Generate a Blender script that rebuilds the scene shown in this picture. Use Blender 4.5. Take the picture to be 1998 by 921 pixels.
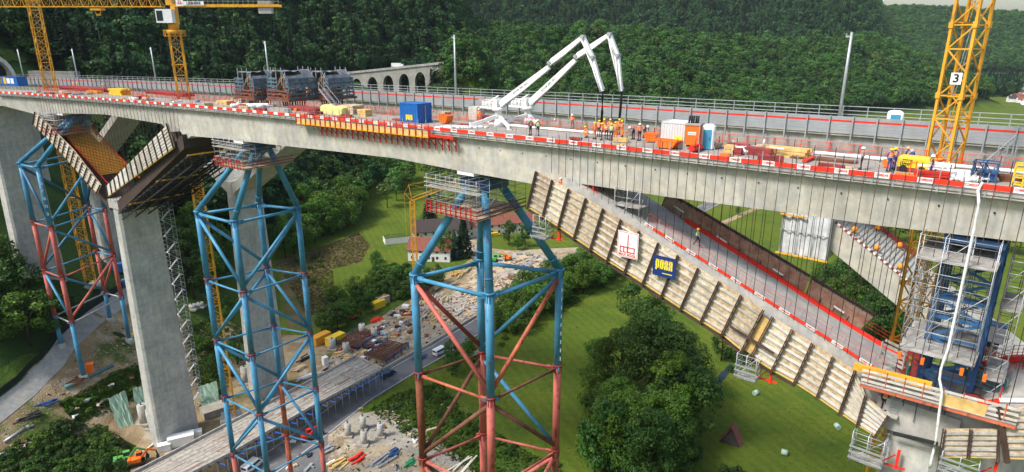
import bpy, bmesh, math, random
import numpy as np
from math import sin, cos, tan, pi, radians, sqrt, atan2
from mathutils import Vector, Matrix, noise
random.seed(7)
for o in list(bpy.data.objects): bpy.data.objects.remove(o)
SC = bpy.context.scene; COL = SC.collection
# ---------------------------------------------------------------- camera
F, PITCH, CX, CY, HC = 1250.0, radians(17.0), 999.0, 460.5, 90.0
cam = bpy.data.cameras.new('camera'); camo = bpy.data.objects.new('camera', cam); COL.objects.link(camo)
camo.location = (0, 0, HC); camo.rotation_euler = (pi/2 - PITCH, 0, 0)
cam.sensor_width = 36; cam.lens = 36*F/1998; cam.clip_start = .5; cam.clip_end = 12000
SC.camera = camo
# ---------------------------------------------------------------- world and sun
SUN_EL, SUN_AZ = radians(50), atan2(-.42, -.85)      # direction towards the sun in the ground plane
w = bpy.data.worlds.new('World'); SC.world = w; w.use_nodes = True
nt = w.node_tree; bg = nt.nodes['Background']
sky = nt.nodes.new('ShaderNodeTexSky'); sky.sky_type = 'NISHITA'; sky.sun_disc = False
sky.sun_elevation = SUN_EL; sky.sun_rotation = pi/2 - SUN_AZ
sky.air_density = 1.2; sky.dust_density = 3.0; sky.ozone_density = 1.0
hs = nt.nodes.new('ShaderNodeHueSaturation'); hs.inputs['Saturation'].default_value = .95
nt.links.new(sky.outputs[0], hs.inputs['Color']); nt.links.new(hs.outputs[0], bg.inputs[0])
bg.inputs[1].default_value = .12
sl = bpy.data.lights.new('sun', 'SUN'); sl.energy = 2.3; sl.angle = radians(12); sl.color = (1, .97, .92)
so = bpy.data.objects.new('sun', sl); COL.objects.link(so)
dv = Vector((cos(SUN_AZ)*cos(SUN_EL), sin(SUN_AZ)*cos(SUN_EL), sin(SUN_EL)))
so.rotation_euler = dv.to_track_quat('Z', 'Y').to_euler(); so.location = (0, 0, 300)
vs = SC.view_settings; vs.view_transform = 'Standard'; vs.look = 'None'; vs.gamma = 1; vs.exposure = 0.98
vs.use_curve_mapping = False
SC.render.engine = 'CYCLES'
# ---------------------------------------------------------------- pixel / world helpers (survey of the photograph)
SP, CP = sin(PITCH), cos(PITCH)
def ray(x, y):
    u = (x-CX)/F; v = (y-CY)/F
    return np.array([u, CP - v*SP, -(SP + v*CP)])
def onz(x, y, z):
    r = ray(x, y); return Vector(r*((z-HC)/r[2])) + Vector((0, 0, HC))
QA, QB, QC_, GR = -9.5021667e-04, -8.08848848e-01, 67.9800934, .014
def q(X): return QA*X*X + QB*X + QC_
def dq(X): return 2*QA*X + QB
def zdk(X): return 80.5 - GR*(33-X)
def D(X, t=0, dz=0):            # point on the front bridge: X station, t across (0 = near edge), dz above deck
    d = dq(X); n = 1/sqrt(1+d*d)
    return Vector((X - d*n*t, q(X) + n*t, zdk(X)+dz))
def head(X): return atan2(dq(X), 1)
def tt(P):
    X = P[0]
    for i in range(6):
        d = dq(X); X += ((P[0]-X)+d*(P[1]-q(X)))/(1+d*d)
    d = dq(X); n = 1/sqrt(1+d*d)
    return (P[0]-X)*(-d*n) + (P[1]-q(X))*n, X
def dp(x, y, dz=0):             # pixel -> point at deck level + dz
    r = ray(x, y); k = (80.5-HC+dz-GR*33)/(r[2]-GR*r[0]); return Vector(r*k) + Vector((0, 0, HC))
def ont(x, y, t, near=5):       # pixel -> point on the vertical surface at t across
    r = ray(x, y); k = near; prev = tt(r*k)[0]-t
    while k < 700:
        k2 = k+2; c = tt(r*k2)[0]-t
        if c*prev <= 0: break
        prev = c; k = k2
    lo, hi = k, k+2
    for i in range(24):
        m = (lo+hi)/2
        if (tt(r*m)[0]-t)*prev > 0: lo = m
        else: hi = m
    return Vector(r*lo) + Vector((0, 0, HC))
def onplane(x, y, A, B):        # pixel -> vertical plane through A and B
    r = Vector(ray(x, y)); n = (B-A).cross(Vector((0, 0, 1))); C0 = Vector((0, 0, HC))
    return C0 + r*((A-C0).dot(n)/r.dot(n))
# terrain
FOOT = np.array([(-230,-200),(-190,-60),(-146,20),(-104,90),(-85,122),(-75,152),(-80,190),(-87,230),(-88,330),(-64,430),(-10,490),(90,530),(220,610),(400,730),(600,845),(705,925),(745,1010),(735,1150),(690,1300)], float)
def sdist(X, Y):
    X = np.asarray(X, float); Y = np.asarray(Y, float); best = np.full(X.shape, 1e9); sg = np.ones(X.shape)
    for a, b in zip(FOOT[:-1], FOOT[1:]):
        ab = b-a; L = (ab**2).sum(); u = np.clip(((X-a[0])*ab[0]+(Y-a[1])*ab[1])/L, 0, 1)
        dx = X-(a[0]+u*ab[0]); dy = Y-(a[1]+u*ab[1]); d = np.hypot(dx, dy)
        cr = ab[0]*(Y-a[1])-ab[1]*(X-a[0]); m = d < best-1e-6
        best = np.where(m, d, best); sg = np.where(m, np.sign(cr), sg)
    return best*sg
def sst(a, b, x):
    u = np.clip((x-a)/(b-a), 0, 1); return u*u*(3-2*u)
def hgt(X, Y):
    X = np.asarray(X, float); Y = np.asarray(Y, float); d = sdist(X, Y)
    az = X/np.maximum(np.abs(Y), 1)
    e = np.maximum(d, 0)
    near = sst(230, 180, np.hypot(X+110, Y-165)*1.0+80)         # the gentler bench under the left towers
    A = np.where(e < 14, e*e*.02, 3.9+(e-14)*.80)
    A = np.minimum(A, 200+8*np.sin(X*.013)+.02*e)
    B = np.minimum(e*.45, 76+6*np.sin(X*.011+1)+4*np.sin(Y*.017)) 
    w_ = sst(-.16, -.03, az)*sst(300, 420, Y)
    h = A*(1-w_)+B*w_
    h = h+sst(30, 90, d)*(5*np.sin(X*.055+1.3*np.sin(Y*.031))*np.sin(Y*.047+X*.013)+3*np.sin(X*.11+Y*.09))
    h = h+70*np.exp(-((X+32)**2+(Y-496)**2)/31.0**2)*sst(400, 430, Y)
    h2 = np.clip(np.minimum((Y-1060-.12*X)*.55, (.592*Y-X)*1.6), 0, 192+6*np.sin(X*.008))
    far = Y-1500-.10*X
    h3 = np.clip(far*.36, 0, 158+14*np.sin(X*.0021+.4)+5*np.sin(X*.011))*sst(-600, 400, X)
    # tunnel bench on the left at deck level
    h = np.maximum(np.maximum(h, h2), h3)
    # cutting towards the tunnel portal
    c = sst(60, 30, np.hypot((X+186)*.8, (Y-226)))
    h = h*(1-c)+np.minimum(h, 73.0)*c
    return h
def hz(x, y): return float(hgt(np.array([x]), np.array([y]))[0])
def G(x, y, off=0.0):           # pixel -> terrain
    r = ray(x, y); ks = np.concatenate([np.arange(60, 500, 1.0), np.arange(500, 3000, 5.0)])
    P = r[None, :]*ks[:, None]; z = P[:, 2]+HC-hgt(P[:, 0], P[:, 1])
    i = np.argmax(z < 0) or len(ks)-1
    k = ks[i-1]+(ks[i]-ks[i-1])*z[i-1]/max(z[i-1]-z[i], 1e-6)
    return Vector(r*k)+Vector((0, 0, HC+off))
# ---------------------------------------------------------------- mesh builder and object bookkeeping
Zv = Vector((0, 0, 1))
class MB:
    def __init__(s): s.v = []; s.f = []; s.s = []
    def add(s, vs_, fs, sm=False):
        n = len(s.v); s.v += [tuple(p) for p in vs_]; s.f += [tuple(i+n for i in f) for f in fs]
        s.s += ([sm]*len(fs) if isinstance(sm, bool) else list(sm)); return s
    def box(s, c, d, rz=0, M=None):
        c = Vector(c); vs_ = []
        for sx in (-.5, .5):
            for sy in (-.5, .5):
                for sz in (-.5, .5):
                    p = Vector((sx*d[0], sy*d[1], sz*d[2]))
                    if M is not None: p = M @ p
                    elif rz: p = Vector((p.x*cos(rz)-p.y*sin(rz), p.x*sin(rz)+p.y*cos(rz), p.z))
                    vs_.append(c+p)
        return s.add(vs_, [(0,1,3,2),(4,6,7,5),(0,4,5,1),(2,3,7,6),(0,2,6,4),(1,5,7,3)])
    def bar(s, a, b, w, h=None, up=Zv):
        a = Vector(a); b = Vector(b); h = h or w; d = (b-a)
        if d.length < 1e-5: return s
        d.normalize()
        sd = d.cross(up)
        if sd.length < 1e-3: sd = d.cross(Vector((1, 0, 0)))
        sd.normalize(); u = sd.cross(d); sd *= w/2; u *= h/2
        vs_ = [a-sd-u, a+sd-u, a+sd+u, a-sd+u, b-sd-u, b+sd-u, b+sd+u, b-sd+u]
        return s.add(vs_, [(0,3,2,1),(4,5,6,7),(0,1,5,4),(1,2,6,5),(2,3,7,6),(3,0,4,7)])
    def tube(s, a, b, r, n=8, r2=None, caps=True):
        a = Vector(a); b = Vector(b); r2 = r if r2 is None else r2; d = b-a
        if d.length < 1e-5: return s
        d.normalize(); sd = d.cross(Zv)
        if sd.length < 1e-3: sd = Vector((1, 0, 0))
        sd.normalize(); u = sd.cross(d); vs_ = []
        for P, R in ((a, r), (b, r2)):
            for i in range(n):
                t = 2*pi*i/n; vs_.append(P+(sd*cos(t)+u*sin(t))*R)
        fs = [(i, (i+1) % n, n+(i+1) % n, n+i) for i in range(n)]; sm = [True]*n
        if caps: fs += [tuple(range(n-1, -1, -1)), tuple(range(n, 2*n))]; sm += [False, False]
        return s.add(vs_, fs, sm)
    def path(s, pts, r, n=6):
        pts = [Vector(p) for p in pts]; vs_ = []; m = len(pts); rr = r if hasattr(r, '__len__') else [r]*m
        for k, p in enumerate(pts):
            d = (pts[min(k+1, m-1)]-pts[max(k-1, 0)]).normalized(); sd = d.cross(Zv)
            if sd.length < 1e-3: sd = Vector((1, 0, 0))
            sd.normalize(); u = sd.cross(d)
            for i in range(n):
                t = 2*pi*i/n; vs_.append(p+(sd*cos(t)+u*sin(t))*rr[k])
        fs = [(k*n+i, k*n+(i+1) % n, (k+1)*n+(i+1) % n, (k+1)*n+i) for k in range(m-1) for i in range(n)]
        sm = [True]*len(fs); fs += [tuple(range(n-1, -1, -1)), tuple(range((m-1)*n, m*n))]; sm += [False]*2
        return s.add(vs_, fs, sm)
    def quad(s, a, b, c, d): return s.add([a, b, c, d], [(0, 1, 2, 3)])
    def slab(s, a, b, c, d, th):    # quad with thickness along its normal
        a, b, c, d = [Vector(p) for p in (a, b, c, d)]; n = (b-a).cross(d-a).normalized()*th
        return s.add([a, b, c, d, a+n, b+n, c+n, d+n], [(3,2,1,0),(4,5,6,7),(0,1,5,4),(1,2,6,5),(2,3,7,6),(3,0,4,7)])
    def loft(s, rings, closed=True, caps=True):
        m = len(rings[0]); vs_ = [p for r in rings for p in r]; fs = []
        for k in range(len(rings)-1):
            for i in range(m if closed else m-1):
                j = (i+1) % m; fs.append((k*m+i, k*m+j, (k+1)*m+j, (k+1)*m+i))
        if caps: fs += [tuple(range(m-1, -1, -1)), tuple(range((len(rings)-1)*m, len(rings)*m))]
        return s.add(vs_, fs)
    def ball(s, c, r, n=8, m=5, sq=(1, 1, 1), jit=0):
        c = Vector(c); vs_ = [c+Vector((0, 0, -r*sq[2]))]
        for k in range(1, m):
            a = -pi/2+pi*k/m
            for i in range(n):
                t = 2*pi*i/n; jj = 1+random.uniform(-jit, jit)
                vs_.append(c+Vector((r*cos(a)*cos(t)*sq[0], r*cos(a)*sin(t)*sq[1], r*sin(a)*sq[2]))*jj)
        vs_.append(c+Vector((0, 0, r*sq[2]))); fs = [(0, 1+(i+1) % n, 1+i) for i in range(n)]
        for k in range(m-2):
            for i in range(n):
                a = 1+k*n; fs.append((a+i, a+(i+1) % n, a+n+(i+1) % n, a+n+i))
        L = len(vs_)-1; a = 1+(m-2)*n; fs += [(a+i, a+(i+1) % n, L) for i in range(n)]
        return s.add(vs_, fs, True)
XF = {}                            # world -> local matrices of the things
def tag(o, label=None, cat=None, group=None, kind=None):
    if label: o['label'] = label
    if cat: o['category'] = cat
    if group: o['group'] = group
    if kind: o['kind'] = kind
    return o
def thing(name, label, cat, loc=(0, 0, 0), rz=0, group=None, scale=1):
    o = bpy.data.objects.new(name, None); COL.objects.link(o); o.empty_display_size = .3
    o.location = loc; o.rotation_euler = (0, 0, rz); o.scale = (scale,)*3
    XF[o.name] = (Matrix.Translation(Vector(loc)) @ Matrix.Rotation(rz, 4, 'Z') @ Matrix.Scale(scale, 4)).inverted()
    return tag(o, label, cat, group)
def mesh(name, mb, m):
    me = bpy.data.meshes.new(name); me.from_pydata(mb.v, [], mb.f)
    if mb.s: me.polygons.foreach_set('use_smooth', mb.s)
    for x in (m if isinstance(m, (list, tuple)) else [m]): me.materials.append(x)
    me.update(); return me
def part(name, mb, m, parent=None, world=False, label=None):
    """mesh object; world=True: coordinates are world ones and are brought into the parent's frame"""
    if world and parent is not None:
        M = XF[parent.name]; mb.v = [tuple(M @ Vector(p)) for p in mb.v]
    o = bpy.data.objects.new(name, mesh(name, mb, m)); COL.objects.link(o)
    if parent is not None:
        o.parent = parent; XF[o.name] = XF[parent.name]
    if label: o['label'] = label
    return o
def solo(name, mb, m, label, cat, group=None, kind=None):
    """a thing of a single mesh; world coordinates, origin moved to its base"""
    a = np.array(mb.v); c = (a.min(0)+a.max(0))/2; c[2] = a[:, 2].min()
    mb.v = [tuple(p-c) for p in a]; o = part(name, mb, m); o.location = c
    return tag(o, label, cat, group, kind)
def dup(src, loc=None, rz=None, label=None, scale=None, group=None):
    def rec(o, par):
        c = o.copy(); COL.objects.link(c); c.parent = par
        for ch in o.children: rec(ch, c)
        return c
    r = rec(src, None)
    if loc is not None: r.location = loc
    if rz is not None: r.rotation_euler = (0, 0, rz)
    if scale is not None: r.scale = (scale,)*3 if not hasattr(scale, '__len__') else scale
    if label: r['label'] = label
    if group: r['group'] = group
    return r
# ---------------------------------------------------------------- materials
MATS = {}
def mat(name, col, rough=.7, metal=0, var=.25, sc=1.0, bump=0.0, col2=None, sc2=None, spec=.3, wn=None, stretch=None, rnd=0, emit=0):
    if name in MATS: return MATS[name]
    m = bpy.data.materials.new(name); m.use_nodes = True; t = m.node_tree; L = t.links.new; N = t.nodes.new
    b = t.nodes['Principled BSDF']; b.inputs['Roughness'].default_value = rough; b.inputs['Metallic'].default_value = metal
    b.inputs['Specular IOR Level'].default_value = spec
    tc = N('ShaderNodeTexCoord'); mp = N('ShaderNodeMapping'); L(tc.outputs['Object'], mp.inputs[0])
    if stretch: mp.inputs['Scale'].default_value = stretch
    n1 = N('ShaderNodeTexNoise'); n1.inputs['Scale'].default_value = sc; n1.inputs['Detail'].default_value = 6; n1.inputs['Roughness'].default_value = .65
    L(mp.outputs[0], n1.inputs['Vector'])
    r = N('ShaderNodeValToRGB'); r.color_ramp.elements[0].position = .32; r.color_ramp.elements[1].position = .68
    c = Vector(col); c2 = Vector(col2) if col2 else c*(1-var)
    r.color_ramp.elements[0].color = (*c2, 1); r.color_ramp.elements[1].color = (*(c*(1+var*.35)), 1)
    L(n1.outputs['Fac'], r.inputs[0]); out = r.outputs[0]
    if rnd:
        oi = N('ShaderNodeObjectInfo'); h = N('ShaderNodeHueSaturation')
        mr = N('ShaderNodeMapRange'); mr.inputs[3].default_value = 1-rnd; mr.inputs[4].default_value = 1+rnd
        L(oi.outputs['Random'], mr.inputs[0]); L(mr.outputs[0], h.inputs['Value'])
        m2 = N('ShaderNodeMath'); m2.operation = 'MULTIPLY'; m2.inputs[1].default_value = 7.31; m3 = N('ShaderNodeMath'); m3.operation = 'FRACT'
        L(oi.outputs['Random'], m2.inputs[0]); L(m2.outputs[0], m3.inputs[0])
        mh = N('ShaderNodeMapRange'); mh.inputs[3].default_value = .485; mh.inputs[4].default_value = .515
        L(m3.outputs[0], mh.inputs[0]); L(mh.outputs[0], h.inputs['Hue']); L(out, h.inputs['Color']); out = h.outputs[0]
    L(out, b.inputs['Base Color'])
    if bump:
        bp = N('ShaderNodeBump'); bp.inputs['Strength'].default_value = bump; bp.inputs['Distance'].default_value = .05
        n2 = N('ShaderNodeTexNoise'); n2.inputs['Scale'].default_value = (sc2 or sc*5); n2.inputs['Detail'].default_value = 4
        L(tc.outputs['Object'], n2.inputs['Vector']); L(n2.outputs['Fac'], bp.inputs['Height']); L(bp.outputs[0], b.inputs['Normal'])
    if emit:
        b.inputs['Emission Color'].default_value = (*col, 1); b.inputs['Emission Strength'].default_value = emit
    MATS[name] = m; return m
def layered(name, cols, scales, rough=.9, bump=.4, bsc=3, thr=(.5, .5), soft=.08, spec=.15, extra=None):
    """base colour with successive noise-masked layers of other colours"""
    m = bpy.data.materials.new(name); m.use_nodes = True; t = m.node_tree; L = t.links.new; N = t.nodes.new
    b = t.nodes['Principled BSDF']; b.inputs['Roughness'].default_value = rough; b.inputs['Specular IOR Level'].default_value = spec
    g = N('ShaderNodeNewGeometry'); cur = None
    for i, c in enumerate(cols):
        if i == 0: cur = N('ShaderNodeRGB'); cur.outputs[0].default_value = (*c, 1); cur = cur.outputs[0]; continue
        n = N('ShaderNodeTexNoise'); n.inputs['Scale'].default_value = scales[i-1]; n.inputs['Detail'].default_value = 7; n.inputs['Roughness'].default_value = .6
        mp = N('ShaderNodeMapping'); mp.inputs['Location'].default_value = (i*13.7, i*5.1, 0); L(g.outputs['Position'], mp.inputs[0]); L(mp.outputs[0], n.inputs['Vector'])
        r = N('ShaderNodeMapRange'); th = thr[i-1]; r.inputs[1].default_value = th-soft; r.inputs[2].default_value = th+soft
        L(n.outputs['Fac'], r.inputs[0]); mx = N('ShaderNodeMix'); mx.data_type = 'RGBA'
        L(r.outputs[0], mx.inputs[0]); L(cur, mx.inputs[6]); mx.inputs[7].default_value = (*c, 1); cur = mx.outputs[2]
    L(cur, b.inputs['Base Color'])
    n = N('ShaderNodeTexNoise'); n.inputs['Scale'].default_value = bsc; n.inputs['Detail'].default_value = 5; L(g.outputs['Position'], n.inputs['Vector'])
    if extra:        # mowing swaths
        wv = N('ShaderNodeTexWave'); wv.inputs['Scale'].default_value = .11; wv.inputs['Distortion'].default_value = 1.5; wv.inputs['Detail'].default_value = 2; wv.inputs['Detail Scale'].default_value = .3
        mp = N('ShaderNodeMapping'); mp.inputs['Rotation'].default_value = (0, 0, extra); L(g.outputs['Position'], mp.inputs[0]); L(mp.outputs[0], wv.inputs['Vector'])
        r = N('ShaderNodeMapRange'); r.inputs[3].default_value = .92; r.inputs[4].default_value = 1.05; L(wv.outputs['Fac'], r.inputs[0]); mx = N('ShaderNodeMix'); mx.data_type = 'RGBA'; mx.blend_type = 'MULTIPLY'; mx.inputs[0].default_value = 1
        L(cur, mx.inputs[6]); L(r.outputs[0], mx.inputs[7]); cur = mx.outputs[2]; L(cur, b.inputs['Base Color'])
    bp = N('ShaderNodeBump'); bp.inputs['Strength'].default_value = bump; bp.inputs['Distance'].default_value = .3
    L(n.outputs['Fac'], bp.inputs['Height']); L(bp.outputs[0], b.inputs['Normal'])
    MATS[name] = m; return m
def concrete(name, col, joint=0, vjoint=0, streak=.5, bump=.15):
    """board-marked concrete with pour joints (horizontal every `joint` m), streaks and blotches"""
    m = bpy.data.materials.new(name); m.use_nodes = True; t = m.node_tree; L = t.links.new; N = t.nodes.new
    b = t.nodes['Principled BSDF']; b.inputs['Roughness'].default_value = .85; b.inputs['Specular IOR Level'].default_value = .2
    g = N('ShaderNodeNewGeometry')
    def nz(sc, vec=(1, 1, 1), det=6):
        mp = N('ShaderNodeMapping'); mp.inputs['Scale'].default_value = vec; L(g.outputs['Position'], mp.inputs[0])
        n = N('ShaderNodeTexNoise'); n.inputs['Scale'].default_value = sc; n.inputs['Detail'].default_value = det; n.inputs['Roughness'].default_value = .65
        L(mp.outputs[0], n.inputs['Vector']); return n.outputs['Fac']
    def mr(x, a, b_, c, d):
        r = N('ShaderNodeMapRange'); L(x, r.inputs[0])
        for i, k in enumerate((a, b_, c, d)): r.inputs[i+1].default_value = k
        return r.outputs[0]
    def mul(x, y):
        r = N('ShaderNodeMath'); r.operation = 'MULTIPLY'; L(x, r.inputs[0]); L(y, r.inputs[1]); return r.outputs[0]
    v = mul(mr(nz(.25), .35, .65, .80, 1.1), mr(nz(1.6, (1, 1, .12)), .3, .7, 1-.35*streak, 1.08))
    v = mul(v, mr(nz(1.1, (1, 1, 1), 9), .42, .60, .88, 1.04)); v = mul(v, mr(nz(9), .3, .7, .93, 1.05))
    if joint:
        sp = N('ShaderNodeSeparateXYZ'); L(g.outputs['Position'], sp.inputs[0]); a = N('ShaderNodeMath'); a.operation = 'DIVIDE'; a.inputs[1].default_value = joint
        L(sp.outputs[2], a.inputs[0]); f = N('ShaderNodeMath'); f.operation = 'FRACT'; L(a.outputs[0], f.inputs[0]); v = mul(v, mr(f.outputs[0], 0, .03, .72, 1))
    if vjoint:
        sp = N('ShaderNodeSeparateXYZ'); L(g.outputs['Position'], sp.inputs[0]); a = N('ShaderNodeMath'); a.operation = 'DIVIDE'; a.inputs[1].default_value = vjoint
        L(sp.outputs[0], a.inputs[0]); f = N('ShaderNodeMath'); f.operation = 'FRACT'; L(a.outputs[0], f.inputs[0]); v = mul(v, mr(f.outputs[0], 0, .02, .86, 1))
    mx = N('ShaderNodeMix'); mx.data_type = 'RGBA'; mx.inputs[0].default_value = 1; mx.blend_type = 'MULTIPLY'
    tint = N('ShaderNodeMix'); tint.data_type = 'RGBA'; L(mr(nz(.5), .4, .6, 0, 1), tint.inputs[0])
    tint.inputs[6].default_value = (*col, 1); tint.inputs[7].default_value = (col[0]*1.04, col[1]*.99, col[2]*.90, 1)
    L(tint.outputs[2], mx.inputs[6]); L(v, mx.inputs[7]); L(mx.outputs[2], b.inputs['Base Color'])
    bp = N('ShaderNodeBump'); bp.inputs['Strength'].default_value = bump; bp.inputs['Distance'].default_value = .08
    L(nz(4), bp.inputs['Height']); L(bp.outputs[0], b.inputs['Normal']); MATS[name] = m; return m
def paint(name, col, rust=(.13, .045, .025), amt=.62, rough=.42, fade=.35):
    """site paint: faded broad patches, scuffs and rust spots"""
    m = mat(name, col, rough, var=fade, sc=.35, bump=.12, sc2=3, col2=tuple(c*.62+.012 for c in col)); t = m.node_tree; N = t.nodes.new; L = t.links.new; b = t.nodes['Principled BSDF']; cur = b.inputs['Base Color'].links[0].from_socket
    tc = N('ShaderNodeTexCoord')
    for k, (c, sc_, th, st_, so_) in enumerate(((rust, 1.3, amt, (1, 1, .5), .03), (tuple(min(1, x*1.5+.12) for x in col), 2.2, .66, (1, 1, .25), .05), (rust, 5.0, .70, (1, 1, 1), .02))):
        mp = N('ShaderNodeMapping'); mp.inputs['Scale'].default_value = st_; mp.inputs['Location'].default_value = (k*7.7, k*3.1, k*1.3); n = N('ShaderNodeTexNoise'); n.inputs['Scale'].default_value = sc_; n.inputs['Detail'].default_value = 8; n.inputs['Roughness'].default_value = .7
        L(tc.outputs['Object'], mp.inputs[0]); L(mp.outputs[0], n.inputs['Vector']); r = N('ShaderNodeMapRange'); r.inputs[1].default_value = th-so_; r.inputs[2].default_value = th+so_; L(n.outputs['Fac'], r.inputs[0])
        sc2_ = N('ShaderNodeMath'); sc2_.operation = 'MULTIPLY'; sc2_.inputs[1].default_value = .75 if k != 1 else .35; L(r.outputs[0], sc2_.inputs[0])
        mx = N('ShaderNodeMix'); mx.data_type = 'RGBA'; L(sc2_.outputs[0], mx.inputs[0]); L(cur, mx.inputs[6]); mx.inputs[7].default_value = (*c, 1); cur = mx.outputs[2]
    L(cur, b.inputs['Base Color']); return m
def leafmat(name, col, rnd=.3):
    m = mat(name, col, rough=.6, var=.45, sc=.6, rnd=rnd, spec=.25)
    t = m.node_tree; b = t.nodes['Principled BSDF']; tr = t.nodes.new('ShaderNodeBsdfTranslucent'); mx = t.nodes.new('ShaderNodeMixShader')
    src = b.inputs['Base Color'].links[0].from_socket; t.links.new(src, tr.inputs[0]); mx.inputs[0].default_value = .25
    t.links.new(b.outputs[0], mx.inputs[1]); t.links.new(tr.outputs[0], mx.inputs[2]); t.links.new(mx.outputs[0], t.nodes['Material Output'].inputs[0])
    return m
M_CON = concrete('girder_concrete', (.54, .53, .49), vjoint=4.0, streak=.45); M_CONP = concrete('pier_concrete', (.47, .475, .455), joint=5.0)
M_CON2 = concrete('old_concrete', (.44, .44, .41)); M_CONF = concrete('fresh_concrete', (.42, .42, .41), streak=.15)
M_DECK = concrete('deck_concrete', (.30, .275, .25), streak=.1)
M_GRASS = layered('meadow_grass', [(.080, .118, .010), (.104, .134, .012), (.062, .104, .010), (.122, .128, .022), (.052, .088, .010)], (.02, .06, .45, .9), thr=(.5, .55, .64, .60), bump=.9, bsc=1.4, extra=-.35)
M_ROAD = layered('asphalt', [(.15, .15, .15), (.11, .11, .112), (.20, .195, .185)], (.12, .5), thr=(.52, .62), bump=.1)
M_GRAV = layered('site_gravel', [(.36, .29, .195), (.25, .19, .12), (.42, .36, .27), (.13, .12, .06), (.19, .15, .10)], (.06, .22, .12, .9), thr=(.52, .56, .66, .62), soft=.05, bump=.8)
M_MUD = layered('dry_grass', [(.10, .085, .030), (.13, .10, .045), (.055, .075, .016), (.07, .05, .03)], (.05, .10, .35), thr=(.5, .56, .64))
M_EARTH = layered('sandy_earth', [(.33, .25, .145), (.24, .175, .095), (.37, .32, .24), (.085, .115, .025)], (.08, .3, .10), thr=(.5, .6, .60), soft=.05, bump=.8)
M_WEED = layered('rough_green', [(.05, .095, .012), (.075, .12, .018), (.035, .065, .010), (.14, .12, .05)], (.1, .4, .3), thr=(.5, .55, .72), bump=1.0, bsc=1.2)
M_FLOOR = layered('forest_floor', [(.022, .045, .010), (.030, .060, .012), (.018, .030, .010)], (.02, .1), thr=(.5, .55), bump=1.0)
M_YEL = paint('yellow_paint', (.78, .38, .03), amt=.66); M_BLUE = paint('blue_paint', (.065, .26, .43))
M_BLUE2 = paint('deep_blue_paint', (.035, .09, .22), amt=.68); M_PINK = paint('pink_primer', (.52, .125, .095), amt=.60, rough=.6)
M_RED = mat('red_paint', (.60, .035, .02), .5, var=.2); M_RUST = mat('brown_rust', (.17, .075, .045), .8, var=.5, sc=.9, bump=.2, col2=(.10, .035, .02))
M_DRED = mat('dark_red_steel', (.30, .05, .045), .6, var=.4, sc=1.5); M_ORED = paint('orange_red_primer', (.55, .14, .07), amt=.57, rough=.6)
M_STEEL = mat('galvanised_steel', (.42, .44, .45), .45, .4, var=.25); M_DARK = mat('dark_steel', (.035, .036, .04), .6, .2, var=.4)
M_WHT = mat('white_paint', (.78, .78, .76), .45, var=.12); M_RED2 = mat('bright_red', (.75, .035, .02), .45, var=.1)
M_WOOD = mat('formwork_timber', (.56, .46, .31), .8, var=.45, sc=2.6, bump=.3, col2=(.27, .18, .10)); M_SLAT = mat('grey_batten', (.56, .53, .47), .8, var=.3, sc=1.5)
M_PLY = mat('yellow_plywood', (.66, .44, .16), .7, var=.35, sc=1.2); M_BRN = mat('waler_steel', (.085, .050, .038), .7, var=.4)
M_GREYP = mat('grey_plank', (.40, .38, .35), .85, var=.45, sc=1.0, bump=.2); M_ORNG = mat('orange_paint', (.85, .17, .02), .5, var=.15)
M_BLK = mat('black_rubber', (.02, .02, .02), .7, var=.2); M_TARP = mat('dark_tarp', (.17, .18, .19), .35, var=.5, sc=1.2, bump=.5)
M_WTARP = mat('white_sheeting', (.62, .64, .66), .5, var=.3, sc=.6, bump=.8, sc2=1.5); M_GLASS = mat('dark_glass', (.03, .04, .05), .1, var=.1, spec=.6)
M_LAMP = mat('lamp_glow', (1, .95, .8), .5, emit=6)
M_BROOF = mat('roof_tile', (.22, .075, .05), .8, var=.35, sc=1.0, bump=.3); M_DROOF = mat('dark_roof_tile', (.06, .045, .04), .8, var=.35, sc=1.0)
M_PLAST = mat('house_plaster', (.62, .58, .46), .85, var=.1); M_CBLUE = mat('container_blue', (.02, .13, .42), .45, var=.15)
M_BARK = mat('bark', (.06, .045, .03), .9, var=.4, sc=3)
L_MID = leafmat('leaf_mid', (.072, .155, .016)); L_LIGHT = leafmat('leaf_light', (.088, .175, .016)); L_DARK = leafmat('leaf_dark', (.046, .108, .016)); L_CON = leafmat('needle_dark', (.018, .045, .018))
L_BLUE = leafmat('needle_blue', (.06, .10, .085), .1)
L_FAR = leafmat('leaf_far', (.062, .150, .024), .5)
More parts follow.
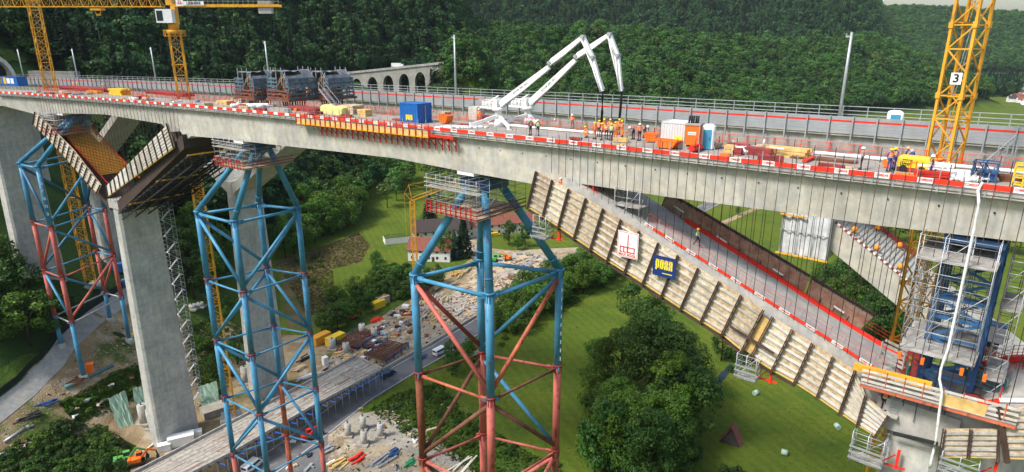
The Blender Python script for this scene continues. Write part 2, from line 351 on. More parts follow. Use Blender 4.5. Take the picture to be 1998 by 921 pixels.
# ================================================================ ground and vegetation
def ground():
    rad = np.concatenate([[0.01], np.geomspace(25, 6000, 230)]); na = 620
    ang = np.concatenate([np.linspace(-80, 80, na-60), np.linspace(82, 278, 60)])*pi/180
    R, A = np.meshgrid(rad, ang, indexing='ij'); X = R*np.sin(A); Y = R*np.cos(A); Z = hgt(X, Y)
    v = np.stack([X, Y, Z], -1).reshape(-1, 3); n = len(ang); mb = MB(); mb.v = v.tolist()
    for i in range(len(rad)-1):
        a = i*n
        mb.f += [(a+j, a+(j+1) % n, a+n+(j+1) % n, a+n+j) for j in range(n)]
    # wooded slopes carry the forest floor, the valley the meadow
    gm = M_GRASS; t = gm.node_tree; at = t.nodes.new('ShaderNodeAttribute'); at.attribute_name = 'wooded'
    fl = M_FLOOR.node_tree; mx = t.nodes.new('ShaderNodeMix'); mx.data_type = 'RGBA'; b = t.nodes['Principled BSDF']
    src = b.inputs['Base Color'].links[0].from_socket; t.links.new(at.outputs['Fac'], mx.inputs[0]); t.links.new(src, mx.inputs[6]); mx.inputs[7].default_value = (.022, .052, .009, 1)
    t.links.new(mx.outputs[2], b.inputs['Base Color'])
    me = mesh('ground', mb, [gm]); me.polygons.foreach_set('use_smooth', [True]*len(mb.f))
    Dm = sdist(X, Y); wd = np.maximum(sst(8, 24, Dm), sst(4, 20, Z)*(Y > 1300))
    a = me.attributes.new('wooded', 'FLOAT', 'POINT'); a.data.foreach_set('value', wd.reshape(-1).astype(np.float32)); me.flip_normals(); me.update()
    o = bpy.data.objects.new('ground', me); COL.objects.link(o); tag(o, 'green valley floor rising to wooded slopes', 'ground', kind='structure')
ground()
def patch(name, px, m, off, kind='structure', label=None, cat=None, step=4, jit=0, world=None):
    pts = [G(*p).xy for p in px] if world is None else [Vector(p) for p in world]
    if jit:
        out = []
        for a, b in zip(pts, pts[1:]+pts[:1]):
            k = max(1, int((b-a).length/2.5)); nrm = Vector((-(b-a).y, (b-a).x)).normalized()
            for i in range(k): out.append(a.lerp(b, i/k)+nrm*random.uniform(-jit, jit))
        pts = out
    bm = bmesh.new(); vs_ = [bm.verts.new((p.x, p.y, 0)) for p in pts]; f = bm.faces.new(vs_); bm.normal_update()
    if f.normal.z < 0: f.normal_flip()
    xs = [p.x for p in pts]; ys = [p.y for p in pts]
    for axis, lo, hi in ((0, min(xs), max(xs)), (1, min(ys), max(ys))):
        k = lo+step
        while k < hi:
            co = (k, 0, 0) if axis == 0 else (0, k, 0); no = (1, 0, 0) if axis == 0 else (0, 1, 0)
            bmesh.ops.bisect_plane(bm, geom=bm.verts[:]+bm.edges[:]+bm.faces[:], plane_co=co, plane_no=no); k += step
    hh = hgt(np.array([v.co.x for v in bm.verts]), np.array([v.co.y for v in bm.verts]))
    for v, h in zip(bm.verts, hh): v.co.z = float(h)+off+(.15 if h > .5 else 0)
    me = bpy.data.meshes.new(name); bm.to_mesh(me); bm.free(); me.materials.append(m)
    o = bpy.data.objects.new(name, me); COL.objects.link(o); return tag(o, label, cat, kind=kind)
# leaf crowns -----------------------------------------------------
def crown(mb, rx, rz_, zc, nblob, nleaf, ls, rng, flat=0.0, blobr=.38):
    blobs = []
    for i in range(nblob):
        u = rng.uniform(-.75, 1); a = rng.uniform(0, 2*pi); rr = sqrt(max(0, 1-u*u))*rng.uniform(.55, .95)
        blobs.append((np.array([rx*rr*cos(a), rx*rr*sin(a), zc+rz_*u*rng.uniform(.6, .9)]), rx*blobr*rng.uniform(.7, 1.25)))
    V = []; Fc = []
    for i in range(nleaf):
        c, r = blobs[rng.randrange(nblob)]
        n = np.array([rng.gauss(0, 1), rng.gauss(0, 1), rng.gauss(.35, 1)]); n /= np.linalg.norm(n)
        p = c+n*r*rng.uniform(.75, 1.12)*np.array([1, 1, .8])
        nn = n+np.array([rng.gauss(0, .45), rng.gauss(0, .45), rng.gauss(.2, .45)]); nn /= np.linalg.norm(nn)
        t1 = np.cross(nn, [rng.gauss(0, 1), rng.gauss(0, 1), rng.gauss(0, 1)]); t1 /= np.linalg.norm(t1)+1e-9; t2 = np.cross(nn, t1)
        s_ = ls*rng.uniform(.6, 1.4); k = len(mb.v)
        mb.v += [tuple(p+t1*s_), tuple(p+t2*s_*.7), tuple(p-t1*s_), tuple(p-t2*s_*.7)]; mb.f.append((k, k+1, k+2, k+3)); mb.s.append(False)
    return blobs
def broad(seed, h, rx, leafm, nleaf=2600, ls=.33, name='deciduous_tree'):
    rng = random.Random(seed); t = thing(name, 'x', 'tree', (0, 0, 0)); COL.objects.unlink(t)
    mb = MB(); bl = crown(mb, rx, h*.44, h*.53, 46 if nleaf > 5000 else 30, nleaf, ls, rng, blobr=.27 if nleaf > 5000 else .33); c = part('crown', mb, leafm, t)
    tr = MB(); tr.path([(0, 0, -.5), (.1, .05, h*.25), (-.1, .1, h*.5), (0, 0, h*.75)], [rx*.09, rx*.07, rx*.045, rx*.015], 8)
    for b, r in bl[:12]: tr.path([(0, 0, h*.3+rng.uniform(0, h*.15)), (b[0]*.5, b[1]*.5, b[2]*.8), tuple(b)], [rx*.035, rx*.02, rx*.008], 5)
    k = part('trunk', tr, M_BARK, t); COL.objects.unlink(c); COL.objects.unlink(k); return t
def conif(seed, h, rx, leafm, nleaf=2400, name='conifer_tree'):
    rng = random.Random(seed); t = thing(name, 'x', 'tree', (0, 0, 0)); COL.objects.unlink(t); mb = MB()
    for i in range(nleaf):
        u = rng.random()**.7; z = h*(.08+.92*(1-u)); r = rx*u*(.75+.25*sin(z*9+rng.random()))*rng.uniform(.55, 1.05); a = rng.uniform(0, 2*pi)
        d = np.array([cos(a), sin(a), -.35]); t1 = d/np.linalg.norm(d); t2 = np.array([-sin(a), cos(a), rng.uniform(-.3, .3)]); p = np.array([r*cos(a), r*sin(a), z-.1*r]); s_ = .3*rng.uniform(.7, 1.3)*(h/14)
        k = len(mb.v); mb.v += [tuple(p+t1*s_*1.4), tuple(p+t2*s_*.7), tuple(p-t1*s_), tuple(p-t2*s_*.7)]; mb.f.append((k, k+1, k+2, k+3)); mb.s.append(False)
    c = part('crown', mb, leafm, t); tr = MB(); tr.tube((0, 0, -.5), (0, 0, h*.92), rx*.07, 8, .03); k = part('trunk', tr, M_BARK, t)
    COL.objects.unlink(c); COL.objects.unlink(k); return t
PROT = {'b1': broad(1, 16, 5.6, L_MID), 'b2': broad(2, 18, 6.0, L_LIGHT), 'b3': broad(3, 17, 5.2, L_DARK), 'b4': broad(4, 14, 6.4, L_MID), 'big': broad(5, 22, 7.2, L_DARK, 9000, .25),
        'big2': broad(15, 20, 7.5, L_MID, 9000, .25), 'big3': broad(16, 25, 5.6, L_LIGHT, 8000, .24),
        'c1': conif(6, 17, 3.6, L_CON), 'c2': conif(7, 13, 3.0, L_BLUE), 'pop': broad(8, 15, 2.2, L_DARK, 2200, .3)}
def shrubp(seed, leafm):
    rng = random.Random(seed); t = thing('shrub', 'x', 'shrub', (0, 0, 0)); COL.objects.unlink(t); mb = MB(); crown(mb, 1.9, 1.2, 1.2, 12, 1000, .17, rng); c = part('foliage', mb, leafm, t)
    tr = MB()
    for i in range(5): a = i*1.3; tr.path([(0, 0, -.2), (.5*cos(a), .5*sin(a), .8), (1.1*cos(a), 1.1*sin(a), 1.7)], [.05, .035, .015], 4)
    k = part('stem', tr, M_BARK, t); COL.objects.unlink(c); COL.objects.unlink(k); return t
PROT['s1'] = shrubp(21, L_MID); PROT['s2'] = shrubp(22, L_DARK); PROT['s3'] = shrubp(23, L_LIGHT)
def tree_at(p, kind, label, group, sc=1.0, wide=1.0):
    s_ = (sc*wide, sc*wide, sc); return dup(PROT[kind], Vector(p), random.uniform(0, 6.28), label, s_, group)
def tree(px, py, kind, label, group, sc=1.0, wide=1.0): return tree_at(G(px, py), kind, label, group, sc, wide)
FAR_PTS = []
def scatter(poly, n, kinds, label, group, smin, smax, mind=3.0, avoid=None, mass=False):
    pts = [G(*p).xy for p in poly]; xs = [p.x for p in pts]; ys = [p.y for p in pts]; got = []; tries = 0
    def inside(x, y):
        c = False; j = len(pts)-1
        for i in range(len(pts)):
            a, b = pts[i], pts[j]
            if (a.y > y) != (b.y > y) and x < (b.x-a.x)*(y-a.y)/(b.y-a.y)+a.x: c = not c
            j = i
        return c
    while len(got) < n and tries < n*60:
        tries += 1; x = random.uniform(min(xs), max(xs)); y = random.uniform(min(ys), max(ys))
        if not inside(x, y) or any((x-a)**2+(y-b)**2 < mind*mind for a, b in got): continue
        got.append((x, y)); s_ = random.uniform(smin, smax)
        if mass: FAR_PTS.append((x, y, hz(x, y), s_)); continue
        tree_at((x, y, hz(x, y)), random.choice(kinds), label, group, s_, random.uniform(.85, 1.15))
# far forest: one mass of crowns
def forest(name, label, pos, scl, variants):
    me = bpy.data.meshes.new(name); me.from_pydata(pos.tolist(), [], [])
    a = me.attributes.new('sc', 'FLOAT', 'POINT'); a.data.foreach_set('value', scl.astype(np.float32))
    o = bpy.data.objects.new(name, me); COL.objects.link(o); tag(o, label, 'forest', kind='stuff')
    ng = bpy.data.node_groups.new(name, 'GeometryNodeTree'); ng.interface.new_socket('Geometry', in_out='INPUT', socket_type='NodeSocketGeometry'); ng.interface.new_socket('Geometry', in_out='OUTPUT', socket_type='NodeSocketGeometry')
    N = ng.nodes.new; L = ng.links.new; gi = N('NodeGroupInput'); go = N('NodeGroupOutput'); ip = N('GeometryNodeInstanceOnPoints'); gg = N('GeometryNodeGeometryToInstance')
    for v in variants:
        oi = N('GeometryNodeObjectInfo'); oi.inputs['Object'].default_value = v; oi.inputs['As Instance'].default_value = True; L(oi.outputs['Geometry'], gg.inputs[0])
    # several variants: join as instances and pick
    L(gi.outputs[0], ip.inputs['Points']); L(gg.outputs[0], ip.inputs['Instance']); ip.inputs['Pick Instance'].default_value = True
    ri = N('FunctionNodeRandomValue'); ri.data_type = 'INT'; ri.inputs['Min'].default_value = 0 if False else 0
    for s_ in ri.inputs:
        if s_.name == 'Max' and s_.type == 'INT': s_.default_value = len(variants)-1
    L([x for x in ri.outputs if x.type == 'INT'][0], ip.inputs['Instance Index'])
    rv = N('FunctionNodeRandomValue'); rv.data_type = 'FLOAT'
    fl = [x for x in rv.inputs if x.type == 'VALUE']; fl[0].default_value = 0; fl[1].default_value = 6.28; rv.inputs['Seed'].default_value = 4
    cx = N('ShaderNodeCombineXYZ'); L([x for x in rv.outputs if x.type == 'VALUE'][0], cx.inputs[2])
    L(cx.outputs[0], ip.inputs['Rotation'])
    na = N('GeometryNodeInputNamedAttribute'); na.data_type = 'FLOAT'; na.inputs['Name'].default_value = 'sc'; L(na.outputs[0], ip.inputs['Scale'])
    L(ip.outputs[0], go.inputs[0]); md = o.modifiers.new('trees', 'NODES'); md.node_group = ng; return o
def fvar(seed, m, h=16, rx=5, nl=650, con=False):
    rng = random.Random(seed); mb = MB()
    if con:
        for i in range(nl):
            u = rng.random()**.7; z = h*(.1+.9*(1-u)); r = rx*.6*u*rng.uniform(.6, 1.05); a = rng.uniform(0, 2*pi); s_ = .6*rng.uniform(.7, 1.3)
            d = np.array([cos(a), sin(a), -.4]); t2 = np.array([-sin(a), cos(a), 0]); p = np.array([r*cos(a), r*sin(a), z]); k = len(mb.v)
            mb.v += [tuple(p+d*s_), tuple(p+t2*s_*.8), tuple(p-d*s_*.6), tuple(p-t2*s_*.8)]; mb.f.append((k, k+1, k+2, k+3)); mb.s.append(False)
    else: crown(mb, rx, h*.36, h*.60, 14, nl, .52, rng, blobr=.40)
    mb.tube((0, 0, -2), (0, 0, h*.7), .25, 5)
    o = bpy.data.objects.new('forest_tree_form', mesh('forest_tree_form', mb, m)); return o
fm = [L_FAR, L_MID, L_DARK, L_CON]
L_FD = leafmat('leaf_far_dark', (.040, .105, .028), .4); L_FL = leafmat('leaf_far_light', (.095, .155, .030), .3)
FV = [fvar(31, L_FAR), fvar(32, L_FAR, 19, 5.5), fvar(33, L_FD, 18, 4.6), fvar(34, L_FL, 15, 4.2), fvar(35, L_CON, 23, 5, con=True), fvar(36, L_FAR, 14, 5), fvar(37, L_FD, 21, 4.8), fvar(38, L_CON, 21, 4.5, con=True)]
def forest_points(n, rmin, rmax, a0, a1, seed):
    rs = np.random.RandomState(seed); r = np.sqrt(rs.uniform(rmin**2, rmax**2, n)); a = rs.uniform(a0, a1, n)
    return r*np.sin(a), r*np.cos(a)
X1, Y1 = forest_points(42000, 150, 1000, -.86, .82, 1); X2, Y2 = forest_points(26000, 1000, 1750, -.30, .86, 2)
XX = np.concatenate([X1, X2]); YY = np.concatenate([Y1, Y2]); DD = sdist(XX, YY); HH = hgt(XX, YY)
tD = np.array([(YY[i]-q(XX[i])) for i in range(len(XX))])
ok = (DD > 20) & (DD < 520)
ok |= (YY > 1100) & (HH > 25)
ok |= (YY > 1080) & (XX > .52*YY) & ((XX < .775*YY) | (YY > 1420)) & (np.sin(XX*.03)*np.sin(YY*.022) > -.35)
ok |= (np.hypot(XX+32, YY-496) < 46) & (XX > -59)
# keep clear: bridge corridor on the left slope, tunnel portal, dry grass slope, motorway viaduct line
corr = (np.hypot((XX+125), (YY-165)) < 48) | (np.hypot((XX+165), (YY-200)) < 42) | (np.hypot(XX+195, YY-235) < 40) | (np.hypot(XX+105, YY-215) < 26) | ((XX < -60) & (YY < 212) & (XX > -165) & (YY > 60))
ok &= ~corr
ok &= ~((XX > -105) & (XX < -40) & (YY > 180) & (YY < 300))
ok &= ~((XX > -260) & (XX < -59) & (YY > 400) & (YY < 522) & (HH < 62))
XX, YY, HH, DD = XX[ok], YY[ok], HH[ok], DD[ok]
rs = np.random.RandomState(5); sc = rs.uniform(.62, 1.3, len(XX))*(1+.22*np.sin(XX*.05+YY*.03)*np.sin(YY*.06))*np.where(np.hypot(XX, YY) > 1000, 1.15, 1.0)
az_ = XX/YY; spur = (az_ > -.09+.03*np.sin(YY*.05)) & (YY < 1060) & (DD < 300); P_ = np.stack([XX, YY, HH], 1)
forest('forest', 'lighter mixed green forest on the nearer spur behind the bridges', P_[spur], sc[spur], [FV[0], FV[1], FV[3], FV[5], FV[2], FV[0]])
forest('dark_forest', 'darker forest with conifers on the high slopes behind', P_[~spur], sc[~spur]*1.05, [FV[2], FV[6], FV[4], FV[7], FV[0], FV[2]])
X3, Y3 = forest_points(24000, 1700, 2700, .30, .86, 3); H3 = hgt(X3, Y3); k = (H3 > 10)
forest('far_forest', 'hazy blue green forest on the farthest hill', np.stack([X3, Y3, H3], 1)[k], np.full(k.sum(), 1.6)*np.random.RandomState(6).uniform(.8, 1.2, k.sum()), FV[:4])
# ================================================================ the two railway bridges
W = 8.6
def interp(tab, x):
    tab = sorted(tab)
    return float(np.interp(x, [a for a, b in tab], [b for a, b in tab]))
DEP = [(60, 3.2), (33.8, 3.3), (27, 3.7), (21, 3.8), (14, 4.0), (5.3, 4.0), (3.2, 5.0), (2, 4.8), (-6.2, 4.6), (-15.6, 4.2), (-36.5, 4.7), (-49, 4.9), (-56, 5.1), (-57.5, 6.0), (-59, 4.0), (-61, 3.7), (-81, 2.9), (-100, 3.7), (-107, 4.2), (-119, 3.0), (-200, 3.0)]
def stations(a, b, st=2.0, extra=()):
    xs = list(np.arange(a, b+.01, st))+[e for e in extra if a < e < b]; return sorted(set(round(x, 3) for x in xs))
def girder_mesh(t0, dep, xa, xb, soffit_in=.7):
    mb = MB(); rings = []
    for X in stations(xa, xb, 2, [d[0] for d in dep]):
        d = interp(dep, X)
        prof = [(0, -.02), (0, -.34), (.38, -.48), (.45, -1.0), (soffit_in+.15, -d), (min(W, 8.8)-soffit_in-.15, -d), (min(W, 8.8)-.45+(W > 9)*2, -1.0), (W-.38, -.48), (W, -.34), (W, -.02)]
        rings.append([D(X, t0+a, b) for a, b in prof])
    mb.loft(rings); return mb
def pier_mesh(X, t0, z0, z1, lx=2.6, tw=7.6, tap=.012):
    """box pier with chamfered corners: lx along the bridge, tw across"""
    mb = MB(); c = D(X, t0+W/2, 0); h = head(X); ux = Vector((cos(h), sin(h), 0)); ut = Vector((-sin(h), cos(h), 0)); rings = []
    for z in np.linspace(z0, z1, 14):
        k = (z1-z)*tap; a = lx/2+k; b = tw/2+k*1.3; ch = .45
        pr = [(-a, -b+ch), (-a+ch, -b), (a-ch, -b), (a, -b+ch), (a, b-ch), (a-ch, b), (-a+ch, b), (-a, b-ch)]
        rings.append([Vector((c.x, c.y, z))+ux*x+ut*y for x, y in pr])
    mb.loft(rings); return mb
def strut_mesh(pts, t0, t1, thick):
    """inclined strut through [(X, ztop_near, ztop_far)], thickness downwards"""
    mb = MB(); rings = []
    for X, zn, zf in pts:
        a = D(X, t0, 0); a.z = zn; b = D(X, t1, 0); b.z = zf
        rings.append([a, b, b-Vector((0, 0, thick)), a-Vector((0, 0, thick))])
    mb.loft(rings); return mb
fb = thing('railway_bridge', 'nearer concrete railway bridge under construction, with work gear along its deck', 'bridge', D(0, 4, -5), head(0), 'pair of railway bridges')
part('girder', girder_mesh(0, DEP, -170, 60), M_CON, fb, True)
mb = MB()                              # fresh deck surface, a few mm proud
rings = [[D(X, .25, .01), D(X, W-.25, .01)] for X in stations(-170, 60, 3)]
for r0, r1 in zip(rings[:-1], rings[1:]): mb.quad(r0[0], r1[0], r1[1], r0[1])
part('deck_surface', mb, M_DECK, fb, True)
part('pier', pier_mesh(-82.2, 0, -1, 57, tw=8.0), M_CONP, fb, True)
part('pier', pier_mesh(-126, 0, 24, 74.5, lx=3.0, tw=8.4), M_CONP, fb, True)
part('pier', pier_mesh(30.6, 0, -1, 61.2, lx=3.6, tw=8.0, tap=.02), M_CONP, fb, True)
# drain / tie holes on the girder face
for X in list(np.arange(-100, 44, 2.4)):
    mb = MB(); a = D(X, .60, -1.55); b = D(X, .47, -1.55); mb.tube(a, b, .07, 6); part('tie_hole', mb, M_DARK, fb, True)
# struts of the front bridge
SR = [(5.0, 76.9), (12.2, 73.4), (28, 65.45), (29.0, 64.9), (30.4, 62.2)]
def zfar(px_, t=9.0):
    o = []
    for p in px_: a = ont(p[0], p[1], t, 20); o.append((tt(a)[1], a.z))
    return o
ZF = zfar([(1350, 440), (1523, 548), (1655, 637), (1752, 695)])
def lin(tab, x):
    (x0, z0), (x1, z1) = tab[0], tab[-1]
    return z0+(z1-z0)*(x-x0)/(x1-x0) if x < x0 else interp(tab, x)
print('ZF', ZF)
part('strut', strut_mesh([(x, interp(SR, x), min(lin(ZF, x), 77.2)) for x in (5, 8, 12.2, 16, 20, 24, 27, 28.2, 29.4)], .2, 9.2, 2.6), M_CONF, fb, True)
SRR = [(31.8, 63.6), (34, 65.6), (40, 68.7), (47, 72), (55, 75.9)]
part('strut', strut_mesh([(x, z, z-.2) for x, z in SRR], .2, 9.0, 2.6), M_CONF, fb, True)
part('strut', strut_mesh([(-106, 73.6, 73.6), (-84, 57.6, 57.6)], .3, 8.4, 1.6), mat('strut_form_dark', (.07, .05, .04), .8), fb, True)
part('strut', strut_mesh([(-80.5, 58.6, 58.6), (-57, 74.4, 74.4)], .0, 9.0, 2.4), mat('strut_form_dark', (.07, .05, .04), .8), fb, True)
mb = MB(); mb.box(D(30.6, 4.4)+Vector((0, 0, 62.3-zdk(30.6))), (5.4, 9.0, 2.6), head(30.6)); part('pier_head', mb, M_CONF, fb, True)
mb = MB(); mb.box(D(-82, 4.4)+Vector((0, 0, 57.6-zdk(-82))), (4.6, 8.6, 1.8), head(-82)); part('pier_head', mb, M_CONF, fb, True)
# ---- rear bridge
T2 = 25.0
W_NEAR = W; W = 13.0
rb = thing('railway_bridge', 'farther finished concrete railway bridge carrying the grey noise barrier', 'bridge', D(0, T2+4, -5), head(0), 'pair of railway bridges')
DEP2 = [(-230, 3.2), (-130, 3.2), (-106, 4.6), (-96, 3.2), (-76, 3.2), (-52, 6.2), (-36, 4.0), (0, 3.6), (25, 4.2), (40, 4), (75, 4), (130, 4)]
part('girder', girder_mesh(T2, DEP2, -215, 115), M_CON2, rb, True)
mb = MB(); rings = [[D(X, T2+.7, .01), D(X, T2+W-.4, .01)] for X in stations(-215, 115, 3)]
for r0, r1 in zip(rings[:-1], rings[1:]): mb.quad(r0[0], r1[0], r1[1], r0[1])
part('track_slab', mb, M_CON2, rb, True)
mb = MB()
for X0 in (2.2, 3.4, 5.2, 6.4):
    for x in np.arange(-210, 110, 6): mb.bar(D(x, T2+X0, .12), D(x+6, T2+X0, .12), .12, .22)
part('rail', mb, M_STEEL, rb, True)
RP = onz(525, 765, 0); X_r1 = tt((RP.x, RP.y))[1]
W = 8.6
part('pier', pier_mesh(X_r1, T2, -1, 58, tw=8.0), M_CONP, rb, True)
RP2 = Vector((-120.6, 185.2, 25)); X_r2 = tt((RP2.x, RP2.y))[1]
part('pier', pier_mesh(X_r2, T2, 18, 60, tw=8.0), M_CONP, rb, True)
part('pier', pier_mesh(X_r2-34, T2, 30, 76, lx=4, tw=9.0), M_CONP, rb, True)
def inclined(X0, z0, X1, z1, th=2.2): return strut_mesh([(X0, z0, z0), (X1, z1, z1)], T2+.5, T2+W-.5, th)
part('strut', inclined(X_r1-1, 57.5, X_r1-24, 75), M_CON2, rb, True); part('strut', inclined(X_r1+1, 57.5, X_r1+24, 75), M_CON2, rb, True)
part('strut', inclined(X_r2-1, 59.5, X_r2-20, 75), M_CON2, rb, True); part('strut', inclined(X_r2+1, 59.5, X_r2+20, 75), M_CON2, rb, True)
# rear strut on the right: surveyed by its top near edge
a = ont(1615, 425, T2, 20); b = ont(1775, 555, T2, 20); Xa, Xb = tt(a)[1], tt(b)[1]
sl_ = (b.z-a.z)/(Xb-Xa); Xe = Xb+8; ze = b.z+sl_*8
part('strut', strut_mesh([(Xa-9, a.z-sl_*9, a.z-sl_*9), (Xb, b.z, b.z), (Xe, ze, ze)], T2, T2+W, 3.2), M_CON, rb, True)
part('strut', strut_mesh([(Xe+1, ze, ze), (Xe+14, ze+7.2, ze+7.2), (Xe+24, ze+12, ze+12)], T2, T2+W, 3.0), M_CONF, rb, True)
part('pier', pier_mesh(Xe+.6, T2, -1, ze+.3, lx=4, tw=8.2), M_CONP, rb, True)
print('rear strut', Xa, a.z, Xb, b.z, Xe, ze, 'X_r1', X_r1, X_r2)
W = 13.0
# ---- noise barrier on the rear bridge
nb = thing('noise_barrier', 'long grey noise barrier with a red stripe on the rear bridge', 'barrier', D(0, T2-.1), head(0))
def strip(t, z0, z1, th, xa, xb, st=3):
    mb = MB(); mb.loft([[D(X, t, z0), D(X, t+th, z0), D(X, t+th, z1), D(X, t, z1)] for X in stations(xa, xb, st)]); return mb
M_NB = mat('barrier_aluminium', (.36, .38, .39), .55, .3, var=.18, sc=.5)
for z0, z1, m_, nm in ((-.02, .27, M_NB, 'panel'), (.29, .56, M_NB, 'panel'), (.58, .86, M_NB, 'panel'), (.88, 1.16, M_NB, 'panel'), (1.36, 1.53, M_NB, 'panel'), (1.55, 1.74, M_NB, 'panel')):
    part(nm, strip(T2-.10, z0, z1, .12, -212, 112), m_, nb, True)
part('red_stripe', strip(T2-.115, 1.17, 1.35, .13, -212, 112), mat('stripe_red', (.72, .03, .015), .5, var=.1), nb, True)
part('sill', strip(T2-.12, -.10, -.03, .3, -212, 112), M_CON2, nb, True); part('sill_rail', strip(T2-.34, -1.1, -1.0, .10, -212, 112), M_STEEL, nb, True)
sx = list(np.arange(-205, 108, 1.75)); sx.sort(key=lambda X: abs(X-22)); near_, rest_ = sx[:100], sx[100:]
def nbpost(mb, X): mb.bar(D(X, T2-.24, -1.35), D(X, T2-.20, 1.80), .13, .20, up=D(X, 1)-D(X, 0)); mb.bar(D(X, T2-.3, 1.76), D(X, T2+.2, 1.76), .07)
for X in near_: mb = MB(); nbpost(mb, X); part('post', mb, M_STEEL, nb, True)
mb = MB()
for X in rest_: nbpost(mb, X)
tag(part('posts', mb, M_STEEL, nb, True), kind='stuff')
# concrete upstand panels below it
# ---- far side hand rail
rl = thing('handrail', 'grey steel handrail along the far edge of the rear bridge', 'railing', D(0, T2+W), head(0))
for dz in (.25, .72, 1.25): part('rail_tube', strip(T2+W-.1, dz+.45, dz+.53, .07, -212, 112), M_STEEL, rl, True)
part('kerb', strip(T2+W-.35, 0, .4, .4, -212, 112), M_CON2, rl, True)
sx = list(np.arange(-205, 108, 2.1)); sx.sort(key=lambda X: abs(X-22))
for X in sx[:100]: mb = MB(); mb.bar(D(X, T2+W-.07, .3), D(X, T2+W-.07, 1.75), .09); mb.box(D(X, T2+W-.02, .15), (.25, .3, .5), head(X)); part('post', mb, M_STEEL, rl, True)
mb = MB()
for X in sx[100:]: mb.bar(D(X, T2+W-.07, .3), D(X, T2+W-.07, 1.75), .09)
tag(part('posts', mb, M_STEEL, rl, True), kind='stuff')
# ---- catenary masts
def mast(px, ytop, ybot, where, dtop=0):
    P = ont(px, ybot, T2+W-1.1, 20); X = tt(P)[1]; base = D(X, T2+W-1.1, 0)
    hh = ray(px, ytop); k = (Vector((base.x, base.y, 0)).length)/Vector((hh[0], hh[1], 0)).length; ztop = HC+hh[2]*k
    t = thing('catenary_mast', where, 'mast', base, head(X), 'bare catenary masts on the rear bridge')
    H = ztop-base.z; mb = MB(); mb.tube((0, 0, 0), (0, 0, H), .21, 10, .15); part('pole', mb, M_STEEL, t)
    mb = MB(); mb.box((0, 0, .1), (.7, .7, .25)); part('base_plate', mb, M_CON2, t)
    mb = MB(); mb.box((-.35, 0, H-.5), (.5, .18, .22)); mb.bar((-.55, 0, H-.4), (-.55, 0, H-.1), .08); part('bracket', mb, M_STEEL, t)
mast(1640, 63, 214, 'tall bare grey mast rising from the rear bridge left of the large yellow crane tower')
mast(889, 68, 172, 'bare grey mast standing between the arched viaduct and the white concrete pump booms')
mast(526, 80, 165, 'bare grey mast standing just behind the leftmost dark steel cage')
mast(304, 92, 156, 'small bare grey mast just left of the crane with the white cab')
mast(150, 95, 146, 'short far bare grey mast between the two left crane towers')
mast(44, 96, 142, 'far faint grey mast left of the leftmost crane tower')
W = W_NEAR
# ---- red and white edge protection of the front deck
eb = thing('edge_barrier', 'red and white boards along the near edge of the bridge deck', 'barrier', D(0, -.1), head(0))
M_BW = mat('board_white', (.80, .78, .76), .5, var=.1); M_BR = mat('board_red', (.78, .045, .02), .5, var=.1)
def arc_steps(xa, xb, L):
    X = xa; out = [X]
    while X < xb: X += L*cos(head(X)); out.append(X)
    return out
TXT = {}
def textmesh(s, size, m, bold=.0):
    k = (s, size)
    if k not in TXT:
        cu = bpy.data.curves.new('txt', 'FONT'); cu.body = s; cu.size = size; cu.align_x = 'CENTER'; cu.align_y = 'CENTER'; cu.extrude = .004; cu.offset = bold; cu.resolution_u = 2
        o = bpy.data.objects.new('txt', cu); COL.objects.link(o); bpy.context.view_layer.update()
        me = bpy.data.meshes.new_from_object(o.evaluated_get(bpy.context.evaluated_depsgraph_get())); me.materials.clear(); me.materials.append(m)
        bpy.data.objects.remove(o); TXT[k] = me
    return TXT[k]
def lettering(s, size, m, M, parent, name='lettering', bold=.0, sx=1):
    """text as a part; M = world matrix (x = reading direction, y = up the letters)"""
    me = textmesh(s, size, m, bold); o = bpy.data.objects.new(name, me); COL.objects.link(o); o.parent = parent
    o.matrix_local = XF[parent.name] @ M @ Matrix.Diagonal((sx, 1, 1, 1)); return o
def frame(o, x, y):            # matrix with origin o, axes x, y
    x = Vector(x).normalized(); y = Vector(y); y = (y-x*y.dot(x)).normalized(); z = x.cross(y)
    return Matrix(((x.x, y.x, z.x, o[0]), (x.y, y.y, z.y, o[1]), (x.z, y.z, z.z, o[2]), (0, 0, 0, 1)))
M_TXR = mat('letter_red', (.62, .05, .04), .5, var=.05)
ax = arc_steps(-118, 46, 2.7); n_ = 0; wb = MB(); rbm = MB()
for X0, X1 in zip(ax[:-1], ax[1:]):
    Xm = X0+(X1-X0)*.36
    wb_, r_ = MB(), MB()
    wb_.bar(D(X0, -.16, .24), D(Xm, -.16, .24), .03, .37); r_.bar(D(Xm, -.16, .24), D(X1, -.16, .24), .03, .37)
    if X0 > -62:
        w_ = part('white_board', wb_, M_BW, eb, True)
        if X0 > -12:
            o_ = D((X0+Xm)/2, -.185, .26); lettering('COMBISAFE', .25, M_TXR, frame(o_, D(Xm, 0)-D(X0, 0), Zv), eb, 'lettering', sx=.64, bold=.006)
        part('red_board', r_, M_BR, eb, True)
    else: wb.add(wb_.v, wb_.f); rbm.add(r_.v, r_.f)
part('far_white_boards', wb, M_BW, eb, True)['kind'] = 'stuff'; part('far_red_boards', rbm, M_BR, eb, True)['kind'] = 'stuff'
px_ = arc_steps(-118, 46, 1.35)
sx = sorted(px_, key=lambda X: -X)
def ebpost(mb, X):
    mb.bar(D(X, -.10, -.6), D(X, -.02, 1.15), .05); mb.box(D(X, -.08, -.32), (.12, .22, .3), head(X)); mb.bar(D(X, -.15, -.15), D(X, .35, .03), .05)
for X in sx[:100]: mb = MB(); ebpost(mb, X); part('post', mb, M_STEEL, eb, True)
mb = MB()
for X in sx[100:]: ebpost(mb, X)
part('far_posts', mb, M_STEEL, eb, True)['kind'] = 'stuff'
mb = MB()
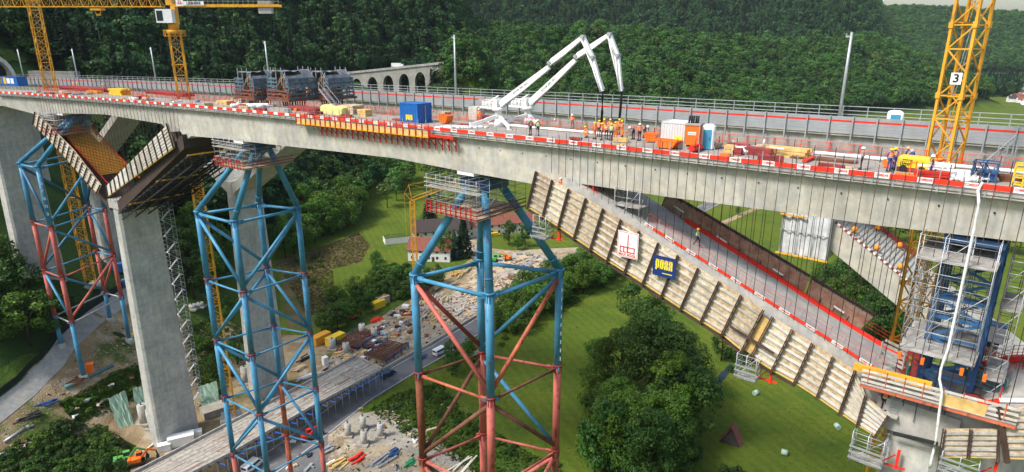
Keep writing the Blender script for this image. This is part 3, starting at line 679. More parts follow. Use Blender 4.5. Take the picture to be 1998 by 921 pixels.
for X0, X1 in zip(px_[:-1], px_[1:]):
    mb.bar(D(X0, -.1, -.42), D(X1, -.1, -.42), .20, .05); mb.bar(D(X0, -.05, -.22), D(X1, -.05, -.22), .1, .12)
part('ledge_plank', mb, M_GREYP, eb, True)
# white wrapped curing rolls lying behind the boards
def roll(name, xa, xb, t, r, m, label, cat, group=None, wob=.08, dz=.05):
    mb = MB(); n = max(3, int((xb-xa)/.5)); pts = [D(xa+(xb-xa)*i/n, t+random.uniform(-wob, wob), dz+r*.8) for i in range(n+1)]
    mb.path(pts, [r*random.uniform(.8, 1.2) for _ in pts], 7); return solo(name, mb, m, label, cat, group)
M_FLEECE = mat('white_fleece', (.74, .73, .71), .9, var=.25, sc=3, bump=.6)
roll('fleece_roll', -1, 27.8, .32, .17, M_FLEECE, 'long white fleece roll lying behind the red and white boards', 'fleece roll')
roll('fleece_roll', 28.5, 37, .45, .14, M_FLEECE, 'white crumpled fleece roll by the right end of the deck edge', 'fleece roll')
roll('fleece_roll', -7.5, 6, 7.6, .16, M_FLEECE, 'white fleece roll along the far deck edge behind the pump booms', 'fleece roll')
roll('fleece_roll', 21.5, 36, 7.9, .17, M_FLEECE, 'white fleece roll along the far deck edge behind the yellow compressor', 'fleece roll')
# far side red mesh guard
mg = thing('mesh_guard', 'thin red mesh guard fence along the far edge of the bridge deck', 'fence', D(0, W), head(0))
def mesh_fence(par, xa, xb, tfun, zfun, h, rowz, st=1.6, r=.016, m=M_RED2, postm=None, fine=.55):
    mb = MB(); xs = arc_steps(xa, xb, fine)
    P = [(lambda X: (lambda p: Vector((p.x, p.y, zfun(X))))(D(X, tfun)))(X) for X in xs]
    for dz in rowz:
        for a, b in zip(P[:-1], P[1:]): mb.bar(a+Zv*dz, b+Zv*dz, r*2)
    for p in P: mb.bar(p+Zv*rowz[0], p+Zv*rowz[-1], r*1.4)
    part('mesh', mb, m, par, True); mb = MB()
    for X in arc_steps(xa, xb, st): p = D(X, tfun); p.z = zfun(X); mb.bar(p, p+Zv*h, .05)
    part('mesh_posts', mb, postm or m, par, True)['kind'] = 'stuff'
mesh_fence(mg, -118, 46, W-.1, zdk, 1.15, (.1, .4, .7, 1.08), st=2.4, fine=.9)
# ---- hanging tie rods
def zn(X): return interp(SR, X) if X < 30.6 else interp(SRR, X)
M_ROD = mat('rusty_rod', (.075, .050, .042), .7, .3, var=.3)
def rods(xs, t, ztop, label, group, over=.9):
    for X in xs:
        zt = ztop(X)+random.uniform(over*.6, over*1.3); lean = random.uniform(-.06, .06)
        a = D(X, t); a.z = zt; b = D(X+lean, t+random.uniform(-.05, .05)); b.z = zn(X)+.15
        if a.z-b.z < 1: continue
        mb = MB(); mb.tube(b, a, .026, 5); solo('tie_rod', mb, M_ROD, label, 'tie rod', group)
xr = arc_steps(4.2, 46, .86)
rods(xr, -.26, zdk, 'thin rusty tie rod hanging from the near deck edge to the strut below', 'tie rods along the near deck edge')
rods(arc_steps(12, 50, .86), W+.25, lambda X: zdk(X)-.4, 'thin rusty tie rod hanging from the far deck edge to the strut below', 'tie rods along the far deck edge', over=.1)
def rods_left():
    for X in arc_steps(-101, -58, 1.25):
        a = D(X, -.2, .6); zz = interp([(-104, 73.5), (-82, 58.5), (-79, 59), (-57, 73.5)], X); b = D(X, -.3); b.z = zz
        mb = MB(); mb.tube(b, a, .035, 4); solo('tie_rod', mb, M_ROD, 'thin tie rod hanging in front of the left V-shaped formwork', 'tie rod', 'tie rods above the left V formwork')
rods_left()
# starter bars standing up through the deck
def starters(xa, xb, t, lab):
    for X in arc_steps(xa, xb, 1.7):
        mb = MB(); b = D(X, t, 0); mb.tube(b, b+Zv*random.uniform(.9, 1.5), .035, 5); solo('starter_bar', mb, M_DARK, lab, 'steel bar', lab+' row')
starters(9, 33, .75, 'dark steel bar standing upright near the near deck edge')
starters(10, 33, 6.9, 'dark steel bar standing upright near the far deck edge')
# ================================================================ formwork walls on the struts
def plerp(pl, u):
    L = [0]
    for a, b in zip(pl[:-1], pl[1:]): L.append(L[-1]+(b-a).length)
    x = u*L[-1]
    for i in range(len(pl)-1):
        if x <= L[i+1] or i == len(pl)-2: return pl[i].lerp(pl[i+1], (x-L[i])/max(L[i+1]-L[i], 1e-6))
WOODS = [M_WOOD, M_WOOD, mat('formwork_timber_dark', (.44, .34, .22), .8, var=.5, sc=2.0, bump=.3, col2=(.20, .13, .075)), mat('formwork_timber_pale', (.62, .54, .40), .8, var=.4, sc=3.0, bump=.3, col2=(.36, .28, .18))]
SLATS = [M_SLAT, M_SLAT, mat('grey_batten_worn', (.44, .41, .36), .85, var=.4, sc=2), mat('grey_batten_pale', (.63, .61, .56), .8, var=.25, sc=2)]
def formwork(name, label, top, bot, t, n, rows=5, th=.16, out=-1, pm=None, bm_=None, group=None, sold=True, under=.3, bw=.095, inside=False):
    tp = [ont(x, y, t) for x, y in top]; bt = [ont(x, y, t) for x, y in bot]
    mid = (tp[0]+bt[0])/2; X0 = tt(mid)[1]; par = thing(name, label, 'formwork', bt[0], head(X0), group); XD = []
    for i in range(n+1):
        a = plerp(tp, i/n); b = plerp(bt, i/n); Xc = tt((a+b)/2)[1]; o = (D(Xc, out)-D(Xc, 0)).normalized(); XD.append((a, b, o))
    for i in range(n):
        (a0, b0, o0), (a1, b1, o1) = XD[i], XD[i+1]; mb = MB()
        mb.slab(b0, b1, a1, a0, -th if out > 0 else th) if False else mb.loft([[b0, a0, a0-o0*th, b0-o0*th], [b1, a1, a1-o1*th, b1-o1*th]])
        part('panel', mb, pm or random.choice(WOODS), par, True)
        mb = MB()
        for r in range(rows):
            v = (r+.35)/rows; hw = bw*random.uniform(.8, 1.15)
            v1 = v+random.uniform(-.012, .012); p0 = b0.lerp(a0, v)+o0*.07; p1 = b1.lerp(a1, v1)+o1*.07; mb.bar(p0, p1.lerp(p0, random.choice((0, 0, 0, .02, .08))), .12, hw*2)
        part('battens', mb, bm_ or random.choice(SLATS), par, True)
    if sold:
        for i, (a, b, o) in enumerate(XD):
            d = (a-b).normalized(); mb = MB()
            for s_ in (-.065, .065):
                sd = o.cross(d)*s_; mb.bar(b-d*under+o*.22+sd, a+d*.12+o*.22+sd, .07, .20, up=o)
            part('waler', mb, M_BRN, par, True)
    return par, XD
TOPR = [(1048, 336), (1144, 388), (1213, 430), (1287, 476), (1361, 523), (1441, 573), (1490, 606)]; BOTR = [(1032, 402), (1091, 440), (1186, 506), (1253, 548), (1327, 597), (1407, 647), (1450, 682)]
fw, XD = formwork('strut_formwork', 'long timber side formwork climbing left under the bridge, carrying two company boards', TOPR, BOTR, -.6, 12, 6, group='timber strut formwork walls')
def lower_beam(par, XD, dz=.12, w=.28, m=None, name='edge_beam'):
    mb = MB()
    for (a0, b0, o0), (a1, b1, o1) in zip(XD[:-1], XD[1:]): mb.bar(b0-Zv*dz+o0*.02, b1-Zv*dz+o1*.02, w*.8, .11)
    part(name, mb, m or M_PLY, par, True)
lower_beam(fw, XD, .10, .2); lower_beam(fw, [(a, b-Zv*.35, o) for a, b, o in XD], .1, .4, M_BRN, 'carrier_beam')
TOPR2 = [(1508, 619), (1535, 637), (1623, 695), (1669, 724)]; BOTR2 = [(1468, 694), (1490, 709), (1567, 752), (1640, 803)]
fw2, XD2 = formwork('strut_formwork', 'lower timber side formwork ending beside the platform with the yellow beam', TOPR2, BOTR2, -.6, 4, 6, group='timber strut formwork walls')
lower_beam(fw2, XD2, .10, .2); lower_beam(fw2, [(a, b-Zv*.35, o) for a, b, o in XD2[:3]], .1, .4, M_BRN, 'carrier_beam')
fw3, XD3 = formwork('strut_formwork', 'short folded end of the timber formwork above the grey pier head', [(1669, 724), (1694, 783), (1733, 812)], [(1641, 803), (1667, 821), (1710, 848)], -.6, 2, 6, group='timber strut formwork walls')
lower_beam(fw3, XD3, .10, .2)
# plywood infill between the two long walls
mb = MB(); a, b, o = XD[-1]; c, d, o2 = XD2[0]; mb.loft([[b+Zv*.05, a-Zv*.5, a-Zv*.5-o*.1, b-o*.1], [d+Zv*.05, c-Zv*.5, c-Zv*.5-o2*.1, d-o2*.1]])
solo('infill_panel', mb, M_PLY, 'yellow plywood panel closing the gap between the two long formwork walls', 'panel')
mb = MB(); mb.bar(ont(1425, 637, -1.0), ont(1510, 690, -1.0), .14, .2); solo('brace_beam', mb, M_BRN, 'brown steel beam laid across the gap between the formwork walls', 'beam')
mb = MB()
for i in range(9):
    a = ont(1482+i*2, 612+i*1.2, -.2); mb.bar(a, a-Zv*1.6, .04)
for i in range(7): mb.bar(ont(1480, 612, -.2)-Zv*.22*i, ont(1502, 624, -.2)-Zv*.22*i, .04)
solo('rebar_mat', mb, M_DARK, 'dark rebar mat showing in the gap of the strut formwork', 'rebar')
# right hand strut formwork (beyond the pier)
fwr, XDr = formwork('strut_formwork', 'horizontal timber formwork at the lower right corner with dark end walers', [(1843, 838), (1889, 838), (1950, 838)], [(1835, 889), (1889, 889), (1948, 890)], -1.2, 2, 5, group='timber strut formwork walls'); lower_beam(fwr, XDr, .08, .2)
fwr, XDr = formwork('strut_formwork', 'taller timber formwork cut by the right edge of the picture', [(1950, 797), (2030, 794)], [(1963, 891), (2050, 893)], -1.3, 1, 7, group='timber strut formwork walls'); lower_beam(fwr, XDr, .08, .2)
mb = MB(); mb.bar(ont(1949, 795, -1.5), ont(1965, 903, -1.5), .25, .3, up=Vector((1, 0, 0))); solo('end_waler', mb, M_BRN, 'dark leaning steel waler at the edge of the tall right formwork', 'beam')
# far wall of the strut
FT = [(1300, 378), (1350, 404), (1436, 456), (1511, 500), (1579, 541)]; FB = [(1290, 398), (1345, 430), (1423, 478), (1496, 524), (1566, 567)]
def inner_wall(label, top, bot, n):
    tp = [ont(x, y, 9.5, 20) for x, y in top]; bt = [ont(x, y, 9.5, 20) for x, y in bot]; par = thing('strut_formwork', label, 'formwork', bt[0], 0, 'timber strut formwork walls')
    for i in range(n):
        a0, a1, b0, b1 = plerp(tp, i/n), plerp(tp, (i+1)/n), plerp(bt, i/n), plerp(bt, (i+1)/n); o = (D(20, 1)-D(20, 0)); z = Zv*.6
        mb = MB(); mb.loft([[b0-z, a0, a0+o*.15, b0-z+o*.15], [b1-z, a1, a1+o*.15, b1-z+o*.15]]); part('panel', mb, mat('used_plywood', (.38, .29, .21), .8, var=.5, sc=1.2, col2=(.20, .13, .09)), par, True)
        mb = MB(); mb.bar(a0-o*.05+Zv*.05, a1-o*.05+Zv*.05, .1, .1); mb.bar(a0+o*.2+Zv*.2, b0-z-o*.06, .10); mb.bar(a0+o*.2, a1+o*.2, .25, .3); part('waler', mb, M_BRN, par, True)
inner_wall('weathered far formwork wall of the strut, its brown inner face behind the red kerb', FT, FB, 7)
inner_wall('lower weathered far formwork wall between the red kerb and the meadow trees', [(1584, 545), (1627, 571), (1705, 617)], [(1572, 572), (1610, 598), (1672, 640)], 4)
# red kerb and the guard boards on the strut
def zs(X): return interp(SR, X)
mb = MB(); rings = []
for X in np.arange(12.5, 29.4, 1.2):
    p = D(X, 8.55); z = lin(ZF, X)-.02; rings.append([Vector((p.x, p.y, z)), *[Vector((D(X, a).x, D(X, a).y, z+b)) for a, b in ((8.55, .38), (8.75, .42), (9.05, .42), (9.05, 0))]])
mb.loft(rings); solo('red_kerb', mb, M_RED2, 'bright red steel kerb running down the far edge of the inclined strut', 'kerb')
sb = thing('strut_guard', 'red and white guard boards running down the near edge of the inclined strut', 'barrier', D(12, .3))
ax = arc_steps(12.4, 28.3, 2.7/1.25)
for X0, X1 in zip(ax[:-1], ax[1:]):
    Xm = X0+(X1-X0)*.4; P = [D(x, .12) for x in (X0, Xm, X1)]
    for p, x in zip(P, (X0, Xm, X1)): p.z = zs(x)+.24
    mb = MB(); mb.bar(P[0], P[1], .03, .26); part('white_board', mb, M_BW, sb, True); mb = MB(); mb.bar(P[1], P[2], .03, .26); part('red_board', mb, M_BR, sb, True)
    o_ = (P[0]+P[1])/2+(D(X0, -.03)-D(X0, 0)); d = P[1]-P[0]; lettering('COMBISAFE', .19, M_TXR, frame(o_, d, Zv-d*0), sb, 'lettering', sx=.80, bold=.004)
for X in arc_steps(12.4, 28.6, 1.35/1.2):
    p = D(X, .2); p.z = zs(X)-.1; up = Vector((.25, 0, 1)).normalized(); mb = MB(); mb.bar(p, p+up*1.35, .045); part('post', mb, M_STEEL, sb, True)
def strutmesh(name, label, t, zf_, xa, xb):
    g = thing(name, label, 'fence', D(xa, t)); mb = MB(); xs = np.arange(xa, xb, .8); P = []
    for X in xs: p = D(X, t); p.z = zf_(X)+.1; P.append(p)
    up = Vector((.3, .1, 1)).normalized()
    for dz in (.45, .75, 1.05):
        for a, b in zip(P[:-1], P[1:]): mb.bar(a+up*dz, b+up*dz, .018)
    for p in P: mb.bar(p+up*.45, p+up*1.05, .012)
    part('mesh', mb, M_RED2, g, True)
strutmesh('mesh_guard', 'fine red mesh behind the boards on the near edge of the strut', .35, zs, 12.4, 28.8)
strutmesh('mesh_guard', 'fine red mesh standing before the far formwork wall of the strut', 9.1, lambda X: lin(ZF, X)+.3, 12.8, 29.2)
for i, (x, y) in enumerate([(1325, 408), (1408, 466), (1518, 530), (1637, 603), (1743, 684)]):
    mb = MB(); a = ont(x-10, y-6, 9.0, 20); b = ont(x+10, y+7, 9.0, 20); mb.bar(a, b, .12, .12)
    solo('strip_light', mb, M_WHT, 'white tube light fixed on the far formwork wall, '+['topmost', 'second from the top', 'third from the top', 'fourth from the top', 'lowest'][i]+' of the row', 'lamp', 'tube lights along the strut')
# ---- V shaped formwork on the left pier
vl, XV = formwork('strut_formwork', 'small timber formwork wall of the left V-shaped strut leaning down to the right', [(70, 219), (143, 292), (197, 361)], [(66, 241), (112, 288), (190, 376)], -.6, 15, 4, group='timber strut formwork walls', bw=.17); lower_beam(vl, XV, .15, .3)
vr, XW = formwork('strut_formwork', 'timber formwork wall of the left V-shaped strut rising to the right', [(209, 362), (327, 242)], [(212, 381), (340, 286)], -.6, 14, 7, group='timber strut formwork walls', bw=.16); lower_beam(vr, XW, .2, .4)
mb = MB(); P = [ont(337, 257, 3, 60), ont(368, 256, 3, 60), ont(373, 280, 3, 60), ont(343, 288, 3, 60)]; mb.slab(*P, .2)
for i in range(5): mb.bar(P[0].lerp(P[1], i/4)-D(-55, .2)+D(-55, 0), P[3].lerp(P[2], i/4)-D(-55, .2)+D(-55, 0), .2)
solo('end_formwork', mb, mat('grey_form', (.16, .13, .11), .8, var=.4, sc=2), 'dark brown formwork panel under the girder right of the V-shaped strut', 'formwork')
# orange yellow beam deck on the upper side of the left arm
t_ = thing('beam_deck', 'orange yellow timber beam deck between the left V-shaped formwork walls', 'formwork', D(-95, 5))
def vplane(X): return interp([(-104, 74.2), (-82, 58.4)], X)
for i, X in enumerate(np.arange(-101.5, -87.5, .36)):
    a = D(X, 1.6); b = D(X, 8.2); a.z = b.z = vplane(X)+.25; mb = MB(); mb.bar(a, b, .22, .18); part('beam', mb, mat('beam_yellow', (.72, .36, .05), .6, var=.3, sc=1), t_, True)
for t2 in (1.6, 8.2):
    mb = MB(); a = D(-99.8, t2); b = D(-83.3, t2); a.z = vplane(-99.8)+.4; b.z = vplane(-83.3)+.4; mb.bar(a, b, .12, .25); part('edge_board', mb, M_RED, t_, True)
def girders_under():     # dark truss platform under the right arm
    t = thing('truss_platform', 'dark suspended steel truss platform beneath the V-shaped strut formwork', 'platform', D(-70, 4, -16)); lo = [(-79, 56.8), (-55, 71.4)]
    for tt_ in (-.4, 2.2, 4.8, 7.4, 9.6):
        mb = MB(); a = D(-79, tt_); b = D(-55, tt_); a.z = 56.6; b.z = 71.2; mb.bar(a, b, .25, .35); c = a-Zv*1.5; d = b-Zv*1.9; mb.bar(c, d, .2, .25)
        for k in range(14): mb.bar(a.lerp(b, k/13), c.lerp(d, (k+.5)/13.5), .10)
        part('truss', mb, M_DARK, t, True)
    for k in range(18):
        u = k/17; X = -79+24*u; a = D(X, -1); b = D(X, 10.2); a.z = b.z = 56.6+14.6*u-.1; mb = MB(); mb.bar(a, b, .16, .2); part('cross_beam', mb, M_YEL if k % 7 == 3 else M_DARK, t, True)
girders_under()
# ================================================================ blue tube support towers
def aux_tower(label, ring, zr, zs_, zb, cols, rad, top_c, ztop, name='support_tower'):
    """ring: pixel corners L,F,R,B at height zr; zs_: ring heights downwards"""
    P = [onz(x, y, zr) for x, y in ring]; cen = sum(P, Vector((0, 0, 0)))/4
    t = thing(name, label, 'support tower', (cen.x, cen.y, min(zb)), 0, 'tube support towers under the bridge')
    def at(i, z): return Vector((P[i].x, P[i].y, z))
    lv = [zr]+zs_
    for i in range(4):                      # legs, one tube per lift
        l2 = [z for z in lv if z > zb[i]+2]+[zb[i]]
        for k in range(len(l2)-1):
            mb = MB(); mb.tube(at(i, l2[k+1]), at(i, l2[k]), rad, 16); m_ = cols['leg'][i][min(k, len(cols['leg'][i])-1)]; lg = part('leg', mb, m_, t, True)
            mb = MB(); z = l2[k]
            mb.tube(at(i, z-.12), at(i, z+.12), rad*1.28, 16)
            for a in range(12):
                q_ = Vector((cos(a*pi/6), sin(a*pi/6), 0)); mb.bar(at(i, z-1.15)+q_*rad*1.03, at(i, z-.1)+q_*rad*1.10, .05, .10)
            part('flange', mb, M_DRED if k else M_BLUE, t, True)
            mb = MB(); q_ = (at(i, 0)-Vector((cen.x, cen.y, 0))).normalized().cross(Zv)
            mb.bar(at(i, z-.3)-q_*rad*1.9, at(i, z-.3)+q_*rad*1.9, .12, .5); part('lug', mb, M_BLUE if k < 2 else m_, t, True)
        mb = MB(); mb.tube(at(i, zb[i]-1), at(i, zb[i]+.9), rad*2.0, 16); part('footing', mb, M_CONP, t, True)
    faces = [(0, 1), (1, 2), (2, 3), (3, 0)]
    for k, z in enumerate(lv):
        if z < max(zb)+1: continue
        for fi, (a, b) in enumerate(faces):
            A, B = at(a, z-.5), at(b, z-.5); d = (B-A).normalized(); mb = MB(); r = rad*.52 if k == 0 else rad*.36
            mb.tube(A+d*rad, B-d*rad, r, 10)
            for E_, s_ in ((A, 1), (B, -1)): mb.bar(E_+d*s_*rad*1.0, E_+d*s_*(rad+1.0), r*1.1, r*2.6)
            part('ring_tube', mb, cols['ring'][min(k, len(cols['ring'])-1)][fi], t, True)
    for k in range(len(lv)-1):               # zigzag diagonals: from L and R downwards to F and B, then back
        for fi, (a, b) in enumerate(faces):
            hi, lo_ = ((a, b) if a in (0, 2) else (b, a)) if k % 2 == 0 else ((a, b) if a in (1, 3) else (b, a))
            if zb[lo_] > lv[k+1]-1: continue
            A = at(hi, lv[k]-1.0); B = at(lo_, lv[k+1]+.6); d = (B-A).normalized(); mb = MB(); mb.tube(A+d*rad, B-d*rad, rad*.58, 12)
            part('diagonal', mb, cols['diag'][min(k, len(cols['diag'])-1)][fi], t, True)
    for i in range(4):
        A = at(i, zr); B = top_c+(A-Vector((cen.x, cen.y, A.z)))*.18; B.z = ztop; mb = MB(); mb.tube(A, B, rad*.98, 16); part('raking_leg', mb, M_BLUE, t, True)
        C_ = A.lerp(B, .12); mb = MB(); mb.tube(C_, A.lerp(B, .13), rad*1.2, 16); part('collar', mb, M_BLUE, t, True)
    c = top_c.copy(); c.z = ztop; h = head(tt(c)[1])
    mb = MB(); mb.box(c+Zv*.1, (4.6, 3.6, 1.1), h); part('head_beam', mb, M_BLUE2, t, True)
    gz = zdk(tt(c)[1])-interp(DEP, tt(c)[1])
    for sx_ in (-1.4, 0, 1.4):
        for sy_ in (-1.2, 1.2):
            p = c+Vector((cos(h)*sx_-sin(h)*sy_, sin(h)*sx_+cos(h)*sy_, 0)); p.z = ztop; mb = MB(); mb.tube(p, Vector((p.x, p.y, gz-.35)), .28, 10); part('jack', mb, M_BLUE, t, True)
    mb = MB(); mb.box(Vector((c.x, c.y, gz-.2)), (2.6, 6.8, .45), h); part('bearing_block', mb, M_WHT, t, True)
    return t, at, cen
B_, P_, R_, K_, O_ = M_BLUE, M_PINK, M_DRED, M_RUST, M_ORED
RUSTB = mat('orange_rust', (.22, .075, .035), .8, var=.5, sc=.6, bump=.2, col2=(.12, .035, .015))
# faces: LF, FR, RB, BL
c3 = {'leg': [[B_, RUSTB, RUSTB, K_], [B_, P_, P_, P_], [B_, P_, RUSTB, K_], [B_, P_, P_, P_]],
      'ring': [[B_]*4, [O_, K_, P_, K_], [P_, P_, P_, P_], [P_]*4], 'diag': [[P_, O_, B_, M_DRED], [K_, K_, B_, K_], [P_, P_, P_, K_], [K_]*4]}
h3 = D(tt(onz(948, 540, 61.5))[1], 4.3); h3 = D(-6.0, 4.3)
tw3, at3, cen3 = aux_tower('large support tower in the middle, blue tubes above and pink and rusty tubes below', [(808, 535), (955, 572), (1092, 525), (937, 505)], 61.5, [47.6, 34.2, 21, 8], [0]*4, c3, .52, h3, 73.6)
c2 = {'leg': [[B_]*4+[P_], [B_]*5, [B_]*4+[P_], [B_, B_, B_, O_]], 'ring': [[B_]*4]*5, 'diag': [[B_]*4]*5}
tw2, at2, cen2 = aux_tower('tall slender all blue tube support tower left of the middle', [(385, 412), (457, 430), (580, 403), (505, 395)], 61.5, [49, 37, 25, 12.5], [0]*4, c2, .50, D(-44.5, 4.3), 73.4)
LV = mat('blue_dark', (.04, .14, .24), .5, var=.3)
c1 = {'leg': [[B_, P_, P_, B_], [B_, P_, P_, B_], [B_, P_, P_, B_], [B_, P_, P_, B_]], 'ring': [[B_]*4, [P_, B_, B_, B_], [P_, P_, B_, B_], [M_STEEL]*4], 'diag': [[LV, B_, LV, LV], [P_, B_, B_, LV], [B_, P_, P_, B_], [B_]*4]}
r1 = [(39, 317), (73, 324), (183, 300), (150, 296)]; z1_ = 63.6
b1 = []
for x, y in r1: p = onz(x, y, z1_); b1.append(hz(p.x, p.y))
print('tower1 bases', b1)
tw1, at1, cen1 = aux_tower('leftmost support tower with blue top, red middle and blue feet', r1, z1_, [50, 38, 26.5], b1, c1, .50, D(-97, 4.3), 73.8)
# vertical lettering on the leftmost tower's front leg
p = at1(1, 0); vd = (Vector((0, 0, HC))-p); vd.z = 0; vd.normalize(); rt = Zv.cross(vd).normalized()
for i, ch in enumerate('sarens'): lettering(ch, 1.35, M_WHT, frame(Vector((p.x, p.y, z1_-1.9-i*1.75))+vd*.56, rt, Zv), tw1, 'lettering', bold=.02)
for i in range(9):
    q_ = at3(2, 0); vd = (Vector((0, 0, HC))-q_); vd.z = 0; vd.normalize(); rt = Zv.cross(vd).normalized(); mb = MB(); mb.bar(Vector((q_.x, q_.y, 59-i*1.25))+vd*.40+rt*.36, Vector((q_.x, q_.y, 58.5-i*1.25))+vd*.40+rt*.36, .1, .1); part('height_mark', mb, M_WHT, tw3, True)
# ================================================================ scaffolding
def scaffold(name, label, org, h, nx, ny, nz, dx, dy, dz, decks=(), guard=M_STEEL, m=M_STEEL, r=.032, diag=True, group=None, deckm=None, cat='scaffold', toe=None):
    t = thing(name, label, cat, org, h, group)
    for i in range(nx+1):
        for j in range(ny+1):
            mb = MB(); mb.tube((i*dx, j*dy, 0), (i*dx, j*dy, nz*dz+.4), r, 5); part('upright', mb, m, t)
    for k in range(nz+1):
        mb = MB()
        for j in range(ny+1):
            mb.tube((0, j*dy, k*dz+.3), (nx*dx, j*dy, k*dz+.3), r*.85, 5)
            if k < nz: mb.tube((0, j*dy, k*dz+.3+dz*.5), (nx*dx, j*dy, k*dz+.3+dz*.5), r*.7, 5)
        for i in range(nx+1):
            mb.tube((i*dx, 0, k*dz+.3), (i*dx, ny*dy, k*dz+.3), r*.85, 5)
            if k < nz: mb.tube((i*dx, 0, k*dz+.3+dz*.5), (i*dx, ny*dy, k*dz+.3+dz*.5), r*.7, 5)
        part('ledgers', mb, m, t)
    if diag:
        mb = MB()
        for k in range(nz):
            i = k % nx; mb.tube((i*dx, 0, k*dz+.3), ((i+1)*dx, 0, (k+1)*dz+.3), r*.85, 5); j = k % ny; mb.tube((nx*dx, j*dy, k*dz+.3), (nx*dx, (j+1)*dy, (k+1)*dz+.3), r*.85, 5); mb.tube((0, j*dy, (k+1)*dz+.3), (0, (j+1)*dy, k*dz+.3), r*.85, 5)
        part('diagonals', mb, m, t)
    for k in decks:
        mb = MB()
        for j in range(int(ny*dy/.32)): mb.box((nx*dx/2, .16+j*.32, k*dz+.36), (nx*dx+.2, .29, .05))
        part('plank_deck', mb, deckm or M_GREYP, t)
        if toe:
            mb = MB()
            for dz_ in (.12, .62, 1.1): mb.bar((-.1, -.06, k*dz+.36+dz_), (nx*dx+.1, -.06, k*dz+.36+dz_), .04, .14); mb.bar((nx*dx+.06, 0, k*dz+.36+dz_), (nx*dx+.06, ny*dy, k*dz+.36+dz_), .04, .14); mb.bar((-.06, 0, k*dz+.36+dz_), (-.06, ny*dy, k*dz+.36+dz_), .04, .14)
            part('guard_boards', mb, toe, t)
    return t
def head_platform(label, X, zt, nx=5, ny=4):
    g = 'head platforms on the support towers'; h = head(X)
    o = D(X-3.9, -.6); o.z = zt
    t = scaffold('head_platform', label, o, h, nx, ny, 3, 1.6, 2.3, 1.55, decks=(0,), toe=M_DRED, group=g, deckm=M_WOOD)
    o = D(X-3.9, -.6); o.z = zt+3.4
    mb = MB()
    L0 = 1.6*nx
    for j in range(3): mb.box((L0/2, .2+j*.35, 3.4), (L0+.6, .32, .06))
    for dz_ in (.1, .6, 1.1): mb.bar((-.3, -.1, 3.4+dz_), (L0+.3, -.1, 3.4+dz_), .04, .12)
    part('upper_walkway', mb, M_GREYP, t); mb = MB()
    for i in range(nx*2): mb.bar((i*.8, -.15, .3), (i*.8, -.15, 1.9), .09, .09)
    part('guard_posts', mb, M_RED, t)
head_platform('scaffold platform with red rails round the head of the middle support tower', -6.0, 69.8)
head_platform('scaffold platform with red rails round the head of the all blue support tower', -44.5, 70.0)
head_platform('scaffold platform at the head of the leftmost support tower', -98, 70.2, 4, 3)
# ================================================================ tower cranes
def lattice(mb, a, b, w, n, r=.09, r2=.05):
    """square lattice mast from a to b (vertical), n bays"""
    H = (b-a).length
    for sx_, sy_ in ((-1, -1), (1, -1), (1, 1), (-1, 1)): mb.bar(a+Vector((sx_*w/2, sy_*w/2, 0)), b+Vector((sx_*w/2, sy_*w/2, 0)), r*2)
    cs = [Vector((-w/2, -w/2, 0)), Vector((w/2, -w/2, 0)), Vector((w/2, w/2, 0)), Vector((-w/2, w/2, 0))]
    for k in range(n):
        z0, z1 = H*k/n, H*(k+1)/n
        for i in range(4):
            p, q_ = cs[i], cs[(i+1) % 4]
            if k % 2: p, q_ = q_, p
            mb.bar(a+p+Zv*z0, a+q_+Zv*z1, r2*2)
            if k % 2 == 0: mb.bar(a+cs[i]+Zv*z0, a+cs[(i+1) % 4]+Zv*z0, r2*2)
def mastthing(label, P, zb, zt, w, rz, bay=1.5, sect=6, r=.09, r2=.05):
    t = thing('tower_crane', label, 'crane', (P.x, P.y, zb), rz); H = zt-zb; ns = int(math.ceil(H/sect))
    for k in range(ns):
        z0 = k*sect; z1 = min(H, (k+1)*sect); mb = MB(); lattice(mb, Vector((0, 0, z0)), Vector((0, 0, z1)), w, max(2, int((z1-z0)/bay)), r, r2)
        for sx_ in (-1, 1):
            for sy_ in (-1, 1): mb.box((sx_*w/2, sy_*w/2, z0), (r*3.4, r*3.4, .5))
        part('mast_section', mb, M_YEL, t)
        mb = MB()      # ladder and landing
        mb.bar((-.22, .25, z0), (-.22, -.25, z1), .05); mb.bar((.22, .25, z0), (.22, -.25, z1), .05)
        for i in range(int((z1-z0)/.6)): u = i*.6/(z1-z0); mb.bar((-.22, .25-.5*u, z0+i*.6), (.22, .25-.5*u, z0+i*.6), .035)
        if k % 2 == 0: mb.box((0, w*.25, z0+.2), (w*.9, w*.4, .05))
        part('ladder', mb, M_STEEL if k % 2 else M_YEL, t)
    mb = MB(); mb.box((0, 0, .2), (w*2.2, w*2.2, .8)); part('footing', mb, M_CONP, t)
    return t
# crane 3 (right)
P3 = ont(1872, 155, 14.5, 20); cr3 = mastthing('large yellow crane tower with a white number board, right side of the picture', P3, 0, 112, 1.85, radians(28), 1.7, 5.7, .105, .05)
vd = (Vector((0, 0, HC))-P3); vd.z = 0; vd.normalize(); rt = Zv.cross(vd).normalized(); sg = Vector(ont(1866, 152, 14.5, 20)); sg = sg+vd*1.3
mb = MB(); M_ = frame(sg, rt, Zv); mb.v = [tuple(M_ @ Vector(p)) for p in MB().box((0, 0, 0), (.78, .95, .03)).v]; mb.f = MB().box((0, 0, 0), (1, 1, 1)).f; mb.s = [False]*6
part('number_board', mb, M_WHT, cr3, True); lettering('3', .95, M_BLK, frame(sg+vd*.03, rt, Zv), cr3, 'number', bold=.02)
mb = MB(); mb.box((0, 0, 17), (1, 1, .1))
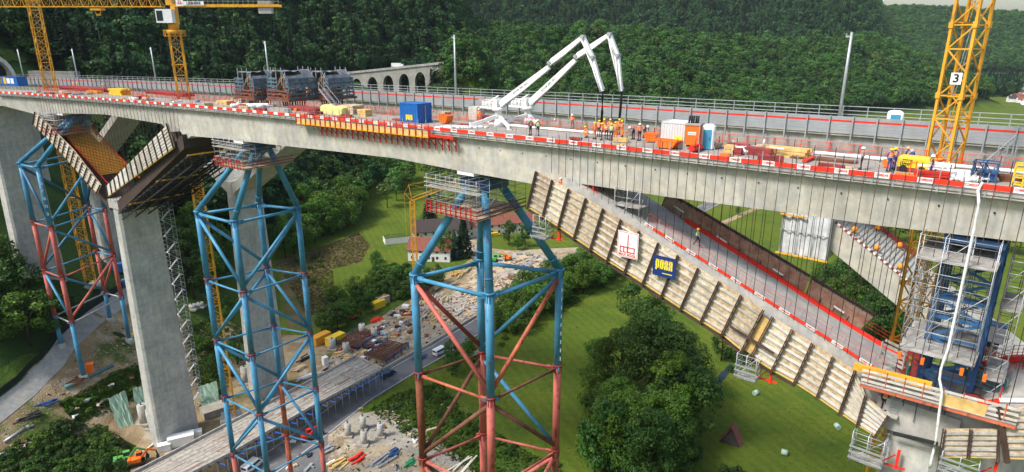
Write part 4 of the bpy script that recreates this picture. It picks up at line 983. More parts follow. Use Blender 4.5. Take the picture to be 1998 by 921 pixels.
# crane 2 with cab and jib
P2 = ont(346, 100, 14.5, 60); zj = 96.4
cr2 = mastthing('yellow tower crane with white cab and long horizontal jib', P2, 2, 91.3, 2.1, radians(20), 1.6, 6.4, .11, .055)
def loc2(v): return Vector((P2.x, P2.y, 0))+Vector(v)
mb = MB(); mb.tube(loc2((0, 0, 91.2)), loc2((0, 0, 92.0)), 1.5, 16); mb.tube(loc2((0, 0, 92.0)), loc2((0, 0, 93.4)), 1.0, 16)
part('slewing_ring', mb, M_YEL, cr2, True)
mb = MB()
for a in range(12): q_ = Vector((2.0*cos(a*pi/6), 2.0*sin(a*pi/6), 0)); mb.bar(loc2((0, 0, 90.8))+q_, loc2((0, 0, 92.0))+q_, .06); q2 = Vector((2.0*cos((a+1)*pi/6), 2.0*sin((a+1)*pi/6), 0)); mb.bar(loc2((0, 0, 91.9))+q_, loc2((0, 0, 91.9))+q2, .06); mb.bar(loc2((0, 0, 90.8))+q_, loc2((0, 0, 90.8))+q2, .2, .08)
part('slewing_platform', mb, M_YEL, cr2, True)
mb = MB(); mb.box(loc2((-.7, -1.0, 94.6)), (3.2, 1.9, 2.6)); cb = part('cab', mb, M_WHT, cr2, True)
mb = MB(); mb.slab(loc2((-2.33, -1.8, 93.7)), loc2((-2.33, -.2, 93.7)), loc2((-2.33, -.2, 95.6)), loc2((-2.33, -1.8, 95.6)), .03); part('window', mb, M_GLASS, cb, True)
mb = MB(); mb.slab(loc2((-2.1, -1.96, 93.7)), loc2((-.9, -1.96, 93.7)), loc2((-.9, -1.96, 95.6)), loc2((-2.1, -1.96, 95.6)), .03); part('window', mb, M_GLASS, cb, True)
def jib(t, P, z, x0, x1, w, h, bay):
    n = int(abs(x1-x0)/bay); X = lambda u: x0+(x1-x0)*u
    for s0 in range(0, n, 6):
        mb = MB()
        for k in range(s0, min(n, s0+6)):
            a, b = P+Vector((X(k/n), 0, 0)), P+Vector((X((k+1)/n), 0, 0)); m_ = (a+b)/2+Zv*(z+h)
            for s_ in (-1, 1):
                mb.bar(a+Vector((0, s_*w/2, z)), b+Vector((0, s_*w/2, z)), .16); mb.bar(a+Vector((0, s_*w/2, z)), m_, .08); mb.bar(m_, b+Vector((0, s_*w/2, z)), .08)
            mb.bar(a+Vector((0, -w/2, z)), a+Vector((0, w/2, z)), .08); mb.bar(a+Vector((0, -w/2, z)), b+Vector((0, w/2, z)), .06); mb.bar(m_, m_+(b-a), .16)
        part('jib_section', mb, M_YEL, t, True)
P2g = Vector((P2.x, P2.y, 0)); jib(cr2, P2g, zj, -1.5, -58, 1.6, 1.9, 1.9)
mb = MB(); mb.box(loc2((.6, 0, 95)), (.9, 1.2, 4)); mb.box(loc2((0, 0, 98.2)), (1.3, 1.3, 3.0)); part('tower_head', mb, M_YEL, cr2, True)
mb = MB(); mb.bar(loc2((1, -.75, 96.6)), loc2((22, -.75, 96.6)), .3, .5); mb.bar(loc2((1, .75, 96.6)), loc2((22, .75, 96.6)), .3, .5)
for i in range(11): mb.bar(loc2((1+i*2, -.75, 96.6)), loc2((1+i*2, .75, 96.6)), .15)
mb.bar(loc2((15, -1.0, 97.9)), loc2((22, -1.0, 97.9)), .1); part('counter_jib', mb, M_YEL, cr2, True)
mb = MB()
for i in range(22): mb.bar(loc2((1+i, -1.0, 96.8)), loc2((1+i, -1.0, 98.0)), .05)
for z_ in (97.4, 98.0): mb.bar(loc2((1, -1.0, z_)), loc2((22, -1.0, z_)), .05)
part('walkway_rail', mb, M_STEEL, cr2, True)
mb = MB(); mb.box(loc2((19, 0, 96.3)), (2.6, 1.2, 2.4)); part('counterweight', mb, M_CONP, cr2, True)
mb = MB(); mb.box(loc2((5.2, -1.1, 97.0)), (4.0, .06, .8)); part('sign_board', mb, M_WHT, cr2, True)
lettering('LIEBHERR', .78, M_BLK, frame(loc2((5.2, -1.15, 97.0)), (1, 0, 0), Zv), cr2, 'lettering', bold=.02, sx=.85)
mb = MB(); mb.box(loc2((2.4, -1.1, 97.6)), (1.5, .06, 2.2)); part('sign_board', mb, M_WHT, cr2, True)
mb = MB(); mb.bar(loc2((2.2, -1.15, 97.0)), loc2((2.2, -1.15, 98.4)), .06, .1); mb.bar(loc2((1.9, -1.15, 97.0)), loc2((2.9, -1.15, 97.0)), .06, .1); mb.bar(loc2((2.6, -1.15, 97.0)), loc2((2.6, -1.15, 97.6)), .06, .1); part('emblem', mb, M_TXR, cr2, True)
mb = MB(); mb.box(loc2((-14.8, 0, 95.9)), (2.2, 1.5, .4)); mb.bar(loc2((-15.4, 0, 95.9)), loc2((-15.2, 0, 94.9)), .12); mb.bar(loc2((-14.2, 0, 95.9)), loc2((-14.4, 0, 94.9)), .12); mb.bar(loc2((-15.2, 0, 94.9)), loc2((-14.4, 0, 94.9)), .3, .35); part('trolley', mb, M_YEL, cr2, True)
# crane 1
P1 = ont(82, 90, 14.5, 60); mastthing('yellow crane tower at the far left, rising behind the jib', P1, hz(P1.x, P1.y), 112, 2.3, radians(24), 1.7, 6.2, .12, .06)
# small crane in the valley
PS = G(812, 560); sm = thing('tower_crane', 'small yellow tower crane standing among the farm houses in the valley', 'crane', PS, 0)
vx = onz(806, 390, 0); d_ = Vector((PS.x, PS.y, 0)).length; rr = ray(806, 392); zt = HC+rr[2]/sqrt(rr[0]**2+rr[1]**2)*d_
mb = MB(); lattice(mb, Vector((0, 0, 0)), Vector((0, 0, zt-PS.z)), 1.6, 22, .13, .07); part('mast', mb, M_YEL, sm)
A_ = Vector((PS.x, PS.y, zt)); rr = ray(870, 368); dj = (Vector((rr[0], rr[1], 0)).normalized()); B2 = Vector((rr[0], rr[1], 0))*(d_*1.0/sqrt(rr[0]**2+rr[1]**2)); B2.z = HC+rr[2]/sqrt(rr[0]**2+rr[1]**2)*d_
B2 = A_+(B2-A_)*1.35
mb = MB(); n = 14; up = Zv*1.3
for k in range(n):
    a, b = A_.lerp(B2, k/n), A_.lerp(B2, (k+1)/n); mb.bar(a, b, .2); mb.bar(a+up, b+up, .2); mb.bar(a, b+up, .1); mb.bar(a+Vector((0, 1, 0)), b+Vector((0, 1, 0)), .2); mb.bar(b+up, b+Vector((0, 1, 0)), .1)
part('jib', mb, M_YEL, sm, True); mb = MB(); top = A_+Vector((-1, 0, 6)); mb.bar(A_, top, .2); mb.bar(top, A_+(B2-A_)*.5+up*1.2, .08); mb.bar(A_+(B2-A_)*.42, A_+(B2-A_)*.42+Zv*5, .2)
mb.bar(top, A_+(B2-A_)*.42+Zv*5, .08); ba = A_+(A_-B2)*.16; ba.z = A_.z+3; mb.bar(top, ba, .08); mb.bar(A_, ba, .25); mb.bar(ba, ba-Zv*16, .10); part('tie_frame', mb, M_YEL, sm, True)
mb = MB(); mb.box((0, 0, .3), (4, 4, .8)); part('footing', mb, M_CONP, sm)
# ================================================================ right pier: steel tower, scaffold, platform, hose
h30 = head(30.6)
bt = thing('steel_tower', 'deep blue steel lattice tower standing on the right pier under the deck', 'tower', D(31.4, 4.4, 64-zdk(31.4)), h30)
def st(X, t, z): p = D(X, t); p.z = z; return p
for X in (30.2, 32.6):
    for t_ in (1.9, 4.4, 6.9): mb = MB(); mb.bar(st(X, t_, 63.6), st(X, t_, 76.4), .42, .42, up=D(0, 1)-D(0, 0)); part('leg', mb, M_BLUE2, bt, True)
SB = mat('mid_blue_steel', (.06, .17, .36), .45, var=.2)
for t_ in (1.75, 6.9):
    for k in range(8):
        z = 64.2+k*1.55; mb = MB(); mb.bar(st(30.2, t_, z), st(32.6, t_, z), .20, .24); 
        if k < 7: mb.bar(st(30.2 if k % 2 else 32.6, t_, z), st(32.6 if k % 2 else 30.2, t_, z+1.55), .16, .2)
        part('brace', mb, SB, bt, True)
for X in (30.1, 32.7):
    for k in range(4):
        z = 64.4+k*3.1; mb = MB(); mb.bar(st(X, 1.9, z), st(X, 6.9, z), .2, .24); mb.bar(st(X, 1.9, z), st(X, 4.4, z+3), .16, .2); mb.bar(st(X, 6.9, z), st(X, 4.4, z+3), .16, .2); part('brace', mb, SB, bt, True)
mb = MB(); mb.box(st(31.4, 4.4, 76.55), (3.6, 6.4, .5), h30); part('head_beam', mb, M_BLUE2, bt, True)
mb = MB(); mb.tube(st(29.4, 4.0, 64.6), st(29.4, 4.4, 64.6), .9, 20); mb.tube(st(29.4, 6.0, 64.6), st(29.4, 6.4, 64.6), .9, 20); solo('cable_reel', mb, M_DRED, 'dark red round steel reel beside the blue steel tower', 'reel')
mb = MB(); mb.tube(st(32.9, 1.0, 64.4), st(32.9, 1.6, 64.4), .85, 20); solo('cable_reel', mb, M_DRED, 'red round steel plate right of the wrapped white hose', 'reel')
scaffold('tower_scaffold', 'tall galvanised scaffold wrapped round the deep blue steel tower', st(29.2, -1.0, 68.0), h30, 3, 3, 5, 1.5, 2.1, 1.75, decks=(0, 4), r=.034)
scaffold('tower_scaffold', 'narrow galvanised scaffold right of the deep blue steel tower', st(33.1, 1.5, 64.5), h30, 1, 2, 6, 1.1, 2.1, 1.8, decks=(1, 4), r=.036)
for k, X in enumerate((29.3, 30.4, 32.2, 33.2)): mb = MB(); mb.box(st(X, -1.0, 67.75), (.22, .22, .5), h30); solo('steel_bracket', mb, M_ORNG, 'small orange bracket under the scaffold beside the blue steel tower', 'bracket', 'orange scaffold brackets')
# timber railed platform
pA, pB = ont(1678, 750, -1.4), ont(1945, 823, -1.6); pt = thing('railed_platform', 'working platform with grey timber rails and orange posts round the right pier head', 'platform', (pA+pB)/2, h30)
pd = (pB-pA); pB2 = pA+pd*1.12; mb = MB(); mb.bar(pA, pB2, .2, .3); part('edge_beam', mb, M_ORED, pt, True)
inw = D(30.6, 2.2)-D(30.6, 0)
mb = MB()
for i in range(7): mb.bar(pA+inw*i/7+Zv*.17, pB2+inw*i/7+Zv*.17, .29, .05)
part('plank_floor', mb, M_GREYP, pt, True)
for k, dz in enumerate((.45, .85, 1.25)): mb = MB(); mb.bar(pA+Zv*dz, pB2+Zv*dz, .05, .17); part('rail_board', mb, M_SLAT, pt, True)
for i in range(8): a = pA.lerp(pB2, (i+.4)/8); mb = MB(); mb.bar(a-Zv*.25, a+Zv*1.5, .08, .08); part('post', mb, M_ORED, pt, True)
mb = MB(); a = pA+pd*.62-inw*.02; b = pA+pd*.92-inw*.02; mb.slab(a+Zv*.2, b+Zv*.2, b+Zv*1.05, a+Zv*1.05, .03); part('plywood_panel', mb, M_PLY, pt, True)
yA, yB = ont(1667, 714, -.9), ont(1818, 753, -.9); mb = MB(); mb.bar(yA, yB, .35, .5); solo('yellow_beam', mb, M_YEL, 'bright yellow steel box beam lying along the platform rail', 'beam')
mb = MB(); mb.bar(ont(1742, 845, -.6), ont(1830, 866, -.6), .2, .25); solo('brace_beam', mb, M_DARK, 'dark steel beam across the front of the right pier shaft', 'beam')
# planked trestle stacks left and right of the platform
for i, (x0, y0, x1, y1, lab, m_) in enumerate([(1718, 690, 1762, 712, 'stack of grey planks at the foot of the red kerb', M_GREYP), (1888, 735, 1960, 765, 'teal grey timber barrier right of the blue steel tower', mat('teal_plank', (.16, .27, .28), .8, var=.4, sc=1))]):
    mb = MB(); a = ont(x0, y0, 3, 20); b = ont(x1, y1, 3, 20)
    for k in range(5): mb.bar(a+Zv*(k*.28-.3)+inw*(.12*k), b+Zv*(k*.28-.3)+inw*(.12*k), .06, .2)
    mb.bar(a-Zv*.4, a+Zv*1.1, .1); mb.bar(b-Zv*.4, b+Zv*1.1, .1); solo('plank_barrier', mb, m_, lab, 'barrier')
hp = [ont(x, y, t) for x, y, t in [(1917, 356, -.1), (1908, 372, -.5), (1910, 395, -1.3), (1900, 450, -1.3), (1885, 520, -1.35), (1873, 575, -1.4), (1863, 620, -1.45), (1850, 680, -1.7), (1836, 720, -1.8), (1833, 740, -1.9), (1838, 765, -2.0), (1832, 810, -2.0), (1826, 860, -2.0), (1812, 921, -2.0)]]
hp2 = []
for a, b in zip(hp[:-1], hp[1:]):
    n = max(2, int((b-a).length/.35))
    for i in range(n): hp2.append(a.lerp(b, i/n))
mb = MB(); mb.path(hp2, [.09+random.uniform(-.006, .006) for i in range(len(hp2))], 8); solo('wrapped_pipe', mb, M_FLEECE, 'white wrapped pipe hanging from the deck edge down past the blue steel tower', 'pipe')
# small suspended scaffolds under the long formwork wall
def hang(label, px, w_, h_, d_=1.4, group='suspended scaffold cages', t0=-1.6):
    a = ont(px[0], px[1], t0); X = tt(a)[1]; s_ = scaffold('scaffold_cage', label, a, head(X), 2, 1, 2, w_/2, d_, h_/2, decks=(0,), r=.035, group=group, toe=M_STEEL)
    mb = MB(); mb.bar((w_*.9, 1.2, .2), (w_*.9+1.7, 1.2, .35), .10, .14); mb.bar((w_*.9+1.1, 1.2, .1), (w_*.9+1.1, 1.2, 1.8), .20, .20); mb.bar((w_*.9, 1.0, .3), (w_*.9+.9, 1.4, 1.2), .07); part('bracket', mb, M_RED2, s_)
hang('small silver scaffold cage hung beside the middle support tower', (1040, 468), 1.6, 2.4)
hang('small silver scaffold cage hung on a red bracket below the middle of the formwork', (1433, 740), 1.7, 2.2)
hang('silver scaffold cage hung below the folded lower end of the formwork', (1655, 900), 2.2, 2.4)
hang('scaffold cage at the lower edge of the picture right of the pier shaft', (1830, 925), 2.2, 1.6)
# gear where the strut meets the girder
g_ = D(8.5, 3); scaffold('access_scaffold', 'silver access scaffold standing on the strut where it meets the girder', st(9.6, .6, 72.6), head(9), 2, 1, 2, 1.35, 1.6, 1.75, decks=(1,), r=.034)
t_ = thing('red_formwork_rack', 'red and blue steel formwork racks stacked on top of the strut head', 'formwork', st(5.5, 1, 75.2), head(5))
for k in range(4):
    mb = MB()
    for i in range(9): mb.bar((-2.4+i*.62, .4*k, .25*k), (-2.4+i*.62, .4*k, .25*k+.9), .09)
    mb.bar((-2.6, .4*k, .25*k+.3), (3.0, .4*k, .25*k+.3), .12, .16); part('rack_rail', mb, (M_RED2, M_DRED, M_BLUE, M_RED2)[k], t_)
mb = MB()
for i in range(13): mb.bar((-2.4+i*.42, 1.9, 0), (-2.4+i*.42, 1.9, 1.7), .14, .1)
part('soldiers', mb, M_BRN, t_)
# tarpaulined scaffold in front of the rear strut
q0 = ont(1520, 490, T2-1.0, 20); q1 = ont(1612, 508, T2-1.0, 20); Xq0, Xq1 = tt(q0)[1], tt(q1)[1]; zq = q0.z; zt_ = zdk(Xq0)-3.2
ts = thing('sheeted_scaffold', 'scaffold wrapped in grey white plastic sheeting at the rear strut', 'scaffold', st(Xq0, T2-1, zq), head(Xq0))
mb = MB(); n = 26; grid = []
for j in range(12):
    z = zq+(zt_-zq)*j/11; row = []
    for i in range(n+1):
        u = i/n; X = Xq0+(Xq1-Xq0)*min(u*1.25, 1); tq = T2-1.0+max(0, u*1.25-1)*12; row.append(st(X, tq+.16*sin(i*1.7+j*.9)+random.uniform(-.08, .08), z))
    grid.append(row)
mb.loft(grid, closed=False, caps=False); mb.s = [True]*len(mb.f); part('sheeting', mb, M_WTARP, ts, True)
mb = MB()
for j in range(5): z = zq+(zt_-zq)*j/4; mb.bar(st(Xq0-.1, T2-1.25, z), st(Xq1+.1, T2-1.25, z), .07)
for X in np.linspace(Xq0, Xq1, 4): mb.bar(st(X, T2-1.25, zq-1), st(X, T2-1.25, zt_), .07)
part('tubes', mb, M_STEEL, ts, True)
mb = MB(); mb.bar(st(Xq0-.2, T2-1.4, zq-.05), st(Xq1+.2, T2-1.4, zq-.05), .3, .14); part('edge_beam', mb, M_YEL, ts, True); mb = MB(); mb.bar(st(Xq0-.2, T2-1.4, zq+(zt_-zq)*.42), st((Xq0+Xq1)/2, T2-1.4, zq+(zt_-zq)*.42), .25, .14); part('edge_beam', mb, M_YEL, ts, True)
# guard on the rear strut, deck strip with red edges
rs_ = thing('strut_guard', 'red and white guard boards along the rear inclined strut', 'barrier', a, 0)
e0 = ont(1615, 425, T2, 20); e1 = ont(1775, 555, T2, 20); s0, s1 = tt(e0)[1], tt(e1)[1]; zr_ = lambda X: e0.z+(e1.z-e0.z)*(X-s0)/(s1-s0)
for i in range(16):
    Xa_, Xb_ = s0+(s1-s0)*i/16, s0+(s1-s0)*(i+1)/16; Xm_ = (Xa_+Xb_)/2; mb = MB(); mb.bar(st(Xa_, T2-.1, zr_(Xa_)+.25), st(Xm_, T2-.1, zr_(Xm_)+.25), .04, .25); part('white_board', mb, M_BW, rs_, True)
    mb = MB(); mb.bar(st(Xm_, T2-.1, zr_(Xm_)+.25), st(Xb_, T2-.1, zr_(Xb_)+.25), .04, .25); part('red_board', mb, M_DRED, rs_, True)
mb = MB(); mb.bar(st(s0, T2+8.4, zr_(s0)+.35), st(s1, T2+8.4, zr_(s1)+.35), .1, .5); part('far_edge', mb, M_DRED, rs_, True)
for i in range(22):
    X = s0+(s1-s0)*i/22; mb = MB(); mb.bar(st(X, T2+.2, zr_(X)+.1), st(X, T2+8.3, zr_(X)+.1), .09); part('batten', mb, M_STEEL, rs_, True)
for i, X in enumerate(np.linspace(s0+1, s1-1, 6)):
    mb = MB(); mb.ball(st(X, T2+(1.5 if i % 2 else 7.2), zr_(X)+.5), .35, 8, 5); solo('orange_float', mb, mat('orange_plastic', (.8, .3, .03), .5, var=.1), 'small round orange pot on the rear inclined strut', 'pot', 'orange pots on the rear strut')
strutmesh2 = None
rr_ = thing('strut_guard', 'red guard rail along the far right strut behind the steel tower', 'barrier', st(Xe+3, T2, ze), 0)
for i in range(10):
    X = Xe+2+i*1.5; z = ze+.3+(X-Xe-1)*.53; mb = MB(); mb.bar(st(X, T2-.1, z), st(X+1.5, T2-.1, z+.8), .05, .3); part('board', mb, M_RED2 if i % 2 else M_BW, rr_, True)
# signs on the long formwork
def sign(label, px, w_, h_, m, t=-1.15):
    c = ont(px[0], px[1], t); X = tt(c)[1]; h = head(X); xd = Vector((cos(h), sin(h), 0)); o = (D(X, -1)-D(X, 0)).normalized(); par = thing('company_sign', label, 'sign', c-Zv*h_/2, h)
    mb = MB(); mb.bar(c-xd*w_/2, c+xd*w_/2, .05, h_); part('board', mb, m, par, True); return par, c, xd, o
s1_, c, xd, o = sign('white company board with a red emblem reading MAX BÖGL on the long formwork', (1225, 478), 2.20, 2.55, M_WHT)
def on(c, xd, o, x, z, d=.035): return c+xd*x+Zv*z+o*d
def mark(par, name, pts, th, m, c, xd, o, closed=False):
    mb = MB(); P = pts+([pts[0]] if closed else [])
    for a, b in zip(P[:-1], P[1:]):
        A, B = on(c, xd, o, *a), on(c, xd, o, *b); d = (B-A).normalized()*th/2; mb.bar(A-d, B+d, .012, th, up=(B-A).cross(o))
    part(name, mb, m, par, True)
mark(s1_, 'border', [(-1.02, -1.2), (1.02, -1.2), (1.02, 1.2), (-1.02, 1.2)], .035, M_TXR, c, xd, o, True)
for P in ([(-.78, -.75), (-.78, -.25), (-.02, -.25), (-.02, -.75), ], [(-.40, -.25), (-.40, -.75)], [(-.78, -.75), (-.6, -.75)], [(-.40, -.75), (-.2, -.75)], [(.02, .95), (.02, -.72), (.72, -.72), (.72, -.25), (.02, -.25)]): mark(s1_, 'emblem', P, .11, M_TXR, c, xd, o)
lettering('MAX BÖGL', .34, M_TXR, frame(on(c, xd, o, 0, -1.0, .04), xd, Zv), s1_, bold=.012, sx=1.08)
s2_, c, xd, o = sign('dark blue company board with blocky yellow letters PORR on the long formwork', (1296, 521), 2.25, 1.95, mat('sign_blue', (.012, .035, .16), .5, var=.1))
M_LY = mat('sign_yellow', (.85, .66, .05), .5, var=.05)
def porr(par, c, xd, o, w_, h_, th, m):
    k = w_/4; 
    for i, ch in enumerate('PORR'):
        x0 = -w_/2+i*k+th*.6; x1 = x0+k-th*1.5; a, b = -h_/2, h_/2
        if ch == 'P': L_ = [[(x0, a-h_*.15), (x0, b), (x1, b), (x1, a+.05), (x0, a+.05)]]
        elif ch == 'O': L_ = [[(x0, a), (x0, b), (x1, b), (x1, a), (x0, a)]]
        else: L_ = [[(x0, a), (x0, b), (x1, b), (x1, a)], [(x0, -.02), (x1, -.02)]]
        for P in L_: mark(par, 'letter', P, th, m, c, xd, o)
porr(s2_, c+Zv*.2, xd, o, 1.75, .75, .15, M_LY)
mark(s2_, 'underline', [(-.1, -.62), (.8, -.62)], .07, M_LY, c, xd, o)
# cornice formwork under the deck edge (yellow boards, red posts and brackets)
Xa = tt(dp(556, 232))[1]; Xb = tt(dp(795, 262))[1]; cf = thing('cornice_formwork', 'yellow plywood cornice formwork with red posts and brackets hung on the deck edge', 'formwork', D((Xa+Xb)/2, -1), head((Xa+Xb)/2))
xs = np.linspace(Xa, Xb, 25)
for i in range(24):
    mb = MB(); mb.bar(D(xs[i], -.62, -.42), D(xs[i+1], -.62, -.42), .05, .72); part('panel', mb, M_PLY, cf, True)
    mb = MB(); mb.bar(D(xs[i], -.35, -.82), D(xs[i+1], -.35, -.82), .7, .10); mb.bar(D(xs[i], -.66, -.74), D(xs[i+1], -.66, -.74), .06, .12); part('soffit_board', mb, M_YEL if i % 5 else M_PLY, cf, True)
for X in xs: mb = MB(); mb.bar(D(X, -.72, -.95), D(X, -.72, .75), .09, .12); part('post', mb, M_RED, cf, True)
for dz in (.4, .75): mb = MB(); [mb.bar(D(a, -.72, dz), D(b, -.72, dz), .05) for a, b in zip(xs[:-1], xs[1:])]; part('rail', mb, M_ORED, cf, True)
Xb2 = tt(dp(828, 268))[1]
for X in np.linspace(Xa+3.4, Xb2, 24): mb = MB(); mb.bar(D(X, .30, -.9), D(X, .30, -2.3), .14, .16); mb.bar(D(X, -.6, -.95), D(X, .30, -.95), .12, .14); mb.bar(D(X, -.5, -1.0), D(X, .28, -1.9), .08, .08); part('bracket', mb, M_RED, cf, True)
mb = MB(); mb.bar(D(Xb, -.6, -.55), D(Xb2+.4, -.6, -.55), .14, .3); mb.bar(D(Xb, -.6, .2), D(Xb, -.6, -.6), .3); part('end_frame', mb, M_RED, cf, True)
# ================================================================ concrete placing booms
def boom(label, base, A, B, C, E, HOSE):
    b0 = dp(*base); e0 = dp(*HOSE); b0.z = zdk(tt(b0)[1]); t = thing('concrete_boom', label, 'concrete pump', b0, 0, 'pair of white concrete placing booms')
    pj = lambda x, y: onplane(x, y, b0, e0)
    col = b0+Zv*2.1
    for k in range(4):
        a = head(tt(b0)[1])+pi/4+k*pi/2+.25; f = b0+Vector((cos(a), sin(a), 0))*3.6; f.z = b0.z+.05; mid = b0.lerp(f, .45)+Zv*.85; mb = MB(); mb.bar(b0+Zv*1.3, mid, .28, .42); mb.bar(mid, f+Zv*.3, .24, .34); mb.tube(f, f+Zv*.6, .10, 8); mb.box(f+Zv*.05, (.6, .6, .1)); part('outrigger', mb, M_WHT, t, True)
    mb = MB(); mb.tube(b0, b0+Zv*.9, .75, 14, .5); mb.tube(b0+Zv*.9, col, .42, 14); mb.tube(col-Zv*.2, col+Zv*.2, .75, 16); part('pedestal', mb, M_WHT, t, True)
    d = (pj(*A)-col); d.z = 0; d.normalize()
    mb = MB(); mb.bar(col-d*2.6+Zv*.1, col+d*.4+Zv*.1, .9, .18); mb.bar(col-d*2.5+Zv*.2, col+Zv*1.6, .12); 
    for s_ in (-.5, .5): mb.bar(col-d*2.6+Zv*1.0+d.cross(Zv)*s_, col-d*.2+Zv*1.0+d.cross(Zv)*s_, .05)
    for k in range(4): mb.tube(col-d*(.8+k*.5)+Zv*.2, col-d*(.8+k*.5)+Zv*.8, .19, 8)
    mb.box(col-d*.2+Zv*.6, (.5, .9, 1.2), atan2(d.y, d.x)); part('turntable', mb, M_WHT, t, True)
    side = d.cross(Zv)*.28
    def arm(name, p0, p1, w0, w1, kink=None):
        mb = MB(); u = (p1-p0).normalized(); up = side.normalized().cross(u)
        rings = []
        for k, (s_, w_) in enumerate(((0, w0*.5), (.08, w0), (.6, (w0+w1)/2), (1, w1))):
            p = p0.lerp(p1, s_); sd = side.normalized()*.19; rings.append([p-sd-up*w_/2, p+sd-up*w_/2, p+sd+up*w_/2, p-sd+up*w_/2])
        mb.loft(rings); a = part(name, mb, M_WHT, t, True)
        m2 = MB(); m2.path([p0+side*1.1-up*w0*.55, p0.lerp(p1, .5)+side*1.1-up*w0*.6, p1+side*1.1-up*w1*.5], .085, 6); part('delivery_pipe', m2, M_WHT, a, True)
        m3 = MB(); m3.tube(p0.lerp(p1, .05)-up*w0*.75, p0.lerp(p1, .42)-up*w0*.5, .09, 6); m3.tube(p0-side*1.1, p0+side*1.4, .22, 10); part('ram', m3, M_STEEL, a, True); return u, up
    r0 = col+Zv*.5+d*.1; JA, JB, JC, JE = pj(*A), pj(*B), pj(*C), pj(*E)
    u, up = arm('boom_arm', r0, JA, .74, .50); cm = (r0+JA)/2
    if up.z < 0: up = -up
    hd = Vector((cos(0), 0, 0)); face = -side.normalized() if (-side).dot(-cm) > 0 else side.normalized()
    yv = up; xv = yv.cross(face)
    p = (r0.lerp(JA, .46))+face*.20; lettering('BOOM 28D 18x3', .34, mat('letter_grey', (.12, .12, .13), .6), frame(p, xv, yv), t, bold=.004)
    JA2 = JA+(JB-JA).normalized()*.2; arm('boom_arm', JA2+Zv*.35, JB, .58, .40)
    arm('boom_arm', JB, JC, .36, .34); arm('boom_arm', JC, JE, .34, .20)
    k = JB+(JA-JB).normalized()*.2; JM = pj(E[0]-1, E[1]-4)
    arm('boom_arm', k-side*1.2, JM-side*1.0, .20, .16)
    mb = MB(); e1 = e0.copy(); e1.z = zdk(tt(e0)[1])+.25; hose = [JE, JE-Zv*.6, JE.lerp(e1, .5)+d*.05, e1]; mb.path(hose, [.12, .15, .15, .14], 8); part('end_hose', mb, M_BLK, t, True)
boom('nearer left white concrete placing boom arched over the deck crew', (973, 246), (1071, 131), (1138, 72), (1157, 112), (1176, 178), (1172, 262))
boom('right white concrete placing boom reaching farther over the deck crew', (1030, 243), (1122, 118), (1190, 67), (1206, 108), (1213, 178), (1206, 256))
# ================================================================ objects on the deck
def hd(P): return head(tt(P)[1])
def base(px, py): p = dp(px, py); p.z = zdk(tt(p)[1])+.012; return p
M_CORR = {}
def container(label, px, py, L, Wd, H, m, rz=0, name='site_container', fit=None, cat='container'):
    p = base(px, py); t = thing(name, label, cat, p, hd(p)+rz); mb = MB(); mb.box((0, 0, H/2), (L-.06, Wd-.06, H-.06))
    n = int(L/.28)
    for i in range(n):
        x = -L/2+.2+i*(L-.4)/(n-1)
        for s_ in (-1, 1): mb.box((x, s_*(Wd/2-.02), H/2), (.13, .05, H-.35))
    for i in range(int(Wd/.28)): mb.box((L/2-.02, -Wd/2+.25+i*.28, H/2), (.05, .13, H-.35))
    part('wall', mb, m, t); mb = MB()
    for sx_ in (-1, 1):
        for sy_ in (-1, 1): mb.box((sx_*(L/2-.05), sy_*(Wd/2-.05), H/2), (.14, .14, H+.04))
        for z_ in (.06, H-.06): mb.box((sx_*(L/2-.04), 0, z_), (.12, Wd, .14))
    for sy_ in (-1, 1):
        for z_ in (.06, H-.06): mb.box((0, sy_*(Wd/2-.04), z_), (L, .12, .14))
    part('frame', mb, m, t); return t, p, hd(p)+rz
def facemat(p, rz, x, y, z, side):     # world matrix on a container face
    R_ = Matrix.Rotation(rz, 3, 'Z'); o = p+R_ @ Vector((x, y, z))
    return (o, R_ @ Vector((1, 0, 0)), R_ @ Vector((0, -1, 0))) if side == 'front' else (o, R_ @ Vector((0, 1, 0)), R_ @ Vector((1, 0, 0)))
t, p, rz = container('blue site container with yellow blocky letters PORR beside the right end of the cornice formwork', 812, 238, 3.2, 2.5, 2.5, M_CBLUE, radians(0))
o, xd, nn = facemat(p, rz, .15, -1.28, .75, 'front'); porr(t, o, xd, nn, 1.25, .55, .12, M_LY)
o, xd, nn = facemat(p, rz, 1.62, .1, 1.35, 'side'); porr(t, o, Zv, nn, 1.35, .5, .12, M_LY)
t, p, rz = container('grey white corrugated container at the far deck edge behind the orange cabin', 1322, 285, 2.6, 2.0, 2.4, mat('container_grey', (.58, .60, .60), .5, var=.12), 0)
mb = MB(); mb.box((.5, -1.03, .9), (.8, .02, .5)); part('yellow_label', mb, M_LY, t)
